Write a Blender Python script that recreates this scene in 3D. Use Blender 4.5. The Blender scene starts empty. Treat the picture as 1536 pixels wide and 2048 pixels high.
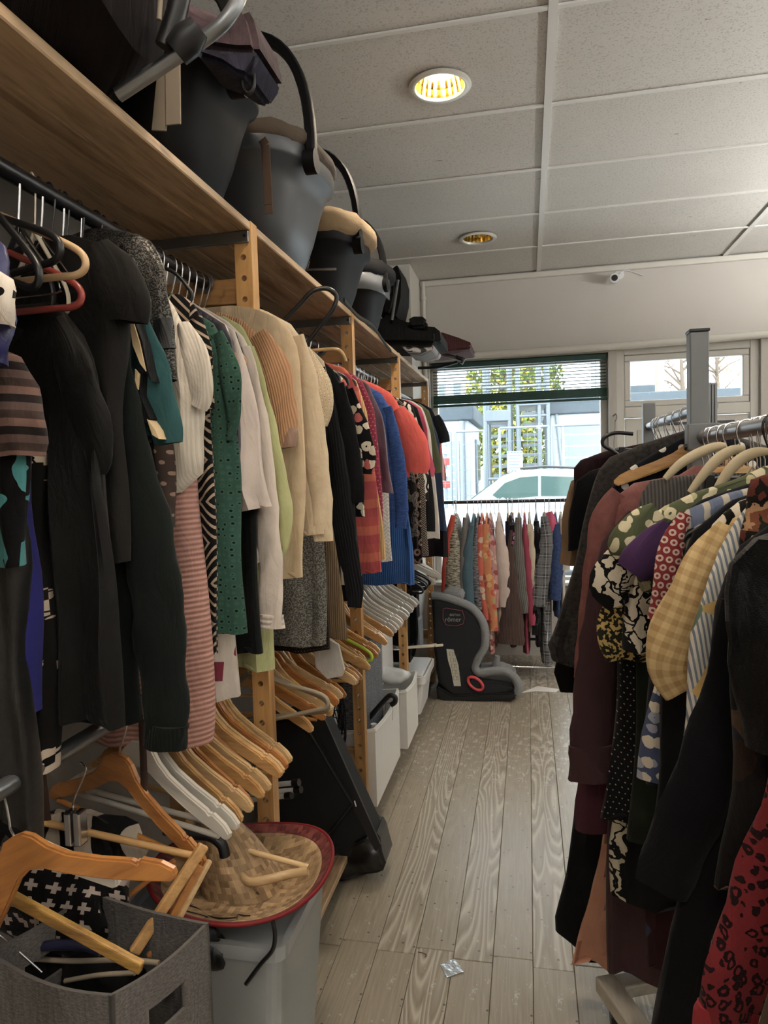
import bpy, bmesh, math, random
import numpy as np
from mathutils import Vector, Matrix

random.seed(7)
SC = bpy.context.scene
COL = SC.collection
PI = math.pi

# ------------------------------------------------------------------ camera
# World: X to the right, Y along the aisle to the shop window, Z up; the lens is 1.46 m above the floor (Z = EYE).
EYE = 1.46
FPX = 1395.2
CAM_R = Matrix(((0.9790779, 0.20131112, -0.0296698),
                (-0.01735925, -0.06264429, -0.99788494),
                (-0.20274397, 0.97752214, -0.05783903)))     # rows: image right, image down, view direction
cam_d = bpy.data.cameras.new('camera')
cam = bpy.data.objects.new('camera', cam_d)
COL.objects.link(cam)
cam_d.sensor_fit = 'VERTICAL'
cam_d.sensor_height = 36.0
cam_d.lens = 36.0 * FPX / 2048.0
cam_d.clip_start = 0.02
cam_d.clip_end = 300
r_, d_, v_ = CAM_R[0], CAM_R[1], CAM_R[2]
cam.matrix_world = Matrix(((r_[0], -d_[0], -v_[0], 0), (r_[1], -d_[1], -v_[1], 0), (r_[2], -d_[2], -v_[2], EYE), (0, 0, 0, 1)))
SC.camera = cam

# ------------------------------------------------------------------ world, light, exposure
SC.view_settings.view_transform = 'Standard'
SC.view_settings.look = 'None'
SC.view_settings.exposure = 0.3
SC.view_settings.gamma = 1.0
SC.view_settings.use_curve_mapping = False
SKY_STRENGTH = 9.0
world = bpy.data.worlds.new('overcast_sky')
SC.world = world
world.use_nodes = True
wn = world.node_tree
wn.nodes.clear()
w_out = wn.nodes.new('ShaderNodeOutputWorld')
w_bg = wn.nodes.new('ShaderNodeBackground')
w_tc = wn.nodes.new('ShaderNodeTexCoord')
w_map = wn.nodes.new('ShaderNodeMapping')
w_map.inputs['Scale'].default_value = (1.2, 1.2, 3.0)
w_noise = wn.nodes.new('ShaderNodeTexNoise')
w_noise.inputs['Scale'].default_value = 1.6
w_noise.inputs['Detail'].default_value = 5
w_ramp = wn.nodes.new('ShaderNodeValToRGB')
w_ramp.color_ramp.elements[0].position = 0.3
w_ramp.color_ramp.elements[0].color = (0.80, 0.90, 1.0, 1)
w_ramp.color_ramp.elements[1].position = 0.7
w_ramp.color_ramp.elements[1].color = (1.0, 1.0, 1.0, 1)
w_bg.inputs['Strength'].default_value = SKY_STRENGTH
wn.links.new(w_tc.outputs['Generated'], w_map.inputs['Vector'])
wn.links.new(w_map.outputs['Vector'], w_noise.inputs['Vector'])
wn.links.new(w_noise.outputs['Fac'], w_ramp.inputs['Fac'])
wn.links.new(w_ramp.outputs['Color'], w_bg.inputs['Color'])
wn.links.new(w_bg.outputs['Background'], w_out.inputs['Surface'])
LAMP_W = 21.0
LAMP_COL = (1.0, 0.84, 0.66)
FILL_STRIP_W = 27.0
FILL_STRIP_COL = (1.0, 0.985, 0.96)
SC.cycles.use_denoising = True
SC.cycles.max_bounces = 7
SC.cycles.diffuse_bounces = 4
SC.cycles.glossy_bounces = 3
SC.cycles.transmission_bounces = 4
SC.cycles.transparent_max_bounces = 8
SC.cycles.caustics_reflective = False
SC.cycles.caustics_refractive = False
SC.cycles.sample_clamp_indirect = 6.0

# ------------------------------------------------------------------ geometry helpers
def ray(px, py):
    a, b = (px - 768) / FPX, (py - 1024) / FPX
    return Vector([CAM_R[0][i] * a + CAM_R[1][i] * b + CAM_R[2][i] for i in range(3)])
def at_y(px, py, Y):
    r = ray(px, py); r = r * (Y / r.y); return Vector((r.x, r.y, r.z + EYE))
def at_x(px, py, X):
    r = ray(px, py); r = r * (X / r.x); return Vector((r.x, r.y, r.z + EYE))
def at_z(px, py, Z):
    r = ray(px, py); r = r * ((Z - EYE) / r.z); return Vector((r.x, r.y, r.z + EYE))

class MB:
    """collects faces (with UVs in metres) and links them as one mesh object"""
    def __init__(s): s.v = []; s.f = []; s.uv = []; s.smooth = []
    def face(s, pts, uvs=None, smooth=False):
        i = len(s.v); s.v += [tuple(p) for p in pts]
        s.f.append(tuple(range(i, i + len(pts))))
        s.uv += list(uvs) if uvs else [(0, 0)] * len(pts)
        s.smooth.append(smooth)
    def add(s, verts, faces, uvf=None, smooth=False):
        i = len(s.v); s.v += [tuple(p) for p in verts]
        for k, f in enumerate(faces):
            s.f.append(tuple(j + i for j in f))
            if uvf: s.uv += uvf[k]
            else:
                for j in f: s.uv.append((verts[j][0] + verts[j][1], verts[j][2]))
            s.smooth.append(smooth)
    def box(s, lo, hi, M=None):
        x0, y0, z0 = lo; x1, y1, z1 = hi
        vs = [Vector(p) for p in ((x0,y0,z0),(x1,y0,z0),(x1,y1,z0),(x0,y1,z0),(x0,y0,z1),(x1,y0,z1),(x1,y1,z1),(x0,y1,z1))]
        if M is not None: vs = [M @ p for p in vs]
        s.add(vs, [(0,3,2,1),(4,5,6,7),(0,1,5,4),(1,2,6,5),(2,3,7,6),(3,0,4,7)])
        return s
    def bevbox(s, lo, hi, b=0.006, M=None, seg=2):
        bm = bmesh.new(); bmesh.ops.create_cube(bm, size=1)
        for v in bm.verts: v.co = Vector([(lo[i] + hi[i]) / 2 + v.co[i] * (hi[i] - lo[i]) for i in range(3)])
        bmesh.ops.bevel(bm, geom=list(bm.edges), offset=b, segments=seg, affect='EDGES', profile=0.5)
        s.bm(bm, M); return s
    def bm(s, bm, M=None, smooth=False):
        bm.verts.index_update()
        vs = [(M @ v.co if M is not None else v.co.copy()) for v in bm.verts]
        s.add(vs, [[v.index for v in f.verts] for f in bm.faces], smooth=smooth); bm.free(); return s
    def tube(s, pts, rad, n=10, cap=True, flat=None, smooth=True, closed=False):
        """swept round tube; rad a number or list; flat = (axis vector, factor) squashes the section along that axis"""
        pts = [Vector(p) for p in pts]; m = len(pts)
        rr = rad if isinstance(rad, (list, tuple)) else [rad] * m
        rings = []; up = None; L = 0; lens = []
        for i, p in enumerate(pts):
            if closed: t = (pts[(i + 1) % m] - pts[i - 1]).normalized()
            else: t = (pts[min(i + 1, m - 1)] - pts[max(i - 1, 0)]).normalized()
            if up is None:
                up = Vector((0, 0, 1)) if abs(t.z) < 0.9 else Vector((1, 0, 0))
            up = (up - t * up.dot(t)).normalized(); sd = t.cross(up)
            ring = []
            for k in range(n):
                a = 2 * PI * k / n
                o = up * math.cos(a) * rr[i] + sd * math.sin(a) * rr[i]
                if flat is not None:
                    ax, fc = flat; ax = Vector(ax).normalized(); o = o - ax * o.dot(ax) * (1 - fc)
                ring.append(p + o)
            rings.append(ring)
            if i: L += (pts[i] - pts[i - 1]).length
            lens.append(L)
        vs = [p for r in rings for p in r]; fs = []; uv = []
        per = 2 * PI * max(rr)
        mm = m if closed else m - 1
        for i in range(mm):
            j = (i + 1) % m
            for k in range(n):
                k2 = (k + 1) % n
                fs.append((i * n + k, i * n + k2, j * n + k2, j * n + k))
                lj = lens[j] if j else lens[-1] + .05
                uv.append([(per * k / n, lens[i]), (per * (k + 1) / n, lens[i]), (per * (k + 1) / n, lj), (per * k / n, lj)])
        if cap and not closed:
            fs.append(tuple(reversed(range(n)))); uv.append([(0, 0)] * n)
            fs.append(tuple((m - 1) * n + k for k in range(n))); uv.append([(0, 0)] * n)
        s.add(vs, fs, uv, smooth); return s
    def lathe(s, prof, c=(0, 0, 0), n=24, M=None, smooth=True):
        vs = []; fs = []
        for r, z in prof:
            for k in range(n):
                a = 2 * PI * k / n; p = Vector((c[0] + r * math.cos(a), c[1] + r * math.sin(a), c[2] + z)); vs.append(M @ p if M is not None else p)
        for i in range(len(prof) - 1):
            for k in range(n):
                fs.append((i * n + k, i * n + (k + 1) % n, (i + 1) * n + (k + 1) % n, (i + 1) * n + k))
        s.add(vs, fs, None, smooth); return s
    def prism(s, poly, axis, a, b, smooth=False):
        """extrude a 2-D outline: axis 'x': (y,z), 'y': (x,z), 'z': (x,y)"""
        def P(p, t): return {'x': (t, p[0], p[1]), 'y': (p[0], t, p[1]), 'z': (p[0], p[1], t)}[axis]
        n = len(poly); vs = [P(p, a) for p in poly] + [P(p, b) for p in poly]
        fs = [tuple(range(n)), tuple(reversed(range(n, 2 * n)))] + [(i, n + i, n + (i + 1) % n, (i + 1) % n) for i in range(n)]
        s.add([Vector(v) for v in vs], fs, None, smooth); return s
    def build(s, name, mat, parent=None, origin=None, kind=None):
        o = Vector(origin) if origin is not None else (Vector(parent['_o']) if parent is not None and '_o' in parent else Vector((0, 0, 0)))
        me = bpy.data.meshes.new(name)
        me.from_pydata([(p[0] - o.x, p[1] - o.y, p[2] - o.z) for p in s.v], [], s.f)
        uvl = me.uv_layers.new(name='UVMap')
        uvl.data.foreach_set('uv', np.array(s.uv, dtype=np.float32).ravel())
        me.polygons.foreach_set('use_smooth', s.smooth)
        bm = bmesh.new(); bm.from_mesh(me)
        bmesh.ops.remove_doubles(bm, verts=bm.verts, dist=1e-5)
        bmesh.ops.recalc_face_normals(bm, faces=bm.faces)
        bm.to_mesh(me); bm.free()
        if any(s.smooth): me.set_sharp_from_angle(angle=math.radians(48))
        me.materials.append(mat)
        ob = bpy.data.objects.new(name, me); COL.objects.link(ob)
        if parent is not None: ob.parent = parent; ob['_o'] = tuple(o)
        else: ob.location = o; ob['_o'] = tuple(o)
        if kind: ob['kind'] = kind
        return ob

def thing(name, label, cat, loc=(0, 0, 0), group=None):
    o = bpy.data.objects.new(name, None); COL.objects.link(o)
    o.empty_display_size = 0.05
    o.location = loc; o['_o'] = tuple(loc)
    o['label'] = label; o['category'] = cat
    if group: o['group'] = group
    return o
def tag(o, label, cat, group=None, kind=None):
    o['label'] = label; o['category'] = cat
    if group: o['group'] = group
    if kind: o['kind'] = kind
    return o
def structure(name, mb, mat, origin=(0, 0, 0)):
    o = mb.build(name, mat, origin=origin); o['kind'] = 'structure'; return o
def copy_tree(o, parent=None):
    c = o.copy(); COL.objects.link(c)
    if parent is not None: c.parent = parent
    for ch in o.children: copy_tree(ch, c)
    return c
def arc(cx, cy, r, a0, a1, n, rx=None):
    return [(cx + (rx or r) * math.cos(a0 + (a1 - a0) * i / n), cy + r * math.sin(a0 + (a1 - a0) * i / n)) for i in range(n + 1)]
def smooth_path(pts, n=6):
    """Catmull-Rom through points (any dimension)"""
    P = [Vector(p) for p in pts]; out = []
    for i in range(len(P) - 1):
        p0 = P[max(i - 1, 0)]; p1 = P[i]; p2 = P[i + 1]; p3 = P[min(i + 2, len(P) - 1)]
        for k in range(n):
            t = k / n
            out.append(0.5 * ((2 * p1) + (p2 - p0) * t + (2 * p0 - 5 * p1 + 4 * p2 - p3) * t * t + (3 * p1 - p0 - 3 * p2 + p3) * t ** 3))
    out.append(P[-1]); return out

# ------------------------------------------------------------------ material helpers
class NT:
    def __init__(s, name):
        s.m = bpy.data.materials.new(name); s.m.use_nodes = True
        s.t = s.m.node_tree; s.t.nodes.clear()
        s.out = s.t.nodes.new('ShaderNodeOutputMaterial')
        s.b = s.t.nodes.new('ShaderNodeBsdfPrincipled')
        s.t.links.new(s.b.outputs[0], s.out.inputs[0])
        s.tc = s.t.nodes.new('ShaderNodeTexCoord')
    def set(s, sock, v):
        if isinstance(v, bpy.types.NodeSocket): s.t.links.new(v, sock)
        elif isinstance(v, (tuple, list)) and len(v) == 3 and sock.type == 'RGBA': sock.default_value = (*v, 1)
        else: sock.default_value = v
    def n(s, typ, out=0, props=None, **ins):
        nd = s.t.nodes.new(typ)
        for k, v in (props or {}).items(): setattr(nd, k, v)
        for k, v in ins.items():
            key = int(k[1:]) if k[0] == '_' and k[1:].isdigit() else k.replace('_', ' ')
            s.set(nd.inputs[key], v)
        return nd.outputs[out]
    def ma(s, op, a, b=0.0, c=0.0):
        return s.n('ShaderNodeMath', props={'operation': op}, _0=a, _1=b, _2=c)
    def mix(s, f, a, b):
        nd = s.t.nodes.new('ShaderNodeMix'); nd.data_type = 'RGBA'
        s.set(nd.inputs[0], f); s.set(nd.inputs[6], a); s.set(nd.inputs[7], b); return nd.outputs[2]
    def ramp(s, f, stops, interp='LINEAR'):
        nd = s.t.nodes.new('ShaderNodeValToRGB'); cr = nd.color_ramp; cr.interpolation = interp
        while len(cr.elements) < len(stops): cr.elements.new(0.5)
        for e, (p, c) in zip(cr.elements, stops): e.position = p; e.color = (*c, 1) if len(c) == 3 else c
        s.set(nd.inputs[0], f); return nd.outputs[0]
    def uv(s): return s.tc.outputs['UV']
    def ob(s): return s.tc.outputs['Object']
    def map(s, v, sc=(1, 1, 1), rot=(0, 0, 0), loc=(0, 0, 0)):
        return s.n('ShaderNodeMapping', Vector=v, Scale=sc, Rotation=rot, Location=loc)
    def sep(s, v):
        nd = s.t.nodes.new('ShaderNodeSeparateXYZ'); s.set(nd.inputs[0], v); return nd.outputs
    def noise(s, v, sc, det=3, rough=0.5, out=0, dist=0.0):
        return s.n('ShaderNodeTexNoise', out=out, Vector=v, Scale=sc, Detail=det, Roughness=rough, Distortion=dist)
    def bump(s, h, strength=0.3, dist=0.005):
        o = s.n('ShaderNodeBump', Height=h, Strength=strength, Distance=dist); s.t.links.new(o, s.b.inputs['Normal']); return o
    def fin(s, col, rough=0.7, spec=0.3, metal=0.0, **kw):
        s.set(s.b.inputs['Base Color'], col); s.set(s.b.inputs['Roughness'], rough)
        s.b.inputs['Specular IOR Level'].default_value = spec; s.set(s.b.inputs['Metallic'], metal)
        for k, v in kw.items(): s.set(s.b.inputs[k.replace('_', ' ')], v)
        return s.m
_mc = {}
def lin(h):
    """#rrggbb -> linear"""
    h = h.lstrip('#'); c = [int(h[i:i + 2], 16) / 255 for i in (0, 2, 4)]
    return tuple(x / 12.92 if x <= 0.04045 else ((x + 0.055) / 1.055) ** 2.4 for x in c)
def plain(name, hexc, rough=0.6, spec=0.3, metal=0.0, var=0.12, vs=6.0, bump=0.0, bs=200.0, **kw):
    key = ('p', name, hexc, rough, spec, metal)
    if key in _mc: return _mc[key]
    t = NT(name); c = lin(hexc)
    nz = t.noise(t.ob(), vs, 4)
    col = t.mix(nz, tuple(x * (1 - var) for x in c), tuple(min(1, x * (1 + var)) for x in c))
    if bump: t.bump(t.noise(t.ob(), bs, 2), bump, 0.002)
    _mc[key] = t.fin(col, rough, spec, metal, **kw); return _mc[key]
def fab(kind, *cols, s=1.0, rough=0.85, seed=0, ang=0.0, spec=0.12, bump=0.25, sheen=0.04):
    """fabric: kind = the woven or printed pattern, cols = hex colours, s = pattern size in metres"""
    key = (kind, cols, s, rough, seed, ang)
    if key in _mc: return _mc[key]
    t = NT('fabric_' + kind); C = [lin(c) for c in cols]
    C = [tuple(x * .76 + .24 * (.25 * c[0] + .6 * c[1] + .15 * c[2]) for x in c) for c in C]   # washed, worn cloth
    C = [tuple(x * .5 for x in c) if max(c) < .04 else c for c in C]      # photographed blacks read lighter than the cloth is
    uv = t.map(t.uv(), loc=(seed * 0.37, seed * 0.21, 0), rot=(0, 0, ang))
    x, y, z = t.sep(uv)
    k = 1.0 / s
    ht = t.noise(uv, 900, 2)
    mot = t.noise(uv, 14, 4)
    metal = 0.0
    fr = lambda a: t.ma('FRACT', a)
    if kind == 'plain': col = C[0]
    elif kind == 'blotch': col = t.ramp(t.noise(uv, k, 5, .6), [(.3, C[0]), (.7, C[1])])
    elif kind == 'melange': col = t.ramp(t.noise(t.map(uv, sc=(k * .35, k * 1.6, 1)), 1.0, 3, .7), [(.38, C[0]), (.62, C[1])])
    elif kind in ('hstripe', 'vstripe'):
        a = fr(t.ma('MULTIPLY', y if kind == 'hstripe' else x, k))
        n = len(C); col = t.ramp(a, [(i / n, c) for i, c in enumerate(C)], 'CONSTANT')
    elif kind in ('rib', 'hrib'):
        a = t.ma('SINE', t.ma('MULTIPLY', y if kind == 'hrib' else x, 2 * PI * k))
        a = t.ma('MULTIPLY_ADD', a, .5, .5); col = t.mix(a, C[0], C[-1]); ht = a; bump = .8
    elif kind == 'gingham':
        a = t.ma('LESS_THAN', fr(t.ma('MULTIPLY', x, k)), .5); b = t.ma('LESS_THAN', fr(t.ma('MULTIPLY', y, k)), .5)
        f = t.ma('MULTIPLY', t.ma('ADD', a, b), .5); col = t.mix(f, C[0], C[1])
        ht = t.noise(t.map(uv, sc=(1, .5, 1)), k * 1.4, 3); bump = .9
    elif kind == 'plaid':
        fx = fr(t.ma('MULTIPLY', x, k)); fy = fr(t.ma('MULTIPLY', y, k))
        fine = t.ma('LESS_THAN', fr(t.ma('MULTIPLY', y, k * 9)), .5); finex = t.ma('LESS_THAN', fr(t.ma('MULTIPLY', x, k * 9)), .5)
        zy = t.ma('LESS_THAN', fy, .5); zx = t.ma('LESS_THAN', fx, .5)
        f = t.ma('MAXIMUM', t.ma('MULTIPLY', fine, zy), t.ma('MULTIPLY', finex, zx)); f = t.ma('MULTIPLY', f, .65)
        ln = t.ma('MAXIMUM', t.ma('COMPARE', fx, .75, .02), t.ma('COMPARE', fy, .75, .02))
        col = t.mix(ln, t.mix(f, C[0], C[1]), C[2])
    elif kind in ('dots', 'rings', 'pin'):
        gx = t.ma('MULTIPLY', x, k); gy = t.ma('MULTIPLY', y, k)
        gx = t.ma('MULTIPLY_ADD', t.ma('MODULO', t.ma('FLOOR', gy), 2.0), .5, gx)
        dx = t.ma('SUBTRACT', fr(gx), .5); dy = t.ma('SUBTRACT', fr(gy), .5)
        d = t.ma('SQRT', t.ma('ADD', t.ma('MULTIPLY', dx, dx), t.ma('MULTIPLY', dy, dy)))
        if kind == 'rings': f = t.ma('COMPARE', d, .27, .11)
        else: f = t.ma('LESS_THAN', d, .2 if kind == 'dots' else .12)
        col = t.mix(f, C[0], C[1])
    elif kind == 'eyelet':
        vo = t.n('ShaderNodeTexVoronoi', Vector=uv, Scale=k, Randomness=.35)
        f = t.ma('LESS_THAN', vo, .2); ring = t.ma('COMPARE', vo, .3, .1)
        col = t.mix(f, t.mix(ring, C[0], tuple(min(1, c * 1.25) for c in C[0])), C[1]); ht = vo
    elif kind == 'floral':
        wv = t.n('ShaderNodeTexNoise', out=1, Vector=uv, Scale=k * 1.2, Detail=2.0)
        wuv = t.n('ShaderNodeVectorMath', props={'operation': 'MULTIPLY_ADD'}, _0=wv, _1=(s * .5, s * .5, 0), _2=uv)
        vo = t.n('ShaderNodeTexVoronoi', Vector=wuv, Scale=k); vc = t.n('ShaderNodeTexVoronoi', out=1, Vector=wuv, Scale=k)
        h = t.sep(vc)[0]; n = len(C) - 1
        pet = t.ramp(h, [(i / n, c) for i, c in enumerate(C[1:])], 'CONSTANT')
        f = t.ma('LESS_THAN', vo, .46); core = t.ma('LESS_THAN', vo, .1)
        col = t.mix(core, t.mix(f, C[0], pet), C[0])
    elif kind == 'petal':
        wv = t.n('ShaderNodeTexNoise', out=1, Vector=uv, Scale=k * .9, Detail=3.0)
        wuv = t.n('ShaderNodeVectorMath', props={'operation': 'MULTIPLY_ADD'}, _0=wv, _1=(s * 1.6, s * 1.6, 0), _2=t.map(uv, sc=(1, .6, 1), rot=(0, 0, .5)))
        vo = t.n('ShaderNodeTexVoronoi', Vector=wuv, Scale=k * 1.5, props={'feature': 'DISTANCE_TO_EDGE'})
        vc = t.n('ShaderNodeTexVoronoi', out=1, Vector=wuv, Scale=k * .6)
        f = t.ma('LESS_THAN', vo, .06); g = t.ma('GREATER_THAN', t.sep(vc)[1], .42)
        col = t.mix(t.ma('MULTIPLY', g, t.ma('SUBTRACT', 1.0, f)), C[0], C[1])
    elif kind == 'leaf':
        wv = t.map(uv, sc=(k, k * .55, 1), rot=(0, 0, .6))
        vo = t.n('ShaderNodeTexVoronoi', Vector=wv, Scale=1.0, props={'distance': 'MANHATTAN'}); vc = t.sep(t.n('ShaderNodeTexVoronoi', out=1, Vector=wv, Scale=1.0, props={'distance': 'MANHATTAN'}))
        n = len(C) - 1
        pet = t.ramp(vc[0], [(i / n, c) for i, c in enumerate(C[1:])], 'CONSTANT')
        f = t.ma('MULTIPLY', t.ma('LESS_THAN', vo, .5), t.ma('GREATER_THAN', vc[1], .35)); col = t.mix(f, C[0], pet)
    elif kind == 'zebra':
        w = t.n('ShaderNodeTexWave', Vector=uv, Scale=k * .3, Distortion=9.0, Detail=2.0, Detail_Scale=1.2, Detail_Roughness=.5)
        col = t.mix(t.ma('GREATER_THAN', w, .5), C[0], C[1])
    elif kind == 'leopard':
        vo = t.n('ShaderNodeTexVoronoi', Vector=t.n('ShaderNodeVectorMath', props={'operation': 'MULTIPLY_ADD'}, _0=t.noise(uv, k * .8, 2, out=1), _1=(s * .9, s * .9, 0), _2=t.map(uv, sc=(1, .75, 1))), Scale=k, Randomness=.7)
        j = t.ma('ADD', vo, t.ma('MULTIPLY', t.ma('SUBTRACT', t.noise(uv, k * 1.6, 2), .5), .3))
        col = t.mix(t.ma('COMPARE', j, .34, .12), C[0], C[1])
    elif kind == 'maze':
        gx = t.ma('MULTIPLY', x, k); gy = t.ma('MULTIPLY', y, k)
        par = t.ma('MODULO', t.ma('ADD', t.ma('FLOOR', gx), t.ma('FLOOR', t.ma('MULTIPLY', gy, .5))), 2.0)
        a = t.ma('ADD', gx, gy); b = t.ma('SUBTRACT', gx, gy)
        sel = t.ma('ADD', t.ma('MULTIPLY', a, par), t.ma('MULTIPLY', b, t.ma('SUBTRACT', 1.0, t.ma('ABSOLUTE', par))))
        f = t.ma('LESS_THAN', fr(t.ma('MULTIPLY', sel, 2.0)), .32); col = t.mix(f, C[0], C[1])
    elif kind == 'ikat':
        j = t.noise(uv, k * 2, 3); gx = t.ma('ADD', t.ma('MULTIPLY', x, k), j); gy = t.ma('MULTIPLY', y, k * .5)
        a = t.ma('ADD', t.ma('ABSOLUTE', t.ma('SUBTRACT', fr(gx), .5)), fr(gy)); n = len(C)
        col = t.ramp(fr(t.ma('MULTIPLY', a, 1.4)), [(i / n, c) for i, c in enumerate(C)], 'CONSTANT')
    elif kind == 'sequin':
        vc = t.sep(t.n('ShaderNodeTexVoronoi', out=1, Vector=uv, Scale=k))
        g = t.ma('GREATER_THAN', vc[0], .55); col = t.mix(g, C[0], C[1]); metal = t.ma('MULTIPLY', g, .45); rough = .4; ht = vc[1]; bump = .8
    elif kind == 'cross':
        dx = t.ma('ABSOLUTE', t.ma('SUBTRACT', fr(t.ma('MULTIPLY', x, k)), .5)); dy = t.ma('ABSOLUTE', t.ma('SUBTRACT', fr(t.ma('MULTIPLY', y, k)), .5))
        a = t.ma('MULTIPLY', t.ma('LESS_THAN', dx, .11), t.ma('LESS_THAN', dy, .34)); b = t.ma('MULTIPLY', t.ma('LESS_THAN', dy, .11), t.ma('LESS_THAN', dx, .34))
        col = t.mix(t.ma('MAXIMUM', a, b), C[0], C[1])
    elif kind == 'weave':
        gx = t.ma('MULTIPLY', x, k); gy = t.ma('MULTIPLY', y, k)
        par = t.ma('ABSOLUTE', t.ma('MODULO', t.ma('ADD', t.ma('FLOOR', gx), t.ma('FLOOR', gy)), 2.0))
        fx = t.ma('SUBTRACT', fr(gx), .5); fy = t.ma('SUBTRACT', fr(gy), .5)
        prof = t.ma('ADD', t.ma('MULTIPLY', par, t.ma('MULTIPLY', fx, fx)), t.ma('MULTIPLY', t.ma('SUBTRACT', 1.0, par), t.ma('MULTIPLY', fy, fy)))
        cell = t.n('ShaderNodeTexWhiteNoise', out=0, Vector=t.n('ShaderNodeCombineXYZ', _0=t.ma('FLOOR', gx), _1=t.ma('FLOOR', gy), _2=0.0))
        col = t.mix(cell, C[0], C[1]); ht = t.ma('SUBTRACT', .25, prof); bump = 1.0
    elif kind == 'patch':
        vc = t.sep(t.n('ShaderNodeTexVoronoi', out=1, Vector=uv, Scale=k)); n = len(C)
        st = t.ma('LESS_THAN', fr(t.ma('MULTIPLY', t.ma('ADD', x, t.ma('MULTIPLY', y, .15)), 170.0)), .45)
        base = t.mix(st, C[0], C[1])
        pt = t.ramp(vc[0], [(i / (n - 2), c) for i, c in enumerate(C[2:])], 'CONSTANT')
        col = t.mix(t.ma('GREATER_THAN', vc[1], .78), base, pt)
    else: raise ValueError(kind)
    v = t.ma('MULTIPLY_ADD', mot, .5, .75)
    vv = t.n('ShaderNodeCombineColor', _0=v, _1=v, _2=v)
    nd = t.t.nodes.new('ShaderNodeMix'); nd.data_type = 'RGBA'; nd.blend_type = 'MULTIPLY'
    nd.inputs[0].default_value = 1.0; t.set(nd.inputs[6], col); t.set(nd.inputs[7], vv)
    wr = t.noise(t.map(uv, sc=(26, 7, 1)), 1.0, 4, .55, dist=.8)
    b1 = t.n('ShaderNodeBump', Height=wr, Strength=.55, Distance=.012)
    b2 = t.n('ShaderNodeBump', Height=ht, Strength=bump, Distance=.0015, Normal=b1); t.t.links.new(b2, t.b.inputs['Normal'])
    m = t.fin(nd.outputs[2], rough, spec, metal)
    if sheen: t.b.inputs['Sheen Weight'].default_value = sheen; t.b.inputs['Sheen Roughness'].default_value = .5
    m.name = 'fabric_' + kind
    _mc[key] = m; return m
def wood(name, c0, c1, rough=0.5, axis='y', sc=1.0, spec=.35, knots=True, wear=None):
    key = ('w', name, c0, c1, rough, axis)
    if key in _mc: return _mc[key]
    t = NT(name); st = {'x': (1.2, 14, 14), 'y': (14, 1.2, 14), 'z': (14, 14, 1.2)}[axis]
    rnd = t.n('ShaderNodeObjectInfo', out=5)
    ofs = t.n('ShaderNodeCombineXYZ', _0=t.ma('MULTIPLY', rnd, 31.0), _1=t.ma('MULTIPLY', rnd, 17.0), _2=t.ma('MULTIPLY', rnd, 23.0))
    p = t.n('ShaderNodeVectorMath', props={'operation': 'ADD'}, _0=t.map(t.ob(), sc=tuple(a * sc for a in st)), _1=ofs)
    g = t.noise(p, 1.6, 5, .6, dist=.6)
    fine = t.noise(p, 9, 3, .6)
    f = t.ma('ADD', t.ma('MULTIPLY', g, .75), t.ma('MULTIPLY', fine, .25))
    a, b = lin(c0), lin(c1)
    col = t.ramp(f, [(.33, a), (.55, b), (.72, tuple(min(1, x * 1.12) for x in b))])
    if knots:
        vo = t.n('ShaderNodeTexVoronoi', Vector=t.map(p, sc=(.35, .35, .35)), Scale=1.0)
        col = t.mix(t.ma('MULTIPLY', t.ma('LESS_THAN', vo, .10), .6), col, tuple(x * .45 for x in a))
    dk = t.ma('MULTIPLY_ADD', rnd, .25, .875); dkc = t.n('ShaderNodeCombineColor', _0=dk, _1=dk, _2=dk)
    nd = t.t.nodes.new('ShaderNodeMix'); nd.data_type = 'RGBA'; nd.blend_type = 'MULTIPLY'; nd.inputs[0].default_value = 1
    t.set(nd.inputs[6], col); t.set(nd.inputs[7], dkc)
    t.bump(f, .12, .001)
    _mc[key] = t.fin(nd.outputs[2], rough, spec); return _mc[key]

M_chrome = plain('chrome', '#c9c9cc', .18, .5, 1.0, .05)
M_steel = plain('brushed_steel', '#8a8d90', .32, .5, .9, .08)
M_gunmetal = plain('dark_steel', '#3a3b3e', .3, .5, .7, .1)
M_blackpl = plain('black_plastic', '#141416', .38, .45, 0, .1)
M_blackfab = fab('plain', '#15151a')
M_whitepl = plain('white_plastic', '#e2e3e4', .35, .45, 0, .03)
M_creampl = plain('cream_plastic', '#cfc3ae', .4, .45, 0, .05)
M_dark = plain('dark_gap', '#0c0b0a', .9, .1)
M_paper = plain('white_paper', '#e8e8e6', .8, .2, 0, .04)
# ================================================================== THE SHOP (setting)
CEIL = EYE + 1.46
XL, XR, YB, YF = -1.16, 2.75, -2.6, 5.46       # left wall, right wall, back wall, window wall (inner faces)

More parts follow.
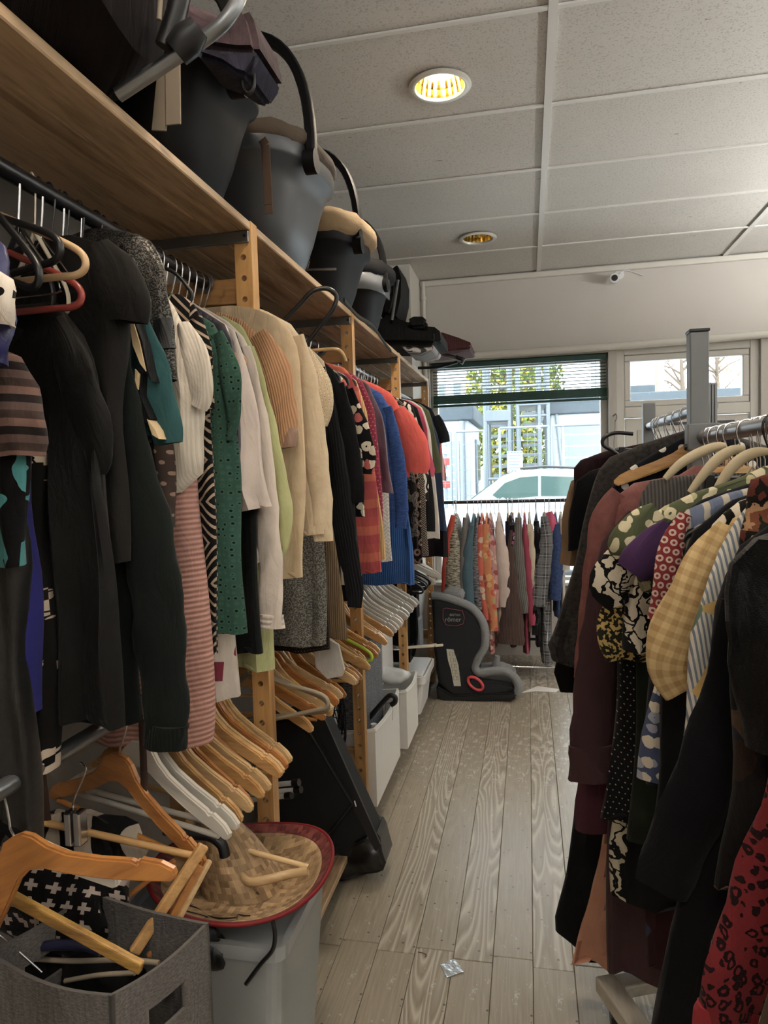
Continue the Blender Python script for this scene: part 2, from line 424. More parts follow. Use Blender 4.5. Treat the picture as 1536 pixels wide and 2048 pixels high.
# ---- floor: old pine boards, lengthwise, worn and washed out
def floor_mat():
    t = NT('worn_pine_boards')
    rnd = t.n('ShaderNodeObjectInfo', out=5)
    ofs = t.n('ShaderNodeCombineXYZ', _0=t.ma('MULTIPLY', rnd, 40.0), _1=t.ma('MULTIPLY', rnd, 91.0), _2=0.0)
    p0 = t.n('ShaderNodeVectorMath', props={'operation': 'ADD'}, _0=t.ob(), _1=ofs)
    p = t.map(p0, sc=(9, .9, 9))
    vo = t.n('ShaderNodeTexVoronoi', Vector=t.map(p0, sc=(8.5, .8, 1)), Scale=1.0, Randomness=.9)
    field = t.ma('ADD', t.ma('MULTIPLY', t.noise(p, 1.0, 2, .5), .55), t.ma('MULTIPLY', vo, .75))
    rings = t.ma('MULTIPLY_ADD', t.ma('SINE', t.ma('MULTIPLY', field, 88.0)), .5, .5)
    rings = t.ma('POWER', rings, 3.0)
    fine = t.noise(t.map(p0, sc=(160, 5, 1)), 1.0, 3, .7)
    worn = t.noise(t.map(t.ob(), sc=(2.6, .9, 1)), 1.0, 4, .6)
    base = t.ramp(fine, [(.3, lin('#7f7667')), (.6, lin('#968c7c')), (.8, lin('#a59c8d'))])
    base = t.mix(t.ma('MULTIPLY', worn, .45), base, lin('#968e80'))
    sel = t.ma('MULTIPLY_ADD', t.ma('GREATER_THAN', rnd, .62), .75, .12)
    gr = t.ma('MULTIPLY', t.ma('MULTIPLY', rings, sel), t.ma('MULTIPLY_ADD', worn, .6, .25))
    col = t.mix(gr, base, lin('#c9c2b4'))
    dkr = t.ma('POWER', t.ma('MULTIPLY_ADD', t.ma('SINE', t.ma('MULTIPLY_ADD', field, 88.0, 2.4)), .5, .5), 4.0)
    col = t.mix(t.ma('MULTIPLY', t.ma('MULTIPLY', dkr, sel), .30), col, lin('#57492f'))
    knot = t.ma('LESS_THAN', vo, .045); col = t.mix(t.ma('MULTIPLY', knot, .75), col, lin('#4a4038'))
    # flaked remains of an old white coat, with an outline of their own
    fl = t.noise(t.map(t.ob(), sc=(34, 16, 1)), 1.0, 6, .75); flm = t.noise(t.map(t.ob(), sc=(1.6, .5, 1)), 1.0, 2)
    pt = t.ma('GREATER_THAN', t.ma('ADD', t.ma('MULTIPLY', fl, .6), t.ma('MULTIPLY', flm, .4)), .548)
    col = t.mix(t.ma('MULTIPLY', pt, .42), col, lin('#cfd0cf'))
    specks = t.n('ShaderNodeTexVoronoi', Vector=t.ob(), Scale=26.0)
    sp = t.ma('LESS_THAN', specks, .10); col = t.mix(t.ma('MULTIPLY', sp, .75), col, lin('#2a241e'))
    t.bump(t.ma('ADD', rings, fine), .12, .001)
    rg = t.ma('MULTIPLY_ADD', fine, .2, .27)
    return t.fin(col, rg, .4)
M_floor = floor_mat()
floor = structure('floor', MB().box((XL - .1, YB - .1, -.08), (XR + .1, YF + .1, -.022)), M_dark)
PW = 0.117
x = XL - .02; i = 0; rr = random.Random(3)
while x < XR:
    ys = [YB, rr.uniform(-.9, .9) if i % 2 else rr.uniform(2.0, 2.1) if i % 3 == 0 else rr.uniform(.6, 1.4), YF + .04]
    if -.75 < x < .2: ys = [YB, 2.0 + (0.03 if i % 2 else 0), YF + .04]
    for a, b in zip(ys[:-1], ys[1:]):
        o = MB().bevbox((x + .0006, a + .0008, -.022), (x + PW - .0006, b - .0008, rr.uniform(-.0012, .0002)), .0016, seg=1).build('floor_plank', M_floor, floor, origin=(x, a, 0))
        o.location = (x, a, 0)
    x += PW; i += 1

# ---- ceiling: mineral fibre tiles 0.615 x 1.29 in white T-bars
def tile_mat():
    t = NT('mineral_fibre_tile')
    n1 = t.noise(t.ob(), 130, 3, .6); n2 = t.noise(t.ob(), 2.2, 3)
    sp = t.ma('LESS_THAN', n1, .41)
    col = t.mix(t.ma('MULTIPLY', sp, .38), t.mix(n2, lin('#c6c4bf'), lin('#d2d0cb')), lin('#7d786f'))
    st = t.noise(t.map(t.ob(), sc=(9, 26, 1)), 1.0, 3, .6); s2 = t.noise(t.ob(), 3.2, 1)
    mk = t.ma('MULTIPLY', t.ma('GREATER_THAN', st, .70), t.ma('GREATER_THAN', s2, .56))
    col = t.mix(t.ma('MULTIPLY', mk, .6), col, lin('#6d5a48'))
    t.bump(n1, .35, .002)
    return t.fin(col, .9, .1)
M_tile = tile_mat()
M_tbar = plain('white_ceiling_bar', '#d9d8d4', .5, .3, 0, .03)
ceiling = structure('ceiling', MB().box((XL - .1, YB - .1, CEIL + .14), (XR + .1, YF + .2, CEIL + .2)), plain('ceiling_void', '#8b8781', .9, .1))
TX, TY = 1.29, 0.615
X0 = 0.105 - TX                                     # a main bar runs at x = 0.105
LIGHTS = [(-.302, 2.74, 1), (-.285, 4.55, 0), (-.302, .93, 1), (-.302, -.9, 1), (1.62, 2.74, 1), (1.62, .93, 1), (1.62, -.9, 1)]
ybars = [5.46 - .62 - TY * k for k in range(0, 14)]
edges_y = sorted([YB] + [y for y in ybars if y > YB] + [YF])
edges_x = [XL - .02, 0.105, 0.105 + TX, 0.105 + 2 * TX, XR]
def tile_with_hole(x0, x1, y0, y1, z0, z1, holes):
    mb = MB()
    if not holes: return mb.box((x0, y0, z0), (x1, y1, z1))
    cx, cy, r = holes[0]; n = 32
    ring = [(cx + r * math.cos(2 * PI * k / n), cy + r * math.sin(2 * PI * k / n)) for k in range(n)]
    def sq(k):
        a = 2 * PI * k / n; c, s_ = math.cos(a), math.sin(a)
        tx = ((x1 - cx) / c if c > 1e-6 else (x0 - cx) / c if c < -1e-6 else 1e9); ty = ((y1 - cy) / s_ if s_ > 1e-6 else (y0 - cy) / s_ if s_ < -1e-6 else 1e9)
        tt = min(tx, ty); return (cx + c * tt, cy + s_ * tt)
    cs = [(x0, y0), (x1, y0), (x1, y1), (x0, y1)]
    for k in range(n):
        a, b = ring[k], ring[(k + 1) % n]; A, B = sq(k), sq((k + 1) % n)
        mid = [c for c in cs if min(math.atan2(c[1] - cy, c[0] - cx) % (2 * PI), 9) > 2 * PI * k / n and math.atan2(c[1] - cy, c[0] - cx) % (2 * PI) < 2 * PI * (k + 1) / n]
        poly = [a, A] + mid + [B, b]
        mb.face([(p[0], p[1], z0) for p in poly]); mb.face([(a[0], a[1], z0), (b[0], b[1], z0), (b[0], b[1], z1), (a[0], a[1], z1)])
    return mb
for ix in range(len(edges_x) - 1):
    for iy in range(len(edges_y) - 1):
        x0, x1, y0, y1 = edges_x[ix], edges_x[ix + 1], edges_y[iy], edges_y[iy + 1]
        hs = [(lx, ly, .098) for lx, ly, on in LIGHTS[:2] if x0 < lx - .1 and lx + .1 < x1 and y0 < ly - .1 and ly + .1 < y1]
        j = rr.uniform(0, .003)
        tile_with_hole(x0 + .002, x1 - .002, y0 + .002, y1 - .002, CEIL + .004 + j, CEIL + .02 + j, hs).build('ceiling_tile', M_tile, ceiling)
for xx in edges_x[1:-1]:
    MB().box((xx - .015, YB, CEIL - .004), (xx + .015, YF, CEIL + .004)).build('ceiling_bar', M_tbar, ceiling)
for yy in edges_y[1:-1]:
    for k in range(len(edges_x) - 1):
        MB().box((edges_x[k] + .015, yy - .009, CEIL - .003), (edges_x[k + 1] - .015, yy + .009, CEIL + .004)).build('ceiling_cross_bar', M_tbar, ceiling)

# ---- walls
M_walll = plain('shaded_grey_wall', '#827d78', .9, .1, 0, .06, 3, .2, 90)  # left wall: shade behind the rack is put into the colour
M_wall = plain('grey_white_wall', '#c4c0ba', .85, .15, 0, .05, 3, .2, 90)
M_wallr = plain('white_wall_paint', '#cfccc6', .85, .15, 0, .05, 3, .2, 90)
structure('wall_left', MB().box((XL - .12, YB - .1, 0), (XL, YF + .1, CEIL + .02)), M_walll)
structure('wall_right', MB().box((XR, YB - .1, 0), (XR + .12, YF + .1, CEIL + .02)), M_wallr)
structure('wall_back', MB().box((XL, YB - .12, 0), (XR, YB, CEIL + .02)), M_wallr)
WX0, WX1, WZ0, WZ1 = -.74, .60, .55, EYE + .835          # shop window opening
DX0, DX1, DZ1 = .655, 1.64, EYE + .87                     # door opening
T = .28                                                    # wall thickness
wf = MB()
wf.box((XL, YF, 0), (WX0, YF + T, CEIL + .02)); wf.box((WX0, YF, 0), (WX1, YF + T, WZ0)); wf.box((WX0, YF, WZ1), (WX1, YF + T, CEIL + .02))
wf.box((WX1, YF, 0), (DX0, YF + T, CEIL + .02)); wf.box((DX0, YF, DZ1), (DX1, YF + T, CEIL + .02)); wf.box((DX1, YF, 0), (XR, YF + T, CEIL + .02))
structure('wall_front', wf, M_wall)
structure('wall_corner_box', MB().box((XL, 4.98, 0), (-.795, YF, CEIL + .004)), plain('white_boxing', '#cac7bf', .6, .3, 0, .04))
M_trim = plain('white_trim_paint', '#cfccc4', .5, .35, 0, .04)
structure('trim_1', MB().bevbox((-.79, YF - .035, CEIL - .045), (XR, YF - .001, CEIL - .004), .008), M_trim)
structure('trim_2', MB().tube([(-.79, YF - .045, WZ1 + .03), (.62, YF - .045, WZ1 + .03), (1.72, YF - .045, WZ1 + .05)], .028, 12), M_trim)
# window: frame, pane, sill
M_frame = plain('white_window_frame', '#d8d6d0', .4, .4, 0, .03)
def glass_mat():
    t = NT('window_glass'); tr = t.n('ShaderNodeBsdfTransparent', Color=(.95, .98, .97))
    gl = t.n('ShaderNodeBsdfGlossy', Color=(1, 1, 1), Roughness=.02)
    fr = t.n('ShaderNodeFresnel', IOR=1.3)
    dust = t.n('ShaderNodeTexVoronoi', Vector=t.ob(), Scale=34.0); dm = t.ma('MULTIPLY', t.ma('LESS_THAN', dust, .05), .5)
    df = t.n('ShaderNodeBsdfDiffuse', Color=(.9, .9, .9)); film = t.ma('ADD', t.ma('MULTIPLY', t.noise(t.ob(), 3, 4), .05), dm)
    m1 = t.n('ShaderNodeMixShader', _0=fr, _1=tr, _2=gl); m2 = t.n('ShaderNodeMixShader', _0=film, _1=m1, _2=df)
    t.t.links.new(m2, t.out.inputs[0]); return t.m
M_glass = glass_mat()
win = structure('window_1', MB().box((WX0, YF + .10, WZ0), (WX1, YF + .17, WZ0 + .05)), M_frame)
for lo, hi in (((WX0, YF + .10, WZ1 - .05), (WX1, YF + .17, WZ1)), ((WX0, YF + .10, WZ0 + .05), (WX0 + .05, YF + .17, WZ1 - .05)), ((WX1 - .05, YF + .10, WZ0 + .05), (WX1, YF + .17, WZ1 - .05))):
    MB().bevbox(lo, hi, .006).build('window_frame', M_frame, win)
MB().box((WX0 + .05, YF + .132, WZ0 + .05), (WX1 - .05, YF + .137, WZ1 - .05)).build('window_pane', M_glass, win)
MB().bevbox((WX0 + .002, YF - .06, WZ0 + .002), (WX1 - .002, YF + .098, WZ0 + .03), .006).build('window_sill', M_trim, win)
def pane_portal(name, x0, x1, z0, z1, y):
    d = bpy.data.lights.new(name, 'AREA'); d.shape = 'RECTANGLE'; d.size = x1 - x0; d.size_y = z1 - z0; d.cycles.is_portal = True
    o = bpy.data.objects.new(name, d); COL.objects.link(o); o.location = ((x0 + x1) / 2, y, (z0 + z1) / 2); o.rotation_euler = (-PI / 2, 0, 0)
pane_portal('window_portal', WX0 + .05, WX1 - .05, WZ0 + .05, WZ1 - .05, YF + .2)
# door with a fixed light over it
door = structure('door_1', MB().bevbox((DX0 + .001, YF + .04, 0), (DX0 + .06, YF + .14, DZ1 - .001), .006), M_frame)
TRZ = EYE + .375                                             # transom bar
for lo, hi in (((DX1 - .06, YF + .04, 0), (DX1 - .001, YF + .14, DZ1 - .001)), ((DX0 + .06, YF + .04, DZ1 - .06), (DX1 - .06, YF + .14, DZ1 - .001)), ((DX0 + .06, YF + .035, TRZ - .03), (DX1 - .06, YF + .14, TRZ + .05))):
    MB().bevbox(lo, hi, .006).build('door_frame', M_frame, door)
a0, a1, c0, c1 = DX0 + .062, DX1 - .062, TRZ + .052, DZ1 - .062
for lo, hi in (((a0, YF + .05, c0), (a1, YF + .11, c0 + .045)), ((a0, YF + .05, c1 - .045), (a1, YF + .11, c1)), ((a0, YF + .05, c0 + .045), (a0 + .045, YF + .11, c1 - .045)), ((a1 - .045, YF + .05, c0 + .045), (a1, YF + .11, c1 - .045))):
    MB().bevbox(lo, hi, .008).build('transom_sash', M_frame, door)
MB().box((a0 + .045, YF + .078, c0 + .045), (a1 - .045, YF + .082, c1 - .045)).build('transom_pane', M_glass, door)
pane_portal('transom_portal', a0 + .045, a1 - .045, c0 + .045, c1 - .045, YF + .2)
lf = MB().bevbox((a0 + .004, YF + .06, .01), (a1 - .004, YF + .105, TRZ - .034), .006).build('door_leaf', M_frame, door)
MB().bevbox((a0 + .09, YF + .054, 1.02), (a1 - .09, YF + .061, TRZ - .12), .004).build('door_panel', plain('door_panel_paint', '#c6c3bb', .5, .3, 0, .03), lf)
MB().bevbox((a0 + .09, YF + .054, .14), (a1 - .09, YF + .061, .90), .004).build('door_panel', M_frame, lf)
MB().bevbox((a0 + .16, YF + .046, TRZ - .095), (a1 - .10, YF + .055, TRZ - .075), .003).build('door_closer_rail', M_gunmetal, lf)
MB().tube([(a0 + .05, YF + .06, 1.02), (a0 + .05, YF + .02, 1.02), (a0 + .16, YF + .02, 1.02)], .009, 8).build('door_handle', M_steel, lf)
MB().bevbox((a0 + .20, YF + .047, TRZ - .27), (a0 + .52, YF + .0535, TRZ - .14), .002).build('door_notice', M_paper, lf)
# pipe in the corner
pp = MB().tube([(-.765, YF - .03, CEIL - .01), (-.765, YF - .03, .05)], .014, 12)
pipe = structure('trim_3', pp, M_trim)
for z in (CEIL - .15, CEIL - .5):
    MB().tube([(-.765, YF - .03, z), (-.765, YF - .03, z + .025)], .02, 12).build('pipe_clip', M_trim, pipe)

# ---- recessed downlights
M_gold = plain('brass_reflector', '#d8b86a', .16, .6, 1.0, .05)
M_ring = plain('downlight_ring', '#d6d4cc', .35, .45, .2, .03)
def emit(name, col, st):
    t = NT(name); e = t.n('ShaderNodeEmission', Color=col, Strength=st); t.t.links.new(e, t.out.inputs[0]); return t.m
M_tube_on = emit('lit_lamp', (1.0, .88, .55), 30.0)
def downlight(x, y, on, label):
    g = thing('ceiling_downlight', label, 'ceiling light', (x, y, CEIL))
    n = 32
    MB().lathe([(.094, .0), (.118, -.001), (.120, -.006), (.112, -.012), (.096, -.010), (.092, .0), (.094, .002)], (x, y, CEIL), n).build('trim_ring', M_ring, g)
    rf = MB()                                                # fluted reflector cup
    N = 48; prof = [(.093, .0), (.088, .03), (.075, .07), (.052, .10), (.0, .11)]
    vs = []
    for r, z in prof:
        for k in range(N):
            q = r * (1 + (.035 if k % 2 else 0)); a = 2 * PI * k / N; vs.append((x + q * math.cos(a), y + q * math.sin(a), CEIL + z + .001))
    rf.add([Vector(v) for v in vs], [(i * N + k, i * N + (k + 1) % N, (i + 1) * N + (k + 1) % N, (i + 1) * N + k) for i in range(len(prof) - 1) for k in range(N)])
    rf.build('reflector', M_gold, g)
    lampm = M_tube_on if on else plain('unlit_lamp', '#d8d2c0', .3, .4)
    for dx in (-.022, .022):
        MB().tube([(x + dx, y, CEIL + .028), (x + dx, y, CEIL + .085)], .022, 12).build('lamp_tube', lampm, g)
    if on:
        d = bpy.data.lights.new('downlight_lamp', 'SPOT'); d.energy = LAMP_W * 4 / 1.6; d.color = LAMP_COL; d.spot_size = math.radians(150); d.spot_blend = .8; d.shadow_soft_size = .07
        lo = bpy.data.objects.new('downlight_lamp', d); COL.objects.link(lo); lo.parent = g; lo.location = (0, 0, -.02)
downlight(*LIGHTS[0], 'lit round downlight glowing warm yellow, nearest in the ceiling')
downlight(*LIGHTS[1], 'unlit round downlight with gold fluted reflector, far end of ceiling')
for k, (lx, ly, on) in enumerate(LIGHTS[2:]):  # unseen lamps: aisle row carried on, right-hand row added to brighten the shop
    d = bpy.data.lights.new('unseen_downlight_lamp', 'SPOT'); d.energy = LAMP_W * 4 / 1.6; d.color = LAMP_COL; d.spot_size = math.radians(150); d.spot_blend = .8; d.shadow_soft_size = .09
    lo = bpy.data.objects.new('unseen_downlight_lamp', d); COL.objects.link(lo); lo.location = (lx, ly, CEIL - .02)
    d.energy *= .5 if lx > 1 else .85

# fill strips added out of view, right and behind, to brighten the ceiling
M_fill_tube = emit('fill_strip_glow', (1.0, .96, .9), 6.0)
for k, (x, y) in enumerate(((2.5, 3.8), (2.25, 1.6), (1.95, -.9), (.2, -1.5))):
    z = CEIL - .72
    g_ = thing('added_fill_strip', ['added fill strip out of view near the door side', 'added fill strip out of view right of the right rack', 'added fill strip out of view at the rear right', 'added fill strip out of view behind the viewer'][k], 'ceiling light', (x, y, z))
    MB().bevbox((x - .035, y - .6, z), (x + .035, y + .6, z + .03), .004).build('gear_tray', M_ring, g_)
    MB().tube([(x, y - .57, z - .02), (x, y + .57, z - .02)], .013, 10).build('lamp_tube', M_fill_tube, g_)
    for q in (-.5, .5): MB().tube([(x, y + q, z + .03), (x, y + q, CEIL)], .003, 6).build('suspension_wire', M_steel, g_)
    for up in (0, 1):
        d = bpy.data.lights.new('fill_strip_lamp', 'AREA'); d.shape = 'RECTANGLE'; d.size = .08; d.size_y = 1.15; d.energy = FILL_STRIP_W * (2.2 if up else .12) * (1.25, .9, .8, 1.0)[k]; d.color = FILL_STRIP_COL
        lo = bpy.data.objects.new('fill_strip_lamp', d); COL.objects.link(lo); lo.parent = g_; lo.location = (0, 0, .04 if up else -.04); lo.rotation_euler = (PI if up else 0, 0, 0)
ORD = ['first', 'second', 'third', 'fourth', 'fifth', 'sixth', 'seventh', 'eighth', 'ninth', 'tenth', 'eleventh', 'twelfth', 'thirteenth', 'fourteenth', 'fifteenth', 'sixteenth', 'seventeenth', 'eighteenth', 'nineteenth', 'twentieth', 'twenty-first', 'twenty-second', 'twenty-third', 'twenty-fourth']
# ================================================================== SHELVING RACK on the left
M_pine = wood('pine_post', '#94693f', '#c19661', .45, 'z')
M_pinex = wood('pine_brace', '#85603c', '#ab8053', .5, 'x')
M_board = wood('pine_shelf_board', '#7d6448', '#c0a484', .55, 'y', 1.1)
M_hole = M_dark
POST_Y = [.665, 1.657, 2.65, 3.651, 4.729]
TOPZ = EYE + .618
PX1, PX0 = -.650, -.694                        # front posts in x
BX0, BX1 = -.94, -.896                         # back posts
SPACE = .0505
def post_mesh(x0, x1, y0, y1, z0, z1, hole_z, r=.0075):
    mb = MB(); cx = (x0 + x1) / 2
    mb.face([(x0, y0, z1), (x1, y0, z1), (x1, y1, z1), (x0, y1, z1)]); mb.face([(x0, y0, z0), (x0, y1, z0), (x1, y1, z0), (x1, y0, z0)])
    mb.face([(x1, y0, z0), (x1, y1, z0), (x1, y1, z1), (x1, y0, z1)]); mb.face([(x0, y0, z0), (x0, y0, z1), (x0, y1, z1), (x0, y1, z0)])
    zs = [z0] + [z for h in hole_z for z in (h - .02, h + .02)] + [z1]
    for y, fl in ((y0, 0), (y1, 1)):
        for a, b in zip(zs[0::2], zs[1::2]):
            q = [(x0, y, a), (x1, y, a), (x1, y, b), (x0, y, b)]; mb.face(q)
        for h in hole_z:
            c = [(x0, y, h - .02), (x1, y, h - .02), (x1, y, h + .02), (x0, y, h + .02)]
            o = [(cx + r * math.cos(PI * (k + .5) / 4 - .75 * PI), y, h + r * math.sin(PI * (k + .5) / 4 - .75 * PI)) for k in range(8)]
            # o[7],o[0] face the lower left corner and so on round the ring
            for k in range(4):
                mb.face([c[k], c[(k + 1) % 4], o[(2 * k + 1) % 8], o[2 * k]])
                mb.face([c[(k + 1) % 4], o[(2 * k + 2) % 8], o[2 * k + 1]])
    for h in hole_z:
        o = [(cx + r * math.cos(PI * (k + .5) / 4 - .75 * PI), h + r * math.sin(PI * (k + .5) / 4 - .75 * PI)) for k in range(8)]
        for k in range(8):
            a, b = o[k], o[(k + 1) % 8]; mb.face([(a[0], y0, a[1]), (b[0], y0, b[1]), (b[0], y1, b[1]), (a[0], y1, a[1])])
    return mb
rack = thing('shelving_rack', 'long pine shelving rack with drilled posts, running along left of aisle', 'shelving', (-.79, 2.7, 0))
hz = [TOPZ - .085 - SPACE * k for k in range(38)]
for i, py in enumerate(POST_Y):
    for x0, x1 in ((PX0, PX1), (BX0, BX1)):
        post_mesh(x0, x1, py - .020, py + .020, .0, TOPZ, sorted(h for h in hz if h > .06)).build('post', M_pine, rack)
    MB().bevbox((BX1 + .0005, py - .012, EYE + .425), (PX0 - .0005, py + .012, EYE + .487), .003).build('brace', M_pinex, rack)
    MB().bevbox((BX1 + .0005, py - .012, .30), (PX0 - .0005, py + .012, .36), .003).build('brace', M_pinex, rack)
    MB().bevbox((BX0, py - .028, TOPZ - .052), (PX1 - .004, py - .0205, TOPZ - .024), .002).build('shelf_bracket', M_steel, rack)
    if i: MB().tube([(PX1 - .013, py - .0285, TOPZ - .037), (PX1 - .013, py - .032, TOPZ - .037)], .004, 8).build('bracket_bolt', M_gunmetal, rack)
for a, b in zip(POST_Y[:-1], POST_Y[1:]):
    bd = None
    w = (PX1 - BX0) / 3                          # each top board is three glued staves
    for k in range(3):
        o = MB().bevbox((BX0 + w * k + .0004, a + .0205, TOPZ - .022), (BX0 + w * (k + 1) - .0004, b - .0205, TOPZ - .001), .0025, seg=1).build('shelf_board', M_board, rack)
    for k in range(2):
        MB().bevbox((BX0 + .145 * k + .0004, a + .0205, .078), (BX0 + .145 * (k + 1) - .0004, b - .0205, .1), .0025, seg=1).build('bottom_board', M_board, rack)
# ---- rails
ROD_X, ROD_Z = -.775, EYE + .478
LROD_Z = EYE - .455
M_rail_dark = plain('black_rail_paint', '#2a2a2d', .28, .5, .6, .1)
bays = ['first', 'second', 'third', 'fourth']
def rail(a, b, x, z, r, mat, label, loc=None):
    t = thing('clothes_rail', label, 'clothes rail', (x, (a + b) / 2, z))
    MB().tube([(x, a + .022, z), (x, b - .022, z)], r, 16).build('rail_tube', mat, t)
    for y in (a + .0206, b - .0266):
        MB().tube([(x, y, z), (x, y + .006, z)], r * 1.7, 14).build('rail_socket', M_steel, t)
    return t
for k, (a, b) in enumerate(zip(POST_Y[:-1], POST_Y[1:])):
    rail(a, b, ROD_X, ROD_Z, .0145, M_rail_dark if k < 2 else M_steel, ['black upper rail under the nearest shelf board, crowded with hooks', 'upper rail behind the first visible post, hooks of beige clothes', 'upper steel rail between second and third visible posts', 'upper rail of the last bay near the window'][k])
    rail(a, b, ROD_X, LROD_Z, .0145, M_steel, ['lower steel rail with empty wooden hangers, nearest the viewer', 'lower rail behind the first visible post, empty wooden hangers on it', 'lower rail in the bay above the white boxes', 'lower rail of the last bay holding white and black hangers'][k])

# ================================================================== HANGERS
def hook_pts(z0, r=.019, rise=.055):
    """wire hook in the u-z plane; z0 = top of the hanger neck; the rail centre is at (0, 0)"""
    pts = [(0, z0), (0, z0 + rise * .35)]
    top = 0.0
    c = [(r * math.sin(a) , r * math.cos(a)) for a in [math.radians(d) for d in range(150, -125, -25)]]
    return [(0, 0, p[1]) for p in pts] + [(p[0], 0, p[1]) for p in c]
HM = {}
def hanger_proto(kind, wmat=None):
    """meshes around the origin: hook curls over a rail centred on the origin, arms along +-x, drop along -z"""
    key = (kind, wmat.name if wmat else None)
    if key in HM: return HM[key]
    parts = []
    hk = MB()
    neck = -.075
    pts = [Vector((0, 0, neck - .012)), Vector((0, 0, neck + .012))] + smooth_path([(.004, 0, neck + .02), (.014, 0, -.028), (.0195, 0, -.004), (.0135, 0, .0135), (0, 0, .0195), (-.0135, 0, .0135), (-.0195, 0, -.002), (-.016, 0, -.012)], 3)
    hk.tube(pts, .0021, 7)
    mk = lambda mb, nm, m: parts.append((nm, mb, m))
    if kind in ('wood', 'woodbar', 'white'):
        half = [(0, neck), (.02, neck - .002), (.034, neck - .012), (.05, neck - .035), (.075, neck - .058), (.12, neck - .085), (.165, neck - .108), (.172, neck - .116), (.18, neck - .113), (.205, neck - .130), (.218, neck - .146), (.216, neck - .158), (.205, neck - .160), (.16, neck - .139), (.11, neck - .114), (.06, neck - .085), (.025, neck - .062), (0, neck - .055)]
        out = half + [(-p[0], p[1]) for p in reversed(half[1:-1])]
        bm = bmesh.new()
        vs = [bm.verts.new((p[0], -.0065 + .0, p[1])) for p in out]; f = bm.faces.new(vs)
        ex = bmesh.ops.extrude_face_region(bm, geom=[f])
        for v in ex['geom']:
            if isinstance(v, bmesh.types.BMVert): v.co.y += .013
        for v in bm.verts: v.co.y += .10 * v.co.x ** 2 * 4 * .5     # gentle contour of the shoulders
        bm.normal_update()
        bmesh.ops.bevel(bm, geom=[e for e in bm.edges if len(e.link_faces) == 2 and e.calc_face_angle(0) > 1.2], offset=.003, segments=2, affect='EDGES')
        mb = MB(); mb.bm(bm); mk(mb, 'hanger_arms', wmat)
        if kind == 'woodbar':
            mk(MB().tube([(-.19, .008, neck - .158), (.19, .008, neck - .158)], .006, 8), 'trouser_bar', wmat)
    elif kind == 'plastic':
        tri = smooth_path([(0, 0, neck), (.03, 0, neck - .012), (.12, 0, neck - .052), (.185, 0, neck - .082), (.212, 0, neck - .100), (.216, 0, neck - .118), (.20, 0, neck - .128), (.16, 0, neck - .128), (0, 0, neck - .128)], 4)
        loop = tri + [Vector((-p.x, p.y, p.z)) for p in reversed(tri[1:-1])]
        mk(MB().tube(loop, .0055, 9, closed=True), 'hanger_frame', wmat)
    elif kind == 'wire':
        tri = smooth_path([(0, 0, neck), (.02, 0, neck - .012), (.18, 0, neck - .085), (.205, 0, neck - .102), (.19, 0, neck - .112), (0, 0, neck - .112)], 3)
        loop = tri + [Vector((-p.x, p.y, p.z)) for p in reversed(tri[1:-1])]
        mk(MB().tube(loop, .0018, 6, closed=True), 'hanger_frame', wmat)
    elif kind == 'clip':
        mk(MB().tube([(-.17, 0, neck - .02), (.17, 0, neck - .02)], .003, 8), 'hanger_bar', wmat)
        mk(MB().tube([(0, 0, neck), (0, 0, neck - .02)], .004, 8), 'hanger_stem', wmat)
        for s in (-1, 1):
            mk(MB().bevbox((s * .14 - .012, -.010, neck - .055), (s * .14 + .012, .010, neck - .012), .003), 'clip', M_gunmetal)
    res = [('hook', hk, M_chrome if kind != 'plastic' or wmat is None else wmat)] + parts
    objs = []
    for nm, mb, m in res:
        ob = mb.build(nm, m); COL.objects.unlink(ob); objs.append((nm, ob.data))
        bpy.data.objects.remove(ob)
    HM[key] = objs; return objs
def hanger(kind, mat, loc, yaw=0.0, tilt=0.0, label='', group=None, M=None, roll=0.0, sx=1.0):
    t = thing('clothes_hanger', label, 'hanger', (0, 0, 0), group)
    for nm, me in hanger_proto(kind, mat):
        o = bpy.data.objects.new(nm, me); COL.objects.link(o); o.parent = t
    if M is None: M = Matrix.Translation(loc) @ Matrix.Rotation(yaw, 4, 'Z') @ Matrix.Rotation(tilt, 4, 'Y') @ Matrix.Rotation(roll, 4, 'X')
    t.matrix_world = M @ Matrix.Diagonal((sx, 1, 1, 1))
    return t
M_hw = [wood('honey_hanger_wood', '#a07648', '#c59c68', .33, 'x', 1.5, .5, False), wood('pale_hanger_wood', '#b0905f', '#cfb085', .35, 'x', 1.5, .5, False), wood('dark_hanger_wood', '#855532', '#a9733f', .3, 'x', 1.5, .5, False)]
M_hwhite = plain('white_lacquered_hanger', '#cdc8be', .35, .45, 0, .05)
M_hblack = M_blackpl
# ================================================================== GARMENTS
gcount = [0]
def loft(mb, rings, close_top=True, hem=None):
    n = len(rings[0][0]); vs = []; fs = []; uv = []
    for pts, uvs in rings: vs += pts
    for i in range(len(rings) - 1):
        for k in range(n):
            k2 = (k + 1) % n
            fs.append((i * n + k, i * n + k2, (i + 1) * n + k2, (i + 1) * n + k))
            ua, ub = rings[i][1], rings[i + 1][1]
            uv.append([ua[k], ua[k + 1], ub[k + 1], ub[k]])
    if close_top: fs.append(tuple(reversed(range(n)))); uv.append([(0, 0)] * n)
    b = (len(rings) - 1) * n
    fs.append(tuple(b + k for k in range(n))); uv.append([(0, 0)] * n)
    mb.add(vs, fs, uv, True)
def interp(poly, z):
    """x on a polyline sorted by falling z"""
    if z >= poly[0][1]: return poly[0][0]
    for (xa, za), (xb, zb) in zip(poly[:-1], poly[1:]):
        if zb <= z <= za and za > zb: return xa + (xb - xa) * (za - z) / (za - zb)
    return poly[-1][0]
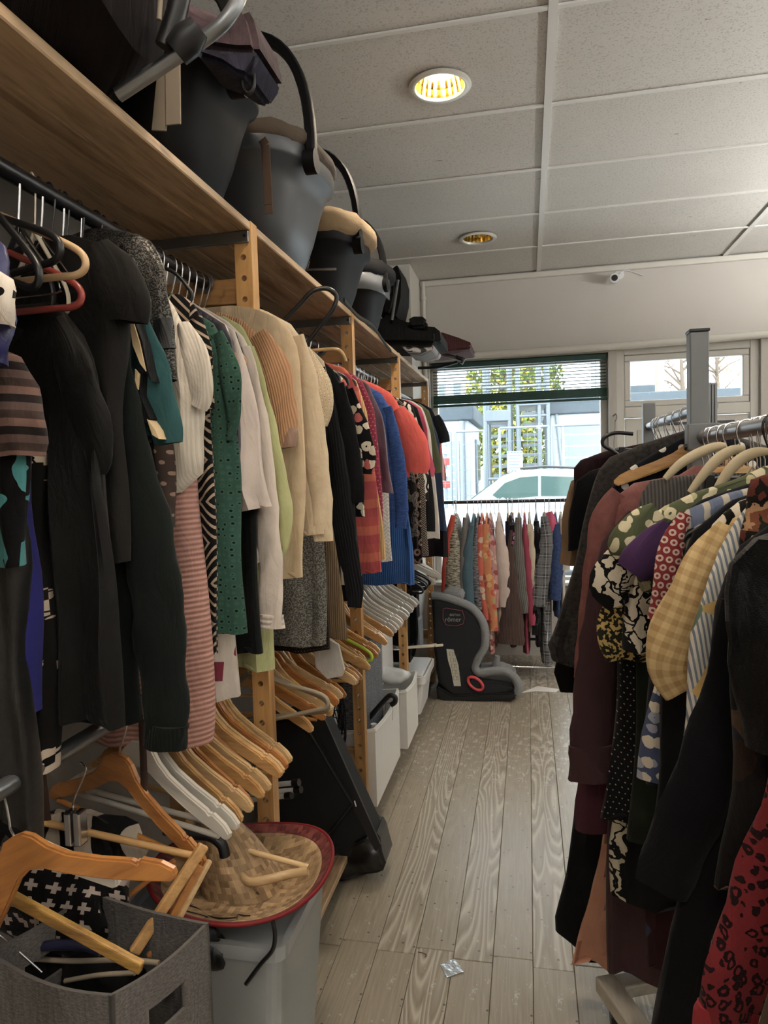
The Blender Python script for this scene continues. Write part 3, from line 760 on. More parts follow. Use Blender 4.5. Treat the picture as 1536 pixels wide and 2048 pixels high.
def body_mesh(frame, edge, t, ft, rnd, hem_tilt=0.0, n=36, top_round=True):
    """edge: [(u, z)] half-width outline from the neck to the hem; frame(u, n, z) -> world"""
    zs_top, z_hem = edge[0][1], edge[-1][1]
    L = zs_top - z_hem; m = max(10, min(30, int(L / .035)))
    hs = [(i / m) for i in range(m + 1)]
    hs = sorted(set(hs + [.012, .03, .055]))
    ph = [rnd.uniform(0, 6.28) for _ in range(5)]; k1 = rnd.uniform(7, 12); k2 = rnd.uniform(16, 26)
    rings = []
    for h in hs:
        z = zs_top - L * h; hw = max(.012, interp(edge, z)) + .005 * math.sin(h * 9 + ph[3]) * min(1, h * 4)
        th = t * (0.35 + .65 * min(1, h / .12)) * (1 + .25 * h)
        pts = []; uvs = []
        for k in range(n + 1):
            a = 2 * PI * k / n; c, s_ = math.cos(a), math.sin(a)
            u = hw * math.copysign(abs(c) ** .75, c); nn = th * math.copysign(abs(s_) ** .7, s_)
            w = min(1, h * 2.2)
            fold = 1.7 * ft * w * (math.sin(k1 * 2 * PI * u + ph[0] + h * 1.2) + .55 * math.sin(k2 * 2 * PI * u + ph[1] - h * 2) + .35 * math.sin(h * 14 + u * 18 + ph[2]))
            nn += fold
            zz = z + hem_tilt * u * h - (.004 * math.sin(u * 40 + ph[4]) * h)
            if k < n: pts.append(frame(u, nn, zz))
            uvs.append((u + (.0 if s_ >= 0 else .013), L * h))
        rings.append((pts, uvs))
    # turned-in hem
    z = z_hem; last = rings[-1][0]; cen = sum((p for p in last), Vector((0, 0, 0))) / n
    rings.append(([p + (cen - p) * .12 + Vector((0, 0, .012)) for p in last], rings[-1][1]))
    mb = MB(); loft(mb, rings); return mb
def sleeve_mesh(frame, path, rnd, flat=.42, n=16, n0=0.0):
    """path: [(u, z, w)] centre line and full width; a flattened tube hanging at normal offset n0"""
    P = smooth_path([(p[0], p[1], p[2]) for p in path], 4); rings = []; L = 0
    ph = rnd.uniform(0, 6); 
    for i, p in enumerate(P):
        a = P[max(i - 1, 0)]; b = P[min(i + 1, len(P) - 1)]
        tx, tz = b.x - a.x, b.y - a.y; l = math.hypot(tx, tz) or 1; tx /= l; tz /= l
        px, pz = -tz, tx
        if i: L += math.hypot(p.x - P[i - 1].x, p.y - P[i - 1].y)
        w = p.z / 2; fl_ = flat; pts = []; uvs = []
        for k in range(n + 1):
            an = 2 * PI * k / n; c, s_ = math.cos(an), math.sin(an)
            wr = 1 + .06 * math.sin(L * 60 + an * 2 + ph) * (0 if i < 2 else 1)
            u = p.x + px * w * c * wr; z = p.y + pz * w * c * wr
            nn = n0 + max(.009, min(.026, w * flat)) * s_ * wr + .004 * math.sin(L * 38 + c * 3 + ph)
            if k < n: pts.append(frame(u, nn, z))
            uvs.append((w * c + (0 if s_ >= 0 else .011), L))
        rings.append((pts, uvs))
    last = rings[-1][0]; cen = sum((q for q in last), Vector((0, 0, 0))) / n
    prev = rings[-2][0]; inward = (sum((q for q in prev), Vector((0, 0, 0))) / n - cen).normalized()
    rings.append(([q + (cen - q) * .14 for q in last], rings[-1][1]))
    rings.append(([q + (cen - q) * .16 + inward * .03 for q in last], rings[-1][1]))
    mb = MB(); loft(mb, rings); return mb
def hanger_for(desc, Y, side, rod, kind, mat, yaw=0.0, sx=1.0):
    hanger(kind, mat, (rod[0], Y, rod[1]), yaw if side > 0 else PI + yaw, 0, 'hanger holding the ' + desc, None, sx=sx)
def garment(name, label, short, Y, edge, sleeve=None, mat=None, smat=None, side=1, rod=None, t=.022, ft=.005, cat='clothing', hk=('wood', 0), extra=None, n0=-.012, tilt=0.0, drop=0.0, parts=True, both=True, flat=.42, cuff=None):
    rod = rod or ((ROD_X, ROD_Z) if side > 0 else (RROD_X, RROD_Z))
    gcount[0] += 1; rnd = random.Random(gcount[0] * 13 + 5)
    origin = (rod[0], Y, rod[1] - .1)
    sk = .10 * math.sin(Y * 11.0 + side) - .05
    fr = lambda u, n, z: Vector((rod[0] + side * u, Y + n + sk * u, z))
    cv = lambda px, py: ((at_y(px, py, Y).x - rod[0]) * side, at_y(px, py, Y).z)
    e = [cv(*p) for p in edge]
    top = rod[1] - .088
    e = [(max(.02, u), z) for u, z in e]
    e2 = [e[0]]
    for u, z in e[1:]:
        if z < e2[-1][1] - .002: e2.append((u, z))
    if e2[0][0] > .09: e2 = [(.05, min(top, e2[0][1] + .06)) if top > e2[0][1] + .02 else (.05, e2[0][1] + .03)] + e2
    g = thing(name, label, cat, origin)
    body_mesh(fr, e2, t, ft, rnd, tilt).build('body', mat, g)
    if sleeve:
        sc = [(*cv(p[0], p[1]), p[2] / FPX * Y) for p in sleeve]
        o = sleeve_mesh(fr, sc, rnd, flat, n0=n0).build('sleeve', smat or mat, g)
        if both:
            fr2 = lambda u, n, z: Vector((rod[0] - side * u, Y + n - sk * u, z))
            lim = .36
            o2 = sleeve_mesh(fr2, [(min(u, lim), z, w) for u, z, w in sc], rnd, flat, n0=n0).build('sleeve', smat or mat, g)
        if cuff:
            a, b = sc[-2], sc[-1]
            cu = [(a[0] + (b[0] - a[0]) * q, a[1] + (b[1] - a[1]) * q, (a[2] + (b[2] - a[2]) * q) * 1.06) for q in (0, .5, 1.02)]
            sleeve_mesh(fr, cu, rnd, flat * 1.1, n0=n0).build('cuff', cuff, g)
    if hk:
        hm = {'wood': M_hw, 'plastic': [M_hblack, M_creampl, M_hblack], 'wire': [M_chrome] * 3, 'clip': [M_steel] * 3, 'white': [M_hwhite] * 3}[hk[0]][hk[1]]
        hanger_for(short, Y, side, rod, hk[0], hm, rnd.uniform(-.03, .03), max(.25, min(1.0, min((interp(e2, rod[1] - .215) - .012) / .218, (interp(e2, rod[1] - .15) + .02) / .15))))
    return g
def patch(px_poly, Y, depth, mat, parent, name):
    """a sewn-on inset: the outline at depth Y, with real thickness"""
    pts = [at_y(px, py, Y) for px, py in px_poly]
    mb = MB(); mb.prism([(p.x, p.z) for p in pts], 'y', Y - depth, Y); return mb.build(name, mat, parent)
W, P, I, V = ('wood', 0), ('plastic', 0), ('wire', 0), ('white', 0)
f = fab
# ------------------------------------------------ left rail, near to far
g = garment
g('blouse', 'royal blue satin top at the left edge beside spotted scarf', 'royal blue satin top', .80, [(-60,440),(-10,468),(18,500),(28,600),(30,700),(22,722)], mat=f('plain', '#1b1c5c', rough=.35, spec=.5), hk=P, ft=.007)
g('scarf', 'white scarf with black dalmatian spots, far left beside the blue top', 'spotted scarf', .765, [(-60,520),(10,545),(36,560),(40,600),(36,640),(20,648)], mat=f('dots', '#d9cdbd', '#15120f', s=.03, seed=3), hk=P)
g('top', 'brown sheer striped mesh top at the far left edge', 'brown striped mesh top', .86, [(-80,640),(-20,690),(45,700),(66,760),(84,870),(88,915)], mat=f('hstripe', '#3b2c27', '#6a4c42', '#2d2322', '#54403a', s=.045), hk=P, ft=.008)
g('dress', 'black dress with teal and cream abstract stripes at the left edge', 'teal striped dress', .885, [(-80,700),(0,760),(60,880),(70,960),(66,1060),(60,1125)], mat=f('zebra', '#0d0d10', '#2c7f80', s=.03, seed=2), hk=P)
g('trousers', 'shiny black leather-look trousers hanging at the left edge', 'black leather-look trousers', .91, [(-60,900),(40,1000),(58,1120),(48,1300),(34,1500),(18,1720)], mat=f('plain', '#141213', rough=.4, spec=.5), hk=None)
g('skirt', 'long royal blue skirt hanging behind black trousers at left', 'royal blue skirt', .95, [(-20,820),(40,900),(62,1080),(84,1260),(80,1415)], mat=f('plain', '#1d1e6a'), hk=None)
g('dress', 'cream and black floral dress low at the left edge', 'cream and black floral dress', .985, [(0,800),(40,900),(60,1100),(72,1300),(68,1420),(58,1530)], mat=f('petal', '#14110f', '#b8a58f', s=.035), hk=P)
g('dress', 'sheer black dress with draped sleeves, left of the dark jacket', 'sheer draped black dress', 1.02, [(80,590),(130,620),(170,680),(205,800),(236,1000),(248,1250),(262,1440)], [(120,650,70),(160,740,95),(195,840,100),(212,915,70),(210,945,40)], mat=f('plain', '#191715', rough=.6), hk=('plastic', 1), ft=.009)
g('jacket', 'charcoal jacket with flared cap sleeve, on the nearest upper rail', 'charcoal cap-sleeve jacket', 1.06, [(150,472),(200,485),(232,515),(252,570),(256,700),(258,900),(262,1120)], [(205,500,60),(238,556,112),(262,606,128),(262,648,100)], mat=f('plain', '#26231f', rough=.8), hk=P, flat=.5)
o = g('sweatshirt', 'black-green sweatshirt with long ribbed cuff, largest dark garment at left', 'black-green sweatshirt', 1.10, [(170,500),(212,530),(240,580),(262,700),(272,1000),(278,1300),(285,1440)], [(222,610,70),(236,740,90),(258,880,102),(288,1000,114),(312,1120,122),(326,1260,122),(336,1380,108),(338,1440,104),(336,1488,92)], mat=f('plain', '#1b2320', rough=.9), cuff=f('rib', '#161d1a', '#1d2522', s=.006), hk=P, flat=.5)
o = g('shirt', 'teal jersey with cream flame insets on its short sleeve', 'teal jersey', 1.14, [(200,520),(240,545),(272,590),(290,650),(300,760),(306,870)], [(268,610,46),(292,690,72),(318,780,80),(334,850,78),(340,888,66)], mat=f('plain', '#1f5254', rough=.7), hk=P)
M_cream = f('plain', '#d8b983', rough=.7); M_blk = f('plain', '#101012', rough=.7)
for nm, q, d, m in (('inset_border', [(286,648),(297,650),(312,690),(324,750),(330,768),(314,742),(298,715)], .046, M_blk), ('inset', [(289,652),(297,655),(309,695),(321,750),(310,735),(296,700)], .049, M_cream), ('inset', [(299,745),(308,755),(305,785),(299,775)], .047, M_cream), ('inset', [(322,842),(338,862),(345,880),(332,872)], .047, M_cream), ('inset_border', [(296,738),(309,752),(307,795),(325,840),(318,850),(300,800)], .044, M_blk)):
    patch(q, 1.14, d, m, o, nm)
g('top', 'grey lurex sparkle top with puffed shoulder and leather trim', 'grey lurex sparkle top', 1.19, [(205,458),(250,452),(292,470),(318,520),(335,590),(344,660),(345,760)], [(262,492,70),(298,565,84),(318,645,68),(328,700,54)], mat=f('sequin', '#2a2826', '#5e5952', s=.0016), cuff=f('plain', '#161314', rough=.4, spec=.5), hk=P)
g('dress', 'brown dotted dress, thin strip beside the cream blouse', 'brown dotted dress', 1.215, [(250,600),(300,640),(326,760),(338,880),(348,960),(353,1055)], mat=f('dots', '#3b2c26', '#8d7262', s=.02), hk=P)
g('blouse', 'cream crinkled blouse with short puff sleeve, near left', 'cream crinkled blouse', 1.25, [(320,575),(345,610),(372,660),(392,740),(402,840),(408,930),(402,985),(360,1003)], [(368,650,30),(388,700,58),(402,752,66),(404,795,52),(398,815,40)], mat=f('vstripe', '#d8ccba', '#cabda9', s=.006, rough=.8), tilt=.12)
g('dress', 'dusty pink ribbed knit dress with long sleeve', 'pink ribbed dress', 1.295, [(320,600),(352,640),(378,690),(388,800),(396,980),(400,1050),(410,1200),(420,1350),(426,1440),(424,1488)], mat=f('hrib', '#9d6a5c', '#c48f80', s=.0105), ft=.003, t=.03)
g('dress', 'black dress with tan geometric maze print', 'tan maze-print dress', 1.335, [(362,590),(388,605),(412,650),(424,720),(426,900),(432,1000),(440,1150),(443,1302)], [(400,640,30),(418,720,36),(424,820,30)], mat=f('maze', '#151414', '#a18a70', s=.042), hk=W)
g('blouse', 'dark green eyelet blouse with short sleeve', 'green eyelet blouse', 1.375, [(412,640),(440,652),(460,690),(468,760),(470,850),(480,950),(486,1060),(492,1200),(494,1262)], [(446,672,30),(464,730,48),(476,785,46),(480,835,30),(470,880,14)], mat=f('eyelet', '#23483a', '#0c1a14', s=.013), hk=W)
g('blouse', 'dark purple satin blouse, thin strip behind green eyelet blouse', 'purple satin blouse', 1.41, [(425,635),(455,650),(478,690),(491,760),(492,820),(484,930),(480,990)], mat=f('plain', '#272138', rough=.4, spec=.4), hk=W)
g('dress', 'white dress with maroon and green leaf print, hem below green blouse', 'leaf-print dress', 1.435, [(430,640),(450,700),(462,900),(470,1150),(480,1290),(485,1392)], mat=f('leaf', '#cdbfb0', '#5c1526', '#1d4a3e', '#59431f', '#7a2137', s=.045, seed=1), hk=W)
g('shirt', 'off-white tee with scattered pink leaf print', 'white leaf tee', 1.465, [(442,640),(476,660),(500,710),(515,790),(530,890),(542,960),(552,1025)], mat=f('leaf', '#c9b9ae', '#c9b9ae', '#a04a58', '#c9b9ae', '#5e6b45', '#c9b9ae', s=.14, seed=4), ft=.008, hk=W, tilt=.05)
g('cardigan', 'plain black long-sleeved cardigan below the white leaf tee', 'plain black cardigan', 1.495, [(440,645),(480,665),(505,740),(518,900),(524,1040),(530,1180),(537,1300)], mat=f('plain', '#14191a'), hk=W)
g('blouse', 'white cotton blouse with ruffled long cuff', 'white ruffle-cuff blouse', 1.53, [(452,640),(485,658),(508,710),(518,820),(522,960),(530,1120)], [(500,700,26),(520,780,34),(538,900,44),(548,1050,54),(553,1150,57),(553,1222,54),(553,1247,60)], mat=f('plain', '#cfc0b2'), cuff=f('hrib', '#b9ab9c', '#d7cabd', s=.012), hk=W)
g('cardigan', 'pastel lime cardigan with long hem', 'pastel lime cardigan', 1.565, [(452,634),(490,655),(515,700),(530,790),(540,1000),(550,1200),(556,1332)], [(508,700,22),(532,790,34),(552,890,42),(572,990,44),(582,1060,30),(572,1112,14)], mat=f('plain', '#aeb070'), hk=W)
g('top', 'tan knitted top with puffed quilted sleeve and satin cuff', 'tan quilted top', 1.60, [(445,626),(485,640),(520,668),(545,710),(556,790),(560,900),(566,1010)], [(520,675,50),(548,730,76),(566,800,76),(574,860,62),(578,896,50)], mat=f('rib', '#a9764a', '#c08d5c', s=.006), cuff=f('plain', '#95705a', rough=.35, spec=.4), hk=W)
g('coat', 'cream suede coat with slanted pocket, covering the first post', 'cream suede coat', 1.624, [(470,612),(515,618),(560,638),(594,675),(606,730),(610,860),(612,1000),(614,1152)], mat=f('blotch', '#c0a57c', '#cdb48c', s=.05, rough=.9), hk=W, t=.018)
# behind the first post
g('jacket', 'long cream linen jacket with wide sleeve, right of the first post', 'cream linen jacket', 1.72, [(520,618),(565,632),(596,660),(614,705),(626,800),(638,900),(652,1000),(660,1070)], [(598,672,24),(618,760,36),(630,880,50),(642,1000,48),(648,1082,40)], mat=f('blotch', '#c6ae88', '#d2bd99', s=.03), hk=W)
g('top', 'beige lace top with short flared sleeve over black', 'beige lace top', 1.80, [(560,660),(596,675),(618,715),(630,800),(640,900),(645,1000)], [(610,700,24),(634,755,44),(648,805,46),(640,850,30)], mat=f('eyelet', '#c0ab88', '#8f7c5e', s=.009), hk=W)
g('sweater', 'grey glitter knit sweater with sheer hem, above wooden hangers', 'grey glitter sweater', 1.845, [(560,680),(600,700),(626,760),(640,900),(648,1080),(650,1290)], mat=f('sequin', '#4b4a46', '#8d8a80', s=.002), hk=W)
g('dress', 'dark brown boucle dress, narrow strip with dotted weave', 'dark brown boucle dress', 1.88, [(570,690),(610,710),(636,780),(648,950),(656,1120),(658,1300)], mat=f('pin', '#3a2c20', '#8c7555', s=.008), hk=W)
g('dress', 'brown fine-rib knit dress with flared hem', 'brown rib dress', 1.925, [(580,690),(620,715),(645,800),(658,950),(676,1100),(697,1272)], mat=f('rib', '#54402a', '#77603f', s=.006), hk=W)
g('cardigan', 'black knitted cardigan with long drooping sleeve, beside the second post', 'black drooping cardigan', 1.99, [(600,690),(632,706),(655,760),(668,880),(680,1040),(690,1160)], [(645,740,28),(668,860,44),(688,1000,52),(704,1100,46),(716,1170,38),(718,1208,32)], mat=f('rib', '#16181c', '#202228', s=.008), hk=P)
g('cardigan', 'cream cardigan edged with black zip', 'cream zip cardigan', 2.05, [(625,700),(652,720),(676,800),(692,930),(706,1080),(713,1164)], mat=f('plain', '#b9a786'), hk=W)
g('jacket', 'black denim jacket with pale contrast stitching', 'black denim jacket', 2.12, [(640,715),(675,745),(700,810),(714,930),(722,1060),(728,1195)], [(684,770,24),(702,860,36),(716,950,36),(723,1004,30)], mat=f('plain', '#1b1d22'), hk=P)
g('dress', 'black dress with large cream dots and flowers', 'black cream-dot dress', 2.20, [(655,730),(690,752),(712,800),(725,880),(732,960),(735,1030)], [(700,780,22),(722,850,34),(736,905,38),(736,948,28)], mat=f('floral', '#17161a', '#d6c9ae', '#c2b398', '#b7504a', '#d6c9ae', s=.034), hk=P)
g('sweater', 'brick red knitted sweater with orange wavy cuff', 'brick red sweater', 2.28, [(665,728),(695,738),(720,780),(738,880),(752,1000),(766,1145)], mat=f('hstripe', '#b0413c', '#c35a3d', '#a8393f', s=.09), hk=P)
g('cardigan', 'mustard yellow ribbed cardigan, long strip', 'mustard ribbed cardigan', 2.36, [(678,735),(710,760),(734,830),(748,940),(762,1040),(772,1120)], mat=f('rib', '#b9904b', '#cfa75e', s=.006), hk=W)
g('blouse', 'crimson blouse with tiny pale dots', 'crimson dotted blouse', 2.44, [(690,738),(722,758),(746,820),(760,900),(765,980),(764,1060)], mat=f('pin', '#861f3a', '#c98f92', s=.013), hk=W)
g('blouse', 'plum satin blouse with straight sleeve', 'plum satin blouse', 2.53, [(700,745),(740,765),(764,830),(778,900),(790,985)], mat=f('plain', '#4c2336', rough=.45, spec=.35), hk=W)
g('blouse', 'white lace blouse, strip between plum and blue', 'white lace blouse', 2.72, [(715,760),(745,790),(764,880),(776,980),(788,1120)], mat=f('maze', '#b8b1a8', '#d6d0c8', s=.03), hk=W)
g('sweater', 'fuzzy cobalt blue sweater, tall strip', 'fuzzy cobalt sweater', 2.80, [(730,768),(762,785),(786,830),(798,920),(806,1040)], [(776,815,20),(796,910,28),(804,1000,28),(803,1056,24)], mat=f('melange', '#1d3d78', '#2c5396', s=.01), hk=W)
g('sweater', 'bright blue sweater with wide rib hem, above white hangers', 'blue rib-hem sweater', 2.89, [(740,790),(775,805),(796,880),(812,1000),(826,1120),(830,1168)], mat=f('rib', '#123f7a', '#1e5a9c', s=.008), hk=W, t=.03)
g('shirt', 'coral tee with wide short sleeve, brightest on the left rail', 'coral tee', 3.02, [(748,768),(776,780),(800,815),(816,880),(820,955)], [(798,818,24),(820,865,52),(833,915,58),(832,945,48)], mat=f('plain', '#d8493c', rough=.8), hk=W)
g('dress', 'black dress with grey fern print', 'black fern dress', 3.12, [(760,775),(792,800),(818,880),(834,980),(841,1095)], mat=f('petal', '#1d1b1e', '#5e564f', s=.03), hk=W)
g('dress', 'cream and brown floral skirted dress', 'cream and brown floral dress', 3.20, [(765,780),(798,805),(822,900),(836,1000),(842,1075)], mat=f('petal', '#4a382b', '#b9a587', s=.04, seed=2), hk=W)
g('dress', 'black and rust flower medallion dress', 'medallion dress', 3.28, [(775,785),(806,808),(828,890),(843,1000),(850,1125)], mat=f('rings', '#241a1a', '#8d6b5c', s=.045), hk=W)
g('dress', 'taupe lattice-print dress far along the left rail', 'lattice-print dress', 3.36, [(785,790),(815,812),(838,900),(852,1000),(858,1110)], mat=f('maze', '#3a302b', '#8b7b6b', s=.022), hk=W)
g('shirt', 'white shirt with black zigzag stripes', 'zigzag striped shirt', 3.44, [(795,795),(824,812),(842,860),(852,930),(858,1000)], mat=f('zebra', '#d3cdc6', '#2a2625', s=.03), hk=W)
g('dress', 'plain black sleeveless dress far along the left rail', 'plain black sleeveless dress', 3.51, [(806,798),(832,812),(852,880),(864,960),(869,1062)], mat=f('plain', '#191b20'), hk=W)
g('shirt', 'hot pink tee, thin strip far along the left rail', 'hot pink tee', 3.58, [(816,800),(840,815),(856,860),(868,940),(866,952)], mat=f('plain', '#b13556'), hk=W)
g('blouse', 'long white tunic far along the left rail', 'long white tunic', 3.74, [(826,802),(848,818),(862,870),(874,960),(881,1076)], mat=f('plain', '#c9c3bb'), hk=W)
g('shirt', 'olive green tee beside the far post', 'olive tee', 3.84, [(838,806),(858,822),(874,870),(884,930),(884,945)], mat=f('plain', '#4b5138'), hk=W)
g('jeans', 'dark navy denim dress near the window end', 'navy denim dress', 3.96, [(842,808),(860,826),(876,880),(886,960),(892,1062)], mat=f('plain', '#23304a'), hk=W)
g('shirt', 'charcoal tee with boxy sleeve, last dark tee before window', 'charcoal boxy tee', 4.12, [(838,804),(862,816),(878,850),(884,950),(888,1060)], [(872,832,14),(884,860,22),(890,885,20)], mat=f('plain', '#20252c'), hk=W)
g('shirt', 'red and white striped shirt, last on the left rail', 'red and white striped shirt', 4.28, [(846,806),(868,822),(884,880),(893,940),(892,960)], mat=f('vstripe', '#c3b9b4', '#b4474a', s=.02), hk=W)
g('skirt', 'dark aubergine skirt at the window end of left rail', 'aubergine skirt', 4.42, [(850,860),(872,900),(888,1000),(896,1060),(896,1112)], mat=f('plain', '#261c26'), hk=W)
# ------------------------------------------------ right rack
RROD_X, RROD_Z = .436, EYE + .064
FAR = (.475, EYE + .150)
M_post = plain('grey_painted_steel', '#6d7072', .45, .45, .3, .1)
M_rod2 = plain('galvanised_rail', '#9a9da0', .35, .5, .85, .1)
rr2 = thing('clothes_rack', 'grey steel clothes rack with square post, right of the aisle', 'clothes rack', (.436, 1.95, 0))
PYR = 1.955
MB().bevbox((.413, PYR - .023, .10), (.459, PYR + .023, EYE + .333), .003).build('post', M_post, rr2)
MB().bevbox((.411, PYR - .025, EYE + .333), (.461, PYR + .025, EYE + .341), .002).build('post_cap', M_gunmetal, rr2)
MB().bevbox((.4605, PYR + .002, EYE - .06), (.484, PYR + .022, EYE + .205), .002).build('sliding_sleeve', M_steel, rr2)
for k in range(3): MB().box((.4612 + .0072 * k, PYR - .0005, EYE - .06), (.4636 + .0072 * k, PYR + .003, EYE + .20)).build('sleeve_groove', M_gunmetal, rr2)
MB().bevbox((.398, PYR - .062, EYE + .03), (.474, PYR - .0235, EYE + .098), .003).build('rail_bracket', M_post, rr2)
MB().tube([(.392, PYR - .05, EYE + .04), (.413, PYR - .05, EYE + .04)], .008, 10).build('clamp_screw', M_gunmetal, rr2)
MB().tube([(.436, .25, EYE + .064), (.436, PYR - .062, EYE + .064)], .0165, 16).build('rail_tube', M_rod2, rr2)
MB().tube([(.475, PYR + .023, EYE + .150), (.475, 2.95, EYE + .150)], .0165, 16).build('rail_tube', M_rod2, rr2)
MB().bevbox((.452, 2.93, .10), (.498, 2.976, EYE + .24), .003).build('post', M_post, rr2)
MB().bevbox((.42, .5, .088), (.47, 2.98, .128), .003).build('base_beam', M_post, rr2)
# white wooden trolley foot
M_whitewood = wood('white_washed_wood', '#a59f92', '#c3beb2', .6, 'y', 1.0, .3, False)
ft_ = thing('rack_foot', 'white-painted wooden foot frame under the right rack, lower right of aisle', 'rack foot', (.3, 1.8, 0))
pA, pB = at_z(1190, 1955, .10), at_z(1262, 2060, .10)
ang = math.atan2(-(pB.x - pA.x), (pB.y - pA.y)); Lb = 1.15
Mf = Matrix.Translation((pA.x, pA.y, 0)) @ Matrix.Rotation(math.atan2(pB.y - pA.y, pB.x - pA.x), 4, 'Z')
MB().bevbox((0, 0, .062), (Lb * .52, .055, .105), .005, Mf).build('foot_rail', M_whitewood, ft_)
MB().bevbox((-.002, .058, .066), (.05, .40, .10), .005, Mf).build('foot_crossbar', M_whitewood, ft_)
MB().bevbox((.34, .058, .066), (.39, .40, .10), .005, Mf).build('foot_crossbar', M_whitewood, ft_)
MB().tube([Mf @ Vector((.028, .12, .100)), Mf @ Vector((.028, .12, .108))], .010, 12).build('foot_bolt', M_gunmetal, ft_)
for u, v in ((.05, .028), (.46, .028), (.03, .34)):
    c = Mf @ Vector((u, v, .031)); 
    MB().tube([c + Vector((-.011, 0, 0)), c + Vector((.011, 0, 0))], .031, 16).build('caster_wheel', M_blackpl, ft_)

R = dict(side=-1)
g('scarf', 'gold and brown dotted fabric in the bottom right corner', 'gold dotted fabric', .60, [(1600,1300),(1575,1600),(1545,1850),(1500,1960),(1455,2060),(1420,2180)], mat=f('dots', '#3d2a14', '#8f7340', s=.012, seed=2), **R, hk=None)
g('dress', 'red dress with black leopard print and plain red cuff, lower right', 'red leopard dress', .67, [(1640,1250),(1600,1500),(1590,1800),(1590,2100)], [(1610,1360,60),(1575,1560,110),(1540,1720,140),(1490,1880,150),(1452,1985,130),(1440,2025,120)], mat=f('leopard', '#6d1117', '#2a0c0e', s=.0085), cuff=f('plain', '#84121b'), **R, hk=P)
g('coat', 'glossy black coat with fur-like shoulder at the right edge', 'glossy black coat', .735, [(1560,1050),(1500,1085),(1462,1120),(1446,1170),(1450,1235),(1478,1290),(1490,1420),(1492,1500)], mat=f('plain', '#050506', rough=.5, spec=.22, bump=.5), **R, hk=None, flat=.6, ft=.012)
g('coat', 'dark brown and navy tapestry coat at the right edge', 'tapestry coat', .79, [(1560,1080),(1505,1130),(1482,1250),(1474,1450),(1462,1640),(1440,1795)], mat=f('floral', '#1c171a', '#3b2418', '#20233a', '#4b3523', s=.06), **R, hk=None)
g('coat', 'long black wool coat with wide sleeve, largest dark garment at right', 'long black wool coat', .86, [(1520,1050),(1470,1110),(1442,1220),(1428,1400),(1400,1620),(1345,1850),(1318,2000),(1300,2160)], [(1470,1200,50),(1440,1400,80),(1398,1570,112),(1350,1700,118),(1322,1775,96)], mat=f('plain', '#121217', rough=.95), **R, hk=('wood', 1), t=.03)
g('scarf', 'rust and brown ikat scarf on the right rack', 'ikat scarf', .90, [(1540,945),(1508,962),(1490,1000),(1483,1060),(1488,1110)], mat=f('ikat', '#5b2416', '#1f1a14', '#a2764a', '#6e3a1c', '#26301f', s=.05), **R, hk=None)
g('dress', 'striped white and blue dress with appliqued patches', 'patchwork striped dress', .945, [(1520,975),(1478,1020),(1436,1080),(1404,1150),(1376,1250),(1376,1400),(1350,1550),(1322,1680)], mat=f('patch', '#c9c3b4', '#6c7888', '#c9a14c', '#5b7361', '#b5a894', '#a8433f', '#c6beb0', s=.05, seed=2), **R, hk=('wood', 1))
g('top', 'mustard gingham seersucker blouse with puff sleeve', 'mustard gingham blouse', 1.01, [(1480,1010),(1450,1035),(1425,1080),(1405,1180),(1396,1300),(1394,1330)], [(1448,1050,44),(1412,1110,84),(1374,1190,104),(1342,1270,104),(1330,1320,88),(1352,1362,70)], mat=f('gingham', '#a27f42', '#c4a364', s=.016), **R, hk=('wood', 1), flat=.55)
g('blouse', 'zebra striped blouse collar behind mustard gingham blouse', 'zebra blouse', 1.05, [(1470,1000),(1436,1018),(1412,1045),(1410,1080),(1420,1180)], mat=f('zebra', '#17140f', '#cfc3ab', s=.025), **R, hk=('wood', 1))
g('dress', 'long plain black dress on the right rack', 'long plain black dress', 1.09, [(1460,995),(1405,1030),(1362,1068),(1338,1150),(1322,1300),(1308,1500),(1284,1690)], mat=f('plain', '#101116'), **R, hk=P)
g('shirt', 'grey-blue striped shirt with red ring-print sleeve', 'ring-print shirt', 1.14, [(1450,985),(1398,1000),(1352,1030),(1330,1080),(1322,1160),(1318,1260)], [(1362,1025,26),(1336,1080,44),(1322,1150,50),(1310,1228,44)], mat=f('vstripe', '#56617a', '#56617a', '#a49a86', s=.028), smat=f('rings', '#7d1f22', '#bfa596', s=.013), **R, hk=('wood', 1))
g('dress', 'slate blue dress with cream blossom print, narrow strip', 'blossom-print dress', 1.17, [(1440,1000),(1380,1040),(1340,1100),(1318,1250),(1300,1360),(1268,1540)], mat=f('floral', '#3f4a6b', '#c3b8a3', '#8e93a4', '#c3b8a3', s=.02), **R, hk=('wood', 1))
g('dress', 'navy wool dress with purple flared sleeve', 'navy purple-sleeve dress', 1.22, [(1440,985),(1385,1005),(1338,1038),(1312,1085),(1300,1200),(1296,1400),(1290,1560)], [(1335,1050,40),(1300,1090,70),(1274,1120,80),(1258,1140,60)], mat=f('plain', '#14162a'), smat=f('plain', '#43244f'), **R, hk=('plastic', 0))
g('blouse', 'moss green blouse with cream daisy print and frayed sleeve', 'daisy blouse', 1.27, [(1450,970),(1380,988),(1320,1015),(1275,1045),(1268,1100),(1280,1180)], [(1315,1022,44),(1280,1052,70),(1258,1085,84),(1256,1108,64)], mat=f('floral', '#4c5334', '#c9bd95', '#c9bd95', '#a79f72', s=.022, seed=3), **R, hk=('wood', 1))
g('blouse', 'black and cream bold flower cap-sleeved blouse', 'bold flower blouse', 1.31, [(1420,985),(1340,1020),(1280,1070),(1252,1120),(1245,1200),(1250,1300)], [(1275,1080,50),(1240,1130,80),(1222,1172,78),(1236,1210,44)], mat=f('petal', '#17171c', '#cbbfa6', s=.035), **R, hk=('wood', 1))
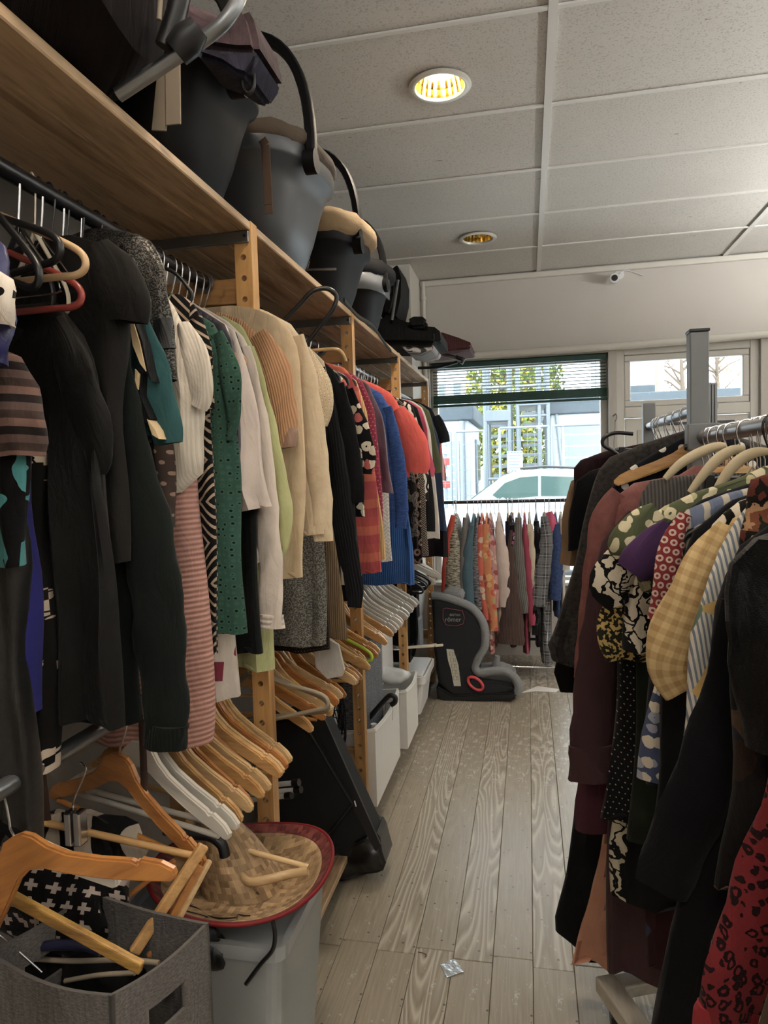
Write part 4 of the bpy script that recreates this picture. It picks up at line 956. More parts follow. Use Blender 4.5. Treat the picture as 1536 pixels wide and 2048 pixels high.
g('top', 'gold sequinned top with rounded sleeve on the right rack', 'gold sequin top', 1.345, [(1410,1000),(1330,1040),(1270,1100),(1250,1200),(1246,1320)], [(1255,1170,40),(1234,1230,60),(1228,1280,62),(1236,1318,46)], mat=f('sequin', '#2b2a16', '#c2a24a', s=.005), **R, hk=('wood', 1))
g('dress', 'black dress with small white pin dots, long strip', 'pin-dot dress', 1.38, [(1410,995),(1330,1030),(1266,1090),(1246,1240),(1232,1420),(1216,1560),(1204,1640)], mat=f('pin', '#141215', '#8f897c', s=.011), **R, hk=P)
g('dress', 'dark green velvet dress behind the pin-dot dress', 'dark green velvet dress', 1.355, [(1420,1000),(1340,1050),(1296,1120),(1276,1300),(1266,1500),(1258,1680)], mat=f('blotch', '#10150f', '#283222', s=.05), **R, hk=P)
g('skirt', 'black skirt with cream wheat-ear leaf print', 'wheat-ear skirt', 1.43, [(1400,1040),(1320,1100),(1262,1300),(1240,1560),(1222,1700),(1228,1800)], mat=f('petal', '#121214', '#a89e85', s=.05, seed=6), **R, hk=('clip', 0))
g('skirt', 'colourful red and blue floral skirt near floor', 'red and blue floral skirt', 1.475, [(1410,1040),(1340,1100),(1300,1300),(1292,1600),(1288,1800),(1290,1930)], mat=f('floral', '#3a1418', '#7e2026', '#26344f', '#8b6a2e', s=.045), **R, hk=('clip', 0))
g('sweater', 'grey ribbed sweater with cream hanger showing, below the post', 'grey ribbed sweater', 1.54, [(1400,948),(1345,944),(1300,958),(1276,990),(1264,1045),(1258,1140),(1256,1280)], mat=f('rib', '#3b3836', '#575350', s=.007), **R, hk=('wood', 1), t=.028)
g('dress', 'long plum jersey dress with turned-up sleeve', 'long plum dress', 1.64, [(1350,985),(1290,1004),(1258,1030),(1236,1090),(1222,1250),(1212,1500),(1210,1700),(1214,1915)], [(1270,1030,40),(1232,1090,60),(1206,1200,72),(1188,1340,78),(1178,1470,80),(1180,1536,84)], mat=f('plain', '#3c2427', rough=.8), **R, hk=('wood', 0), cuff=f('plain', '#42282b'), t=.03, ft=.009)
g('dress', 'wine red jersey dress hem below the turned-up sleeve', 'wine jersey dress', 1.70, [(1345,985),(1260,1030),(1222,1150),(1190,1350),(1160,1500),(1140,1600),(1146,1640)], mat=f('plain', '#4a1f2c'), **R, hk=('wood', 0))
g('jacket', 'dusty rose velvet jacket with long narrow sleeve', 'dusty rose velvet jacket', 1.775, [(1345,958),(1280,962),(1236,975),(1212,1010),(1200,1100),(1198,1240)], [(1236,985,36),(1206,1030,46),(1190,1120,44),(1178,1220,42),(1168,1310,38),(1162,1348,34)], mat=f('blotch', '#6a3733', '#87504a', s=.05, rough=.6), **R, hk=('wood', 0), t=.026)
g('dress', 'salmon satin slip dress near the floor', 'salmon slip dress', 1.835, [(1340,980),(1270,1020),(1230,1200),(1214,1500),(1196,1720),(1170,1850),(1146,1915)], mat=f('plain', '#a96f52', rough=.45, spec=.35), **R, hk=('wood', 0), ft=.012)
g('dress', 'long black evening dress with rounded hem at the aisle', 'long black evening dress', 1.90, [(1345,980),(1262,1020),(1216,1150),(1186,1350),(1160,1560),(1130,1750),(1106,1850),(1112,1880),(1150,1905)], mat=f('plain', '#101215', rough=.8), **R, hk=('wood', 0), ft=.008, t=.03)
g('dress', 'navy dress with white polka dots beside the post', 'navy polka-dot dress', 2.045, [(1360,878),(1310,905),(1262,935),(1226,965),(1214,1020),(1210,1130),(1206,1290)], mat=f('dots', '#171b26', '#c7c3ba', s=.05), **R, rod=FAR, hk=('wood', 0), t=.02)
g('coat', 'dark grey-brown wool coat with flared side, beyond the post', 'grey-brown wool coat', 2.15, [(1380,858),(1320,876),(1262,895),(1218,914),(1192,945),(1176,1010),(1150,1110),(1112,1230),(1094,1292),(1108,1312),(1160,1332)], mat=f('blotch', '#2e2a29', '#3e3936', s=.012), **R, rod=FAR, hk=('wood', 1), t=.04, ft=.012)
g('coat', 'black coat with pale lining edge behind the grey-brown coat', 'black lined coat', 2.28, [(1360,880),(1260,910),(1200,960),(1160,1100),(1122,1260),(1104,1330),(1120,1376)], mat=f('plain', '#17171a'), **R, rod=FAR, hk=('wood', 1))
for k, (Y, e, c, lab, sh) in enumerate([
    (2.40, [(1350,890),(1270,915),(1215,950),(1190,1040),(1180,1160)], '#26262a', 'black jersey top behind the grey-brown coat', 'black jersey top'),
    (2.52, [(1340,892),(1262,918),(1208,955),(1184,1050),(1176,1180)], '#3a2e33', 'aubergine top behind the grey-brown coat', 'aubergine top')]):
    g('top', lab, sh, Y, e, mat=f('plain', c), **R, rod=FAR, hk=('wood', 1))
g('skirt', 'black skirt on a clip hanger at the far right rail', 'black clip-hung skirt', 2.66, [(1215,935),(1170,944),(1150,955),(1142,1010),(1136,1060),(1132,1098)], mat=f('plain', '#17181d'), **R, rod=FAR, hk=('clip', 0))
g('skirt', 'tan cotton skirt at the far end of the right rail', 'tan cotton skirt', 2.78, [(1200,936),(1160,945),(1138,962),(1124,1040),(1116,1126)], mat=f('plain', '#7b5f3f'), **R, rod=FAR, hk=('clip', 0))
g('trousers', 'dark wine trousers gathered on clips at the far right rail', 'wine trousers', 2.72, [(1200,905),(1168,915),(1150,930),(1144,985),(1140,1040)], mat=f('plain', '#33161f'), **R, rod=FAR, hk=('clip', 0))
# empty wooden arm pointing left in front of the post and spare hangers on the far rail
hanger('wood', M_hw[0], (.475, 2.00, EYE + .150), PI - .12, -.12, 'bare honey wooden hanger arm reaching left of the grey post')
for k, Y in enumerate((2.10, 2.20, 2.235, 2.33, 2.36, 2.45, 2.48, 2.56, 2.60, 2.635, 2.69, 2.75, 2.81)):
    hanger('wire', M_chrome, (.475, Y, EYE + .150), PI + (k % 3 - 1) * .1, 0, ORD[k] + ' wire hanger from the post in the crowd on the far right rail', 'hooks crowding the far right rail', sx=.4)
for k, Y in enumerate((.96, 1.06, 1.11, 1.16, 1.19, 1.24, 1.29, 1.33, 1.40, 1.455, 1.50, 1.57, 1.60, 1.67, 1.72, 1.81, 1.86)):
    hanger('wire', M_chrome, (.436, Y, EYE + .064), PI + (k % 3 - 1) * .12, 0, ORD[k] + ' pale hanger from the viewer among hooks on the near right rail', 'hangers crowding the near right rail', sx=.4)

# ================================================================== BACK RACK under the window
BY, BZ = 4.985, EYE - .235
br = thing('garment_rack', 'low steel garment rack standing under the shop window', 'clothes rack', (-.2, BY, 0))
MB().tube([(-.70, BY, BZ), (.34, BY, BZ)], .0125, 14).build('rail_tube', M_gunmetal, br)
for x in (-.70, .34):
    MB().tube([(x, BY, .0), (x, BY, BZ + .02)], .0125, 12).build('upright', M_gunmetal, br)
    MB().tube([(x, BY - .26, .06), (x, BY + .26, .06)], .0125, 12).build('foot', M_gunmetal, br)
    for q in (-.25, .25): MB().tube([(x, BY + q, 0), (x, BY + q, .05)], .016, 10).build('foot_cap', M_blackpl, br)
MB().tube([(-.70, BY - .2, .10), (.34, BY - .2, .10)], .010, 12).build('lower_bar', M_chrome, br)
MB().tube([(-.70, BY + .1, .22), (.34, BY + .1, .22)], .010, 12).build('lower_bar', M_gunmetal, br)
def bgarment(name, label, short, sl, mat, blen, bw=.035, hk=('wood', 1), smat=None, body_mat=None):
    """hung square to the window: we look at its sleeve edge. sl = sleeve in photo terms at depth BY-.2"""
    gcount[0] += 1; rnd = random.Random(gcount[0] * 17)
    YS = BY - .20
    top = at_y(sl[0][0], sl[0][1], YS); x0 = top.x
    fr = lambda u, n, z: Vector((x0 + n, BY - u, z))
    t_ = thing(name, label, 'clothing', (x0, BY, BZ - .1))
    zt = BZ - .085
    e = [(.04, zt), (.10, zt - .025), (.17, zt - .06), (.2, zt - .10), (.205, zt - .3), (.215, zt - blen)]
    body_mesh(fr, e, bw * .5, .003, rnd, n=28).build('body', body_mat or mat, t_)
    P_ = []
    for px, py, w in sl:
        q = at_y(px, py, YS - .03); P_.append((q.x, q.z, w / FPX * YS))
    fr3 = lambda u, n, z: Vector((u, YS - .03 - n, z))
    sleeve_mesh(fr3, P_, rnd, .5, n=12).build('sleeve', smat or mat, t_)
    kind = hk[0]; hm = M_hw[hk[1]] if kind == 'wood' else M_hblack
    hanger(kind, hm, (x0, BY, BZ), -PI / 2 + rnd.uniform(-.08, .08), 0, 'hanger holding the ' + short)
B = bgarment
B('coat', 'bright red-orange coat, leftmost on the rack under the window', 'red-orange coat', [(906,1030,8),(900,1065,15),(893,1110,15),(889,1180,13),(888,1215,13)], f('plain', '#c2412c'), .75)
B('jacket', 'black and cream boucle jacket under the window', 'boucle jacket', [(908,1052,8),(909,1085,20),(906,1130,30),(905,1180,32),(906,1215,28)], f('melange', '#26241f', '#b9b09a', s=.012), .72, .05)
B('cardigan', 'taupe cardigan between boucle jacket and steel blue coat', 'taupe cardigan', [(930,1035,8),(928,1080,12),(925,1150,13),(924,1215,12)], f('plain', '#6d6866'), .8)
B('coat', 'steel blue wool coat under the window', 'steel blue coat', [(944,1050,9),(938,1090,20),(935,1150,25),(938,1215,24)], f('plain', '#43606e'), .8, .045)
B('cardigan', 'grey flecked knit cardigan under the window', 'grey flecked cardigan', [(953,1055,8),(951,1100,13),(953,1160,15),(958,1220,14)], f('melange', '#2d2d33', '#8b8890', s=.01), .85)
B('blouse', 'coral pink blouse with white flower print, under the window', 'coral flower blouse', [(961,1050,10),(961,1100,15),(965,1170,16),(974,1240,13)], f('floral', '#cf5a45', '#d9b7a5', '#cf5a45', s=.05), .9)
B('blouse', 'orange and gold paisley blouse under the window', 'paisley blouse', [(971,1048,12),(973,1110,20),(980,1180,24),(987,1250,18),(988,1262,16)], f('floral', '#cd7a45', '#d9a35f', '#c4503f', '#a99b61', s=.045, seed=4), .9)
B('dress', 'pink blossom dress behind the paisley blouse', 'pink blossom dress', [(979,1058,10),(986,1110,16),(990,1170,16),(992,1215,12)], f('floral', '#c98f8a', '#a8484b', '#dcc0ae', s=.04, seed=7), .95)
B('blouse', 'pale pink blouse with long bent sleeve, middle of window rack', 'pale pink blouse', [(996,1042,10),(1002,1085,22),(1010,1140,32),(1012,1180,30),(1010,1214,24)], f('plain', '#d3bdb3'), .82, .05, smat=None)
B('skirt', 'brown cord skirt hanging below the pale pink blouse', 'brown cord skirt', [(1022,1060,10),(1024,1150,30),(1024,1230,44),(1022,1288,54)], f('rib', '#42312b', '#594540', s=.01), .9, .05, ('clip', 0))
B('blouse', 'navy blouse, thin strip right of the pale pink blouse', 'navy blouse', [(1014,1042,7),(1016,1080,10),(1018,1115,10)], f('plain', '#232338'), .6, .02)
B('blouse', 'dark blouse with pink sprig print under the window', 'pink sprig blouse', [(1024,1050,8),(1025,1085,12),(1023,1115,11)], f('floral', '#2a1c26', '#9d4a62', '#8d8896', s=.03), .6, .02)
B('jacket', 'grey pinstripe jacket with buttoned cuff under the window', 'grey pinstripe jacket', [(1037,1035,12),(1036,1075,18),(1038,1130,26),(1044,1190,24),(1050,1226,17)], f('vstripe', '#4f4d4b', '#6d6a67', s=.012), .85, .04)
B('dress', 'raspberry dress with long narrow strip showing', 'raspberry dress', [(1049,1048,8),(1053,1090,13),(1060,1180,15),(1066,1250,14)], f('plain', '#9c3550'), .95, .03)
B('blouse', 'cream polo-neck jumper under the window', 'cream polo-neck jumper', [(1059,1048,11),(1062,1075,14),(1066,1130,12),(1067,1186,10)], f('plain', '#c8b9a0'), .8, .025)
B('dress', 'black lace dress left of the plaid coat', 'black lace dress', [(1073,1042,9),(1076,1085,15),(1078,1140,16),(1072,1200,14),(1069,1270,10)], f('petal', '#17171b', '#34343b', s=.02), .9, .03, ('plastic', 0))
B('coat', 'grey checked plaid coat, right end of window rack', 'grey plaid coat', [(1090,1032,16),(1093,1075,26),(1087,1130,32),(1080,1180,30),(1075,1212,26)], f('plaid', '#3f4145', '#85868a', '#a8a8a6', s=.07, ang=.1), 1.02, .06)
B('top', 'bright pink top peeking behind the plaid coat', 'bright pink top', [(1098,1024,12),(1104,1045,18),(1106,1062,12)], f('plain', '#c4486c'), .5, .02)
B('jacket', 'blue denim jacket at the right end of window rack', 'blue denim jacket', [(1113,1048,12),(1116,1085,22),(1114,1140,24),(1110,1200,22)], f('blotch', '#22335a', '#31497a', s=.02), .7, .035)
B('blouse', 'white blouse half hidden by the tan skirt at the far right', 'far white blouse', [(1124,1036,10),(1130,1080,18),(1130,1140,18)], f('plain', '#bdb6ac'), .7, .03)
for k in range(9):
    hanger('wire', M_chrome, (-.52 + .095 * k, BY, BZ), -PI / 2 + (k % 3 - 1) * .12, 0, ORD[k] + ' bare wire hanger from the left on the window rack', 'wire hangers on the window rack')
# ================================================================== EMPTY HANGERS ON THE LOWER LEFT RAIL
rh = random.Random(21)
hanger('woodbar', M_hw[2], (ROD_X, 1.185, LROD_Z), -.30, .10, 'brown wooden hanger with trouser bar, nearest on the lower rail')
hanger('woodbar', M_hwhite, (ROD_X, 1.255, LROD_Z), -.22, .06, 'front one of the two white lacquered hangers on the lower rail')
hanger('woodbar', M_hwhite, (ROD_X, 1.285, LROD_Z), -.20, .05, 'rear one of the two white lacquered hangers on the lower rail')
for k, Y in enumerate((1.33, 1.355, 1.39, 1.415, 1.445, 1.465, 1.50, 1.52, 1.55, 1.58, 1.605)):
    hanger('woodbar' if k % 3 == 1 else 'wood', M_hw[k % 3], (ROD_X, Y, LROD_Z), -.20 + rh.uniform(-.06, .06), .05 + rh.uniform(-.06, .08), ORD[k] + ' honey wooden hanger behind the white pair on the lower rail', 'empty honey hangers before the first post')
M_taupe = plain('taupe_plastic_hanger', '#8c8272', .4, .4, 0, .05)
for k, Y in enumerate((1.715, 1.735, 1.755)):
    hanger('plastic', M_taupe, (ROD_X + .02, Y, LROD_Z), -.25, -.30 + .05 * k, ['front', 'middle', 'rear'][k] + ' taupe tubular hanger with rounded end, right of the first post')
for k in range(20):
    Y = 1.80 + k * .0425
    hanger('woodbar' if k % 4 == 1 else 'wood', M_hw[(k * 2) % 3], (ROD_X + rh.uniform(-.01, .01), Y, LROD_Z), -.18 + rh.uniform(-.16, .10), rh.uniform(-.10, .14), ORD[k] + ' bare wooden hanger on the lower rail past the first post', 'empty wooden hangers in the second bay')
M_lime = plain('lime_plastic', '#a9c23f', .4, .4)
hanger('plastic', M_lime, (ROD_X + .02, 2.36, LROD_Z), -.15, .0, 'lime green plastic hanger among the wooden ones on the lower rail')
for k in range(5):
    hanger('wood', M_hw[k % 2], (ROD_X, 2.70 + .04 * k, LROD_Z), -.15 + rh.uniform(-.08, .08), rh.uniform(-.05, .1), ORD[k] + ' bare wooden hanger on the lower rail past the second post', 'empty wooden hangers in the third bay')
for k in range(16):
    hanger('white', M_hwhite, (ROD_X, 2.91 + .043 * k, LROD_Z), -.15 + rh.uniform(-.08, .08), rh.uniform(-.05, .08), ORD[k] + ' white hanger in the row below the blue sweater', 'empty white hangers in the third bay')
for k in range(7):
    hanger('plastic', M_hblack, (ROD_X, 3.72 + .055 * k, LROD_Z), -.1 + rh.uniform(-.08, .08), rh.uniform(-.05, .08), ORD[k] + ' black plastic hanger on the lower rail past the far post', 'empty black hangers in the last bay')
for k in range(6):
    hanger('white', M_hwhite, (ROD_X, 4.16 + .08 * k, LROD_Z), -.1 + rh.uniform(-.08, .08), rh.uniform(-.05, .1), ORD[k] + ' white hanger at the window end of the lower rail', 'empty white hangers in the last bay')
# hooks crowding the upper rails
for k in range(8):
    hanger('wire', M_chrome, (ROD_X, .98 + .055 * k + rh.uniform(-.01, .01), ROD_Z), rh.uniform(-.15, .15), 0, ORD[k] + ' chrome-hooked wire hanger from the viewer on the black upper rail', 'wire hangers on the nearest upper rail', sx=.35)
for k in range(9):
    hanger('wire', M_chrome, (ROD_X, 2.02 + .065 * k + rh.uniform(-.01, .01), ROD_Z), rh.uniform(-.15, .15), 0, ORD[k] + ' chrome-hooked wire hanger past the first post on the upper rail', 'wire hangers on the second upper rail', sx=.35)
for k in range(13):
    hanger('wire', M_chrome, (ROD_X, 2.72 + .07 * k, ROD_Z), rh.uniform(-.15, .15), 0, ORD[k] + ' chrome-hooked wire hanger past the second post on the upper rail', 'wire hangers on the third upper rail', sx=.35)
for k in range(8):
    hanger('wire', M_chrome, (ROD_X, 3.72 + .1 * k, ROD_Z), rh.uniform(-.15, .15), 0, ORD[k] + ' chrome-hooked wire hanger past the far post on the upper rail', 'wire hangers on the last upper rail', sx=.35)
# plastic hangers poking out at the far left
def hook_to(end_px, Y, kind, mat, yaw, tilt, label, roll=0.0, local=(.214, 0, -.19)):
    Rm = Matrix.Rotation(yaw, 4, 'Z') @ Matrix.Rotation(tilt, 4, 'Y') @ Matrix.Rotation(roll, 4, 'X')
    p = at_y(end_px[0], end_px[1], Y); off = Rm @ Vector(local)
    return hanger(kind, mat, None, label=label, M=Matrix.Translation(p - off) @ Rm)
M_redpl = plain('dusty_red_plastic', '#8e3f38', .35, .45)
M_creamh = plain('cream_hanger_plastic', '#c9a982', .35, .45)
hook_to((168, 530), .93, 'plastic', M_creamh, -.1, .02, 'cream plastic hanger with rounded corner, near left edge')
hook_to((160, 595), .97, 'plastic', M_redpl, -.1, .02, 'dusty red plastic hanger below the cream one')
hook_to((118, 500), .90, 'plastic', M_hblack, -.25, -.05, 'upper black plastic hanger beside the cream one at left')
hook_to((75, 560), .87, 'plastic', M_hblack, -.3, .35, 'steep black plastic hanger beside the spotted scarf')
def tube_hanger(px, Y, r, mat, label):
    pts = smooth_path([at_y(x, y, Y + dy) for x, y, dy in px], 5); c = pts[0]
    t = thing('clothes_hanger', label, 'hanger', tuple(c)); MB().tube(pts, r, 9).build('hanger_frame', mat, t); return t
tube_hanger([(528,668,0), (560,648,0), (600,608,0), (624,583,0), (652,577,.01), (672,590,.02), (669,612,.02), (650,640,.02), (608,694,.02)], 1.80, .0062, M_hblack, 'big black plastic hanger looped upright against the shelf edge')
tube_hanger([(598,703,0), (640,700,0), (668,698,0), (683,704,.01), (692,722,.02)], 2.12, .0055, M_hw[1], 'pale wooden hanger tip bending down beside the second post')
o = tube_hanger([(330,536,0), (352,548,0), (372,570,0), (384,590,0), (378,606,0)], 1.36, .004, M_hblack, 'thin black hanger hook under the first shelf bracket')
st = thing('size_divider', 'red plastic size disc on the lower left rail', 'size marker', (ROD_X, 1.30, LROD_Z))
MB().lathe([(.0165, -.002), (.045, -.002), (.045, .002), (.0165, .002), (.0165, -.002)], (0, 0, 0), 28, Matrix.Translation((ROD_X, 1.292, LROD_Z)) @ Matrix.Rotation(PI / 2, 4, 'X')).build('disc', plain('red_disc_plastic', '#b32335', .4, .4), st)
M_strap = plain('brown_leather_strap', '#33211a', .6, .3)
s1 = thing('belt', 'brown leather strap dangling over the wooden hangers', 'belt', tuple(at_y(285, 1500, 1.17)))
pts = smooth_path([at_y(x, y, 1.17) for x, y in ((284,1440),(286,1500),(288,1560),(287,1590),(294,1608))], 4); MB().tube(pts, .0075, 8, flat=((0, 1, 0), .3)).build('strap', M_strap, s1)
s2 = thing('belt', 'dark brown belt hanging from the lower rail at far left', 'belt', tuple(at_y(80, 1500, 1.06)))
pts = smooth_path([at_y(x, y, 1.055) for x, y in ((72,1440),(76,1500),(82,1570),(90,1640))], 4); MB().tube(pts, .013, 8, flat=((0, 1, 0), .25)).build('strap', M_strap, s2)
ch = thing('clip_hanger', 'wooden-barred trouser hanger with chrome clips, lower left', 'hanger', tuple(at_y(200, 1660, 1.10)))
MB().tube([at_y(30, 1632, 1.10), at_y(390, 1712, 1.13)], .0065, 10).build('trouser_bar', M_hw[0], ch)
MB().tube(smooth_path([at_y(x, y, 1.10) for x, y in ((140,1650),(148,1600),(165,1560),(172,1535),(160,1525))], 4), .0018, 7).build('hook', M_chrome, ch)
for cx in (142, 160):
    a = at_y(cx, 1640, 1.09); MB().bevbox((a.x - .007, a.y - .012, a.z - .045), (a.x + .007, a.y + .012, a.z + .018), .003).build('clip', M_chrome, ch)
cl = thing('cloth_scrap', 'sheer white cloth draped over wooden hanger ends', 'cloth', tuple(at_y(655, 1300, 1.98)))
mb = MB(); q = [(628,1300),(650,1275),(676,1290),(688,1340),(684,1352),(655,1358),(632,1335)]; pts = [at_y(x, y, 1.98) for x, y in q]; mb.prism([(p.x, p.z) for p in pts], 'y', 1.98, 1.995); mb.build('cloth', fab('plain', '#c9c5bd', rough=.7), cl)

# ================================================================== THINGS ON THE BOTTOM SHELF
BS = .1002
# -- felt basket
M_felt = fab('melange', '#4c4846', '#6b6662', s=.004, rough=.95)
M_feltin = fab('plain', '#1d1c1c', rough=.95)
bz = EYE - .745
A, Bq, Dq = at_z(222, 1992, bz), at_z(418, 1845, bz), at_z(-30, 1905, bz)
Cq = Bq + Dq - A
bas = thing('felt_basket', 'grey felt basket full of hangers, lower left corner', 'basket', ((A.x + Cq.x) / 2, (A.y + Cq.y) / 2, BS))
def felt_side(P0, P1, inward, hole, sag):
    mb = MB(); n = 16; th = .006; zb = BS
    def pt(s_, z, k): p = P0.lerp(P1, s_); return Vector((p.x + inward.x * th * k, p.y + inward.y * th * k, z))
    def ztop(s_): return bz - sag * math.sin(PI * s_)
    hw0, hw1, hz0, hz1 = .33, .70, .055, .10
    cols = [0, .12, .24, hw0, .42, .52, .62, hw1, .8, .9, 1]
    for a, b in zip(cols[:-1], cols[1:]):
        segs = [(lambda s_: zb, lambda s_: ztop(s_))]
        if hole and a >= hw0 - 1e-6 and b <= hw1 + 1e-6: segs = [(lambda s_: zb, lambda s_: ztop(s_) - hz1), (lambda s_: ztop(s_) - hz0, lambda s_: ztop(s_))]
        for lo, hi in segs:
            c = [[pt(a, lo(a), k), pt(b, lo(b), k), pt(b, hi(b), k), pt(a, hi(a), k)] for k in (0, 1)]
            uvs = [(a * .3, c[0][0].z), (b * .3, c[0][1].z), (b * .3, c[0][2].z), (a * .3, c[0][3].z)]
            mb.face(c[0], uvs); mb.face(list(reversed(c[1])), uvs)
            mb.face([c[0][3], c[0][2], c[1][2], c[1][3]]); mb.face([c[0][0], c[1][0], c[1][1], c[0][1]])
            for i, j in ((0, 3), (1, 2)): mb.face([c[0][i], c[0][j], c[1][j], c[1][i]])
    return mb
cen = (A + Cq) / 2
for P0, P1, hole, sag in ((Dq, A, False, .018), (A, Bq, True, .012), (Bq, Cq, False, .006), (Cq, Dq, True, .006)):
    inn = (cen - (P0 + P1) / 2); inn.z = 0; inn.normalize()
    felt_side(P0, P1, inn, hole, sag).build('felt_panel', M_felt, bas)
MB().face([Vector((p.x, p.y, BS + .004)) for p in (A, Bq, Cq, Dq)]); mbx = MB(); mbx.prism([(p.x, p.y) for p in (A, Bq, Cq, Dq)], 'z', BS, BS + .008); mbx.build('base', M_felt, bas)
# fabric inside the basket
def lump(name, label, cat, ctr, rx, ry, rz, mat, seed, part='cloth', amp=.25, n=28):
    t = thing(name, label, cat, tuple(ctr)); rnd = random.Random(seed); ph = [rnd.uniform(0, 6) for _ in range(8)]
    mb = MB(); rows = 14; vs = []; fs = []; uv = []
    for i in range(rows + 1):
        th = PI * i / rows
        for k in range(n + 1):
            a = 2 * PI * k / n
            q = 1 + amp * (math.sin(3 * a + ph[0]) * math.sin(2 * th + ph[1]) + .5 * math.sin(5 * a + ph[2] + 3 * th) + .3 * math.sin(9 * a + ph[3] - 4 * th)) * math.sin(th)
            vs.append(Vector((ctr[0] + rx * q * math.sin(th) * math.cos(a), ctr[1] + ry * q * math.sin(th) * math.sin(a), ctr[2] + rz * q * math.cos(th))))
    for i in range(rows):
        for k in range(n):
            fs.append((i * (n + 1) + k, (i + 1) * (n + 1) + k, (i + 1) * (n + 1) + k + 1, i * (n + 1) + k + 1))
            uv.append([((vs[j] - Vector(ctr)).x, (vs[j] - Vector(ctr)).y * .8 + (vs[j] - Vector(ctr)).z) for j in fs[-1]])
    mb.add(vs, fs, uv, True); mb.build(part, mat, t); return t
def C3(px, py, Y): p = at_y(px, py, Y); return (p.x, p.y, p.z)
lump('scarf', 'black cloth with pale plus signs bundled in the felt basket', 'cloth', C3(125, 1800, 1.10), .13, .07, .085, fab('cross', '#141111', '#a8968a', s=.034), 4)
lump('scarf', 'black and cream streaked cloth behind the clip hanger', 'cloth', C3(150, 1700, 1.16), .12, .05, .075, fab('zebra', '#131110', '#9c8d7b', s=.09, seed=3), 9)
lump('cloth_bundle', 'dark clothes bundled at the bottom of the felt basket', 'cloth', C3(180, 1905, 1.10), .13, .09, .05, fab('plain', '#141313'), 5)
hook_to((346, 1752), .86, 'wood', M_hw[2], -.05, -.50, 'big orange-brown wooden hanger lying across the basket', local=(.217, 0, -.228))
hook_to((232, 1770), .90, 'wood', M_hwhite, -.05, -.20, 'scuffed white hanger behind the big orange-brown one', local=(.217, 0, -.228))
def lath(a, b, w, th, mat, label, Ya, Yb):
    p, q = at_y(a[0], a[1], Ya), at_y(b[0], b[1], Yb); t = thing('clothes_hanger', label, 'hanger', tuple(p))
    d = (q - p); L = d.length; M = Matrix.Translation(p) @ d.to_track_quat('X', 'Z').to_matrix().to_4x4()
    MB().bevbox((0, -th / 2, -w / 2), (L, th / 2, w / 2), .003, M).build('hanger_arm', mat, t); return t
M_wornwood = wood('worn_hanger_wood', '#7c5a36', '#b8904f', .4, 'x', 2.5, .4, False)
lath((2, 1782), (284, 1936), .020, .012, M_wornwood, 'worn wooden hanger bar across the front of the basket', .95, .93)
lath((408, 1690), (268, 1905), .020, .012, M_hw[0], 'left one of three wooden hanger arms standing in the basket', 1.12, 1.04)
lath((400, 1730), (300, 1915), .016, .010, M_hw[2], 'middle one of three wooden hanger arms standing in the basket', 1.13, 1.06)
lath((420, 1720), (315, 1918), .010, .010, M_hw[1], 'thin right one of three wooden hanger arms standing in the basket', 1.14, 1.06)
lath((350, 1720), (175, 1855), .009, .009, M_hw[2], 'brown hanger rod slanting into the back of the basket', 1.18, 1.12)
tube_hanger([(45,1898,0), (110,1890,0), (170,1892,0), (203,1902,0)], 1.00, .0085, plain('navy_plastic', '#23253f', .35, .45), 'navy plastic hanger lying in the felt basket')
tube_hanger([(40,1915,0), (140,1922,0), (250,1920,0), (318,1926,0)], 1.02, .0045, M_taupe, 'grey tubular hanger bar lying in the felt basket')
tube_hanger([(130,1962,0), (200,1950,0), (270,1946,0)], .99, .004, M_taupe, 'thin grey hanger bar at the front of the felt basket')
tube_hanger([(0,1870,0), (40,1905,0), (84,1945,0)], .96, .002, M_chrome, 'bent wire hanger at the left of the felt basket')
lump('hat', 'black felt hat edge showing at the far left edge', 'hat', C3(10, 1640, .92), .055, .05, .035, fab('plain', '#0d0d0e'), 15, 'felt', .08)
# -- translucent storage box under the sombrero
def clear_mat():
    t = NT('translucent_plastic'); tr = t.n('ShaderNodeBsdfTransparent', Color=(.9, .93, .93)); df = t.n('ShaderNodeBsdfPrincipled', Base_Color=(.75, .77, .78, 1), Roughness=.3)
    m = t.n('ShaderNodeMixShader', _0=.38, _1=tr, _2=df); t.t.links.new(m, t.out.inputs[0]); return t.m
M_clear = clear_mat()
tub = thing('storage_box', 'translucent plastic storage box under the sombrero', 'storage box', (-.68, 1.44, BS))
def tapered(x0, x1, y0, y1, z0, z1, inset, th, r=.03):
    def ring(a0, a1, b0, b1, z, q):
        out = []
        for cx, cy, s in ((a1 - q, b1 - q, 0), (a0 + q, b1 - q, 1), (a0 + q, b0 + q, 2), (a1 - q, b0 + q, 3)):
            for k in range(5): a = PI / 2 * (s + k / 4); out.append(Vector((cx + q * math.cos(a), cy + q * math.sin(a), z)))
        return out
    rings = [ring(x0 + inset, x1 - inset, y0 + inset, y1 - inset, z0, r), ring(x0, x1, y0, y1, z1, r), ring(x0 + th, x1 - th, y0 + th, y1 - th, z1, r), ring(x0 + inset + th, x1 - inset - th, y0 + inset + th, y1 - inset - th, z0 + th, r)]
    n = 20; vs = [p for q in rings for p in q]; fs = [(i * n + k, i * n + (k + 1) % n, (i + 1) * n + (k + 1) % n, (i + 1) * n + k) for i in range(3) for k in range(n)]
    fs += [tuple(reversed(range(n))), tuple(3 * n + k for k in range(n))]
    mb = MB(); mb.add(vs, fs); return mb
TBX = (-.88, -.505, 1.275, 1.612)
tapered(*TBX, BS, .50, .03, .003).build('box_body', M_clear, tub)
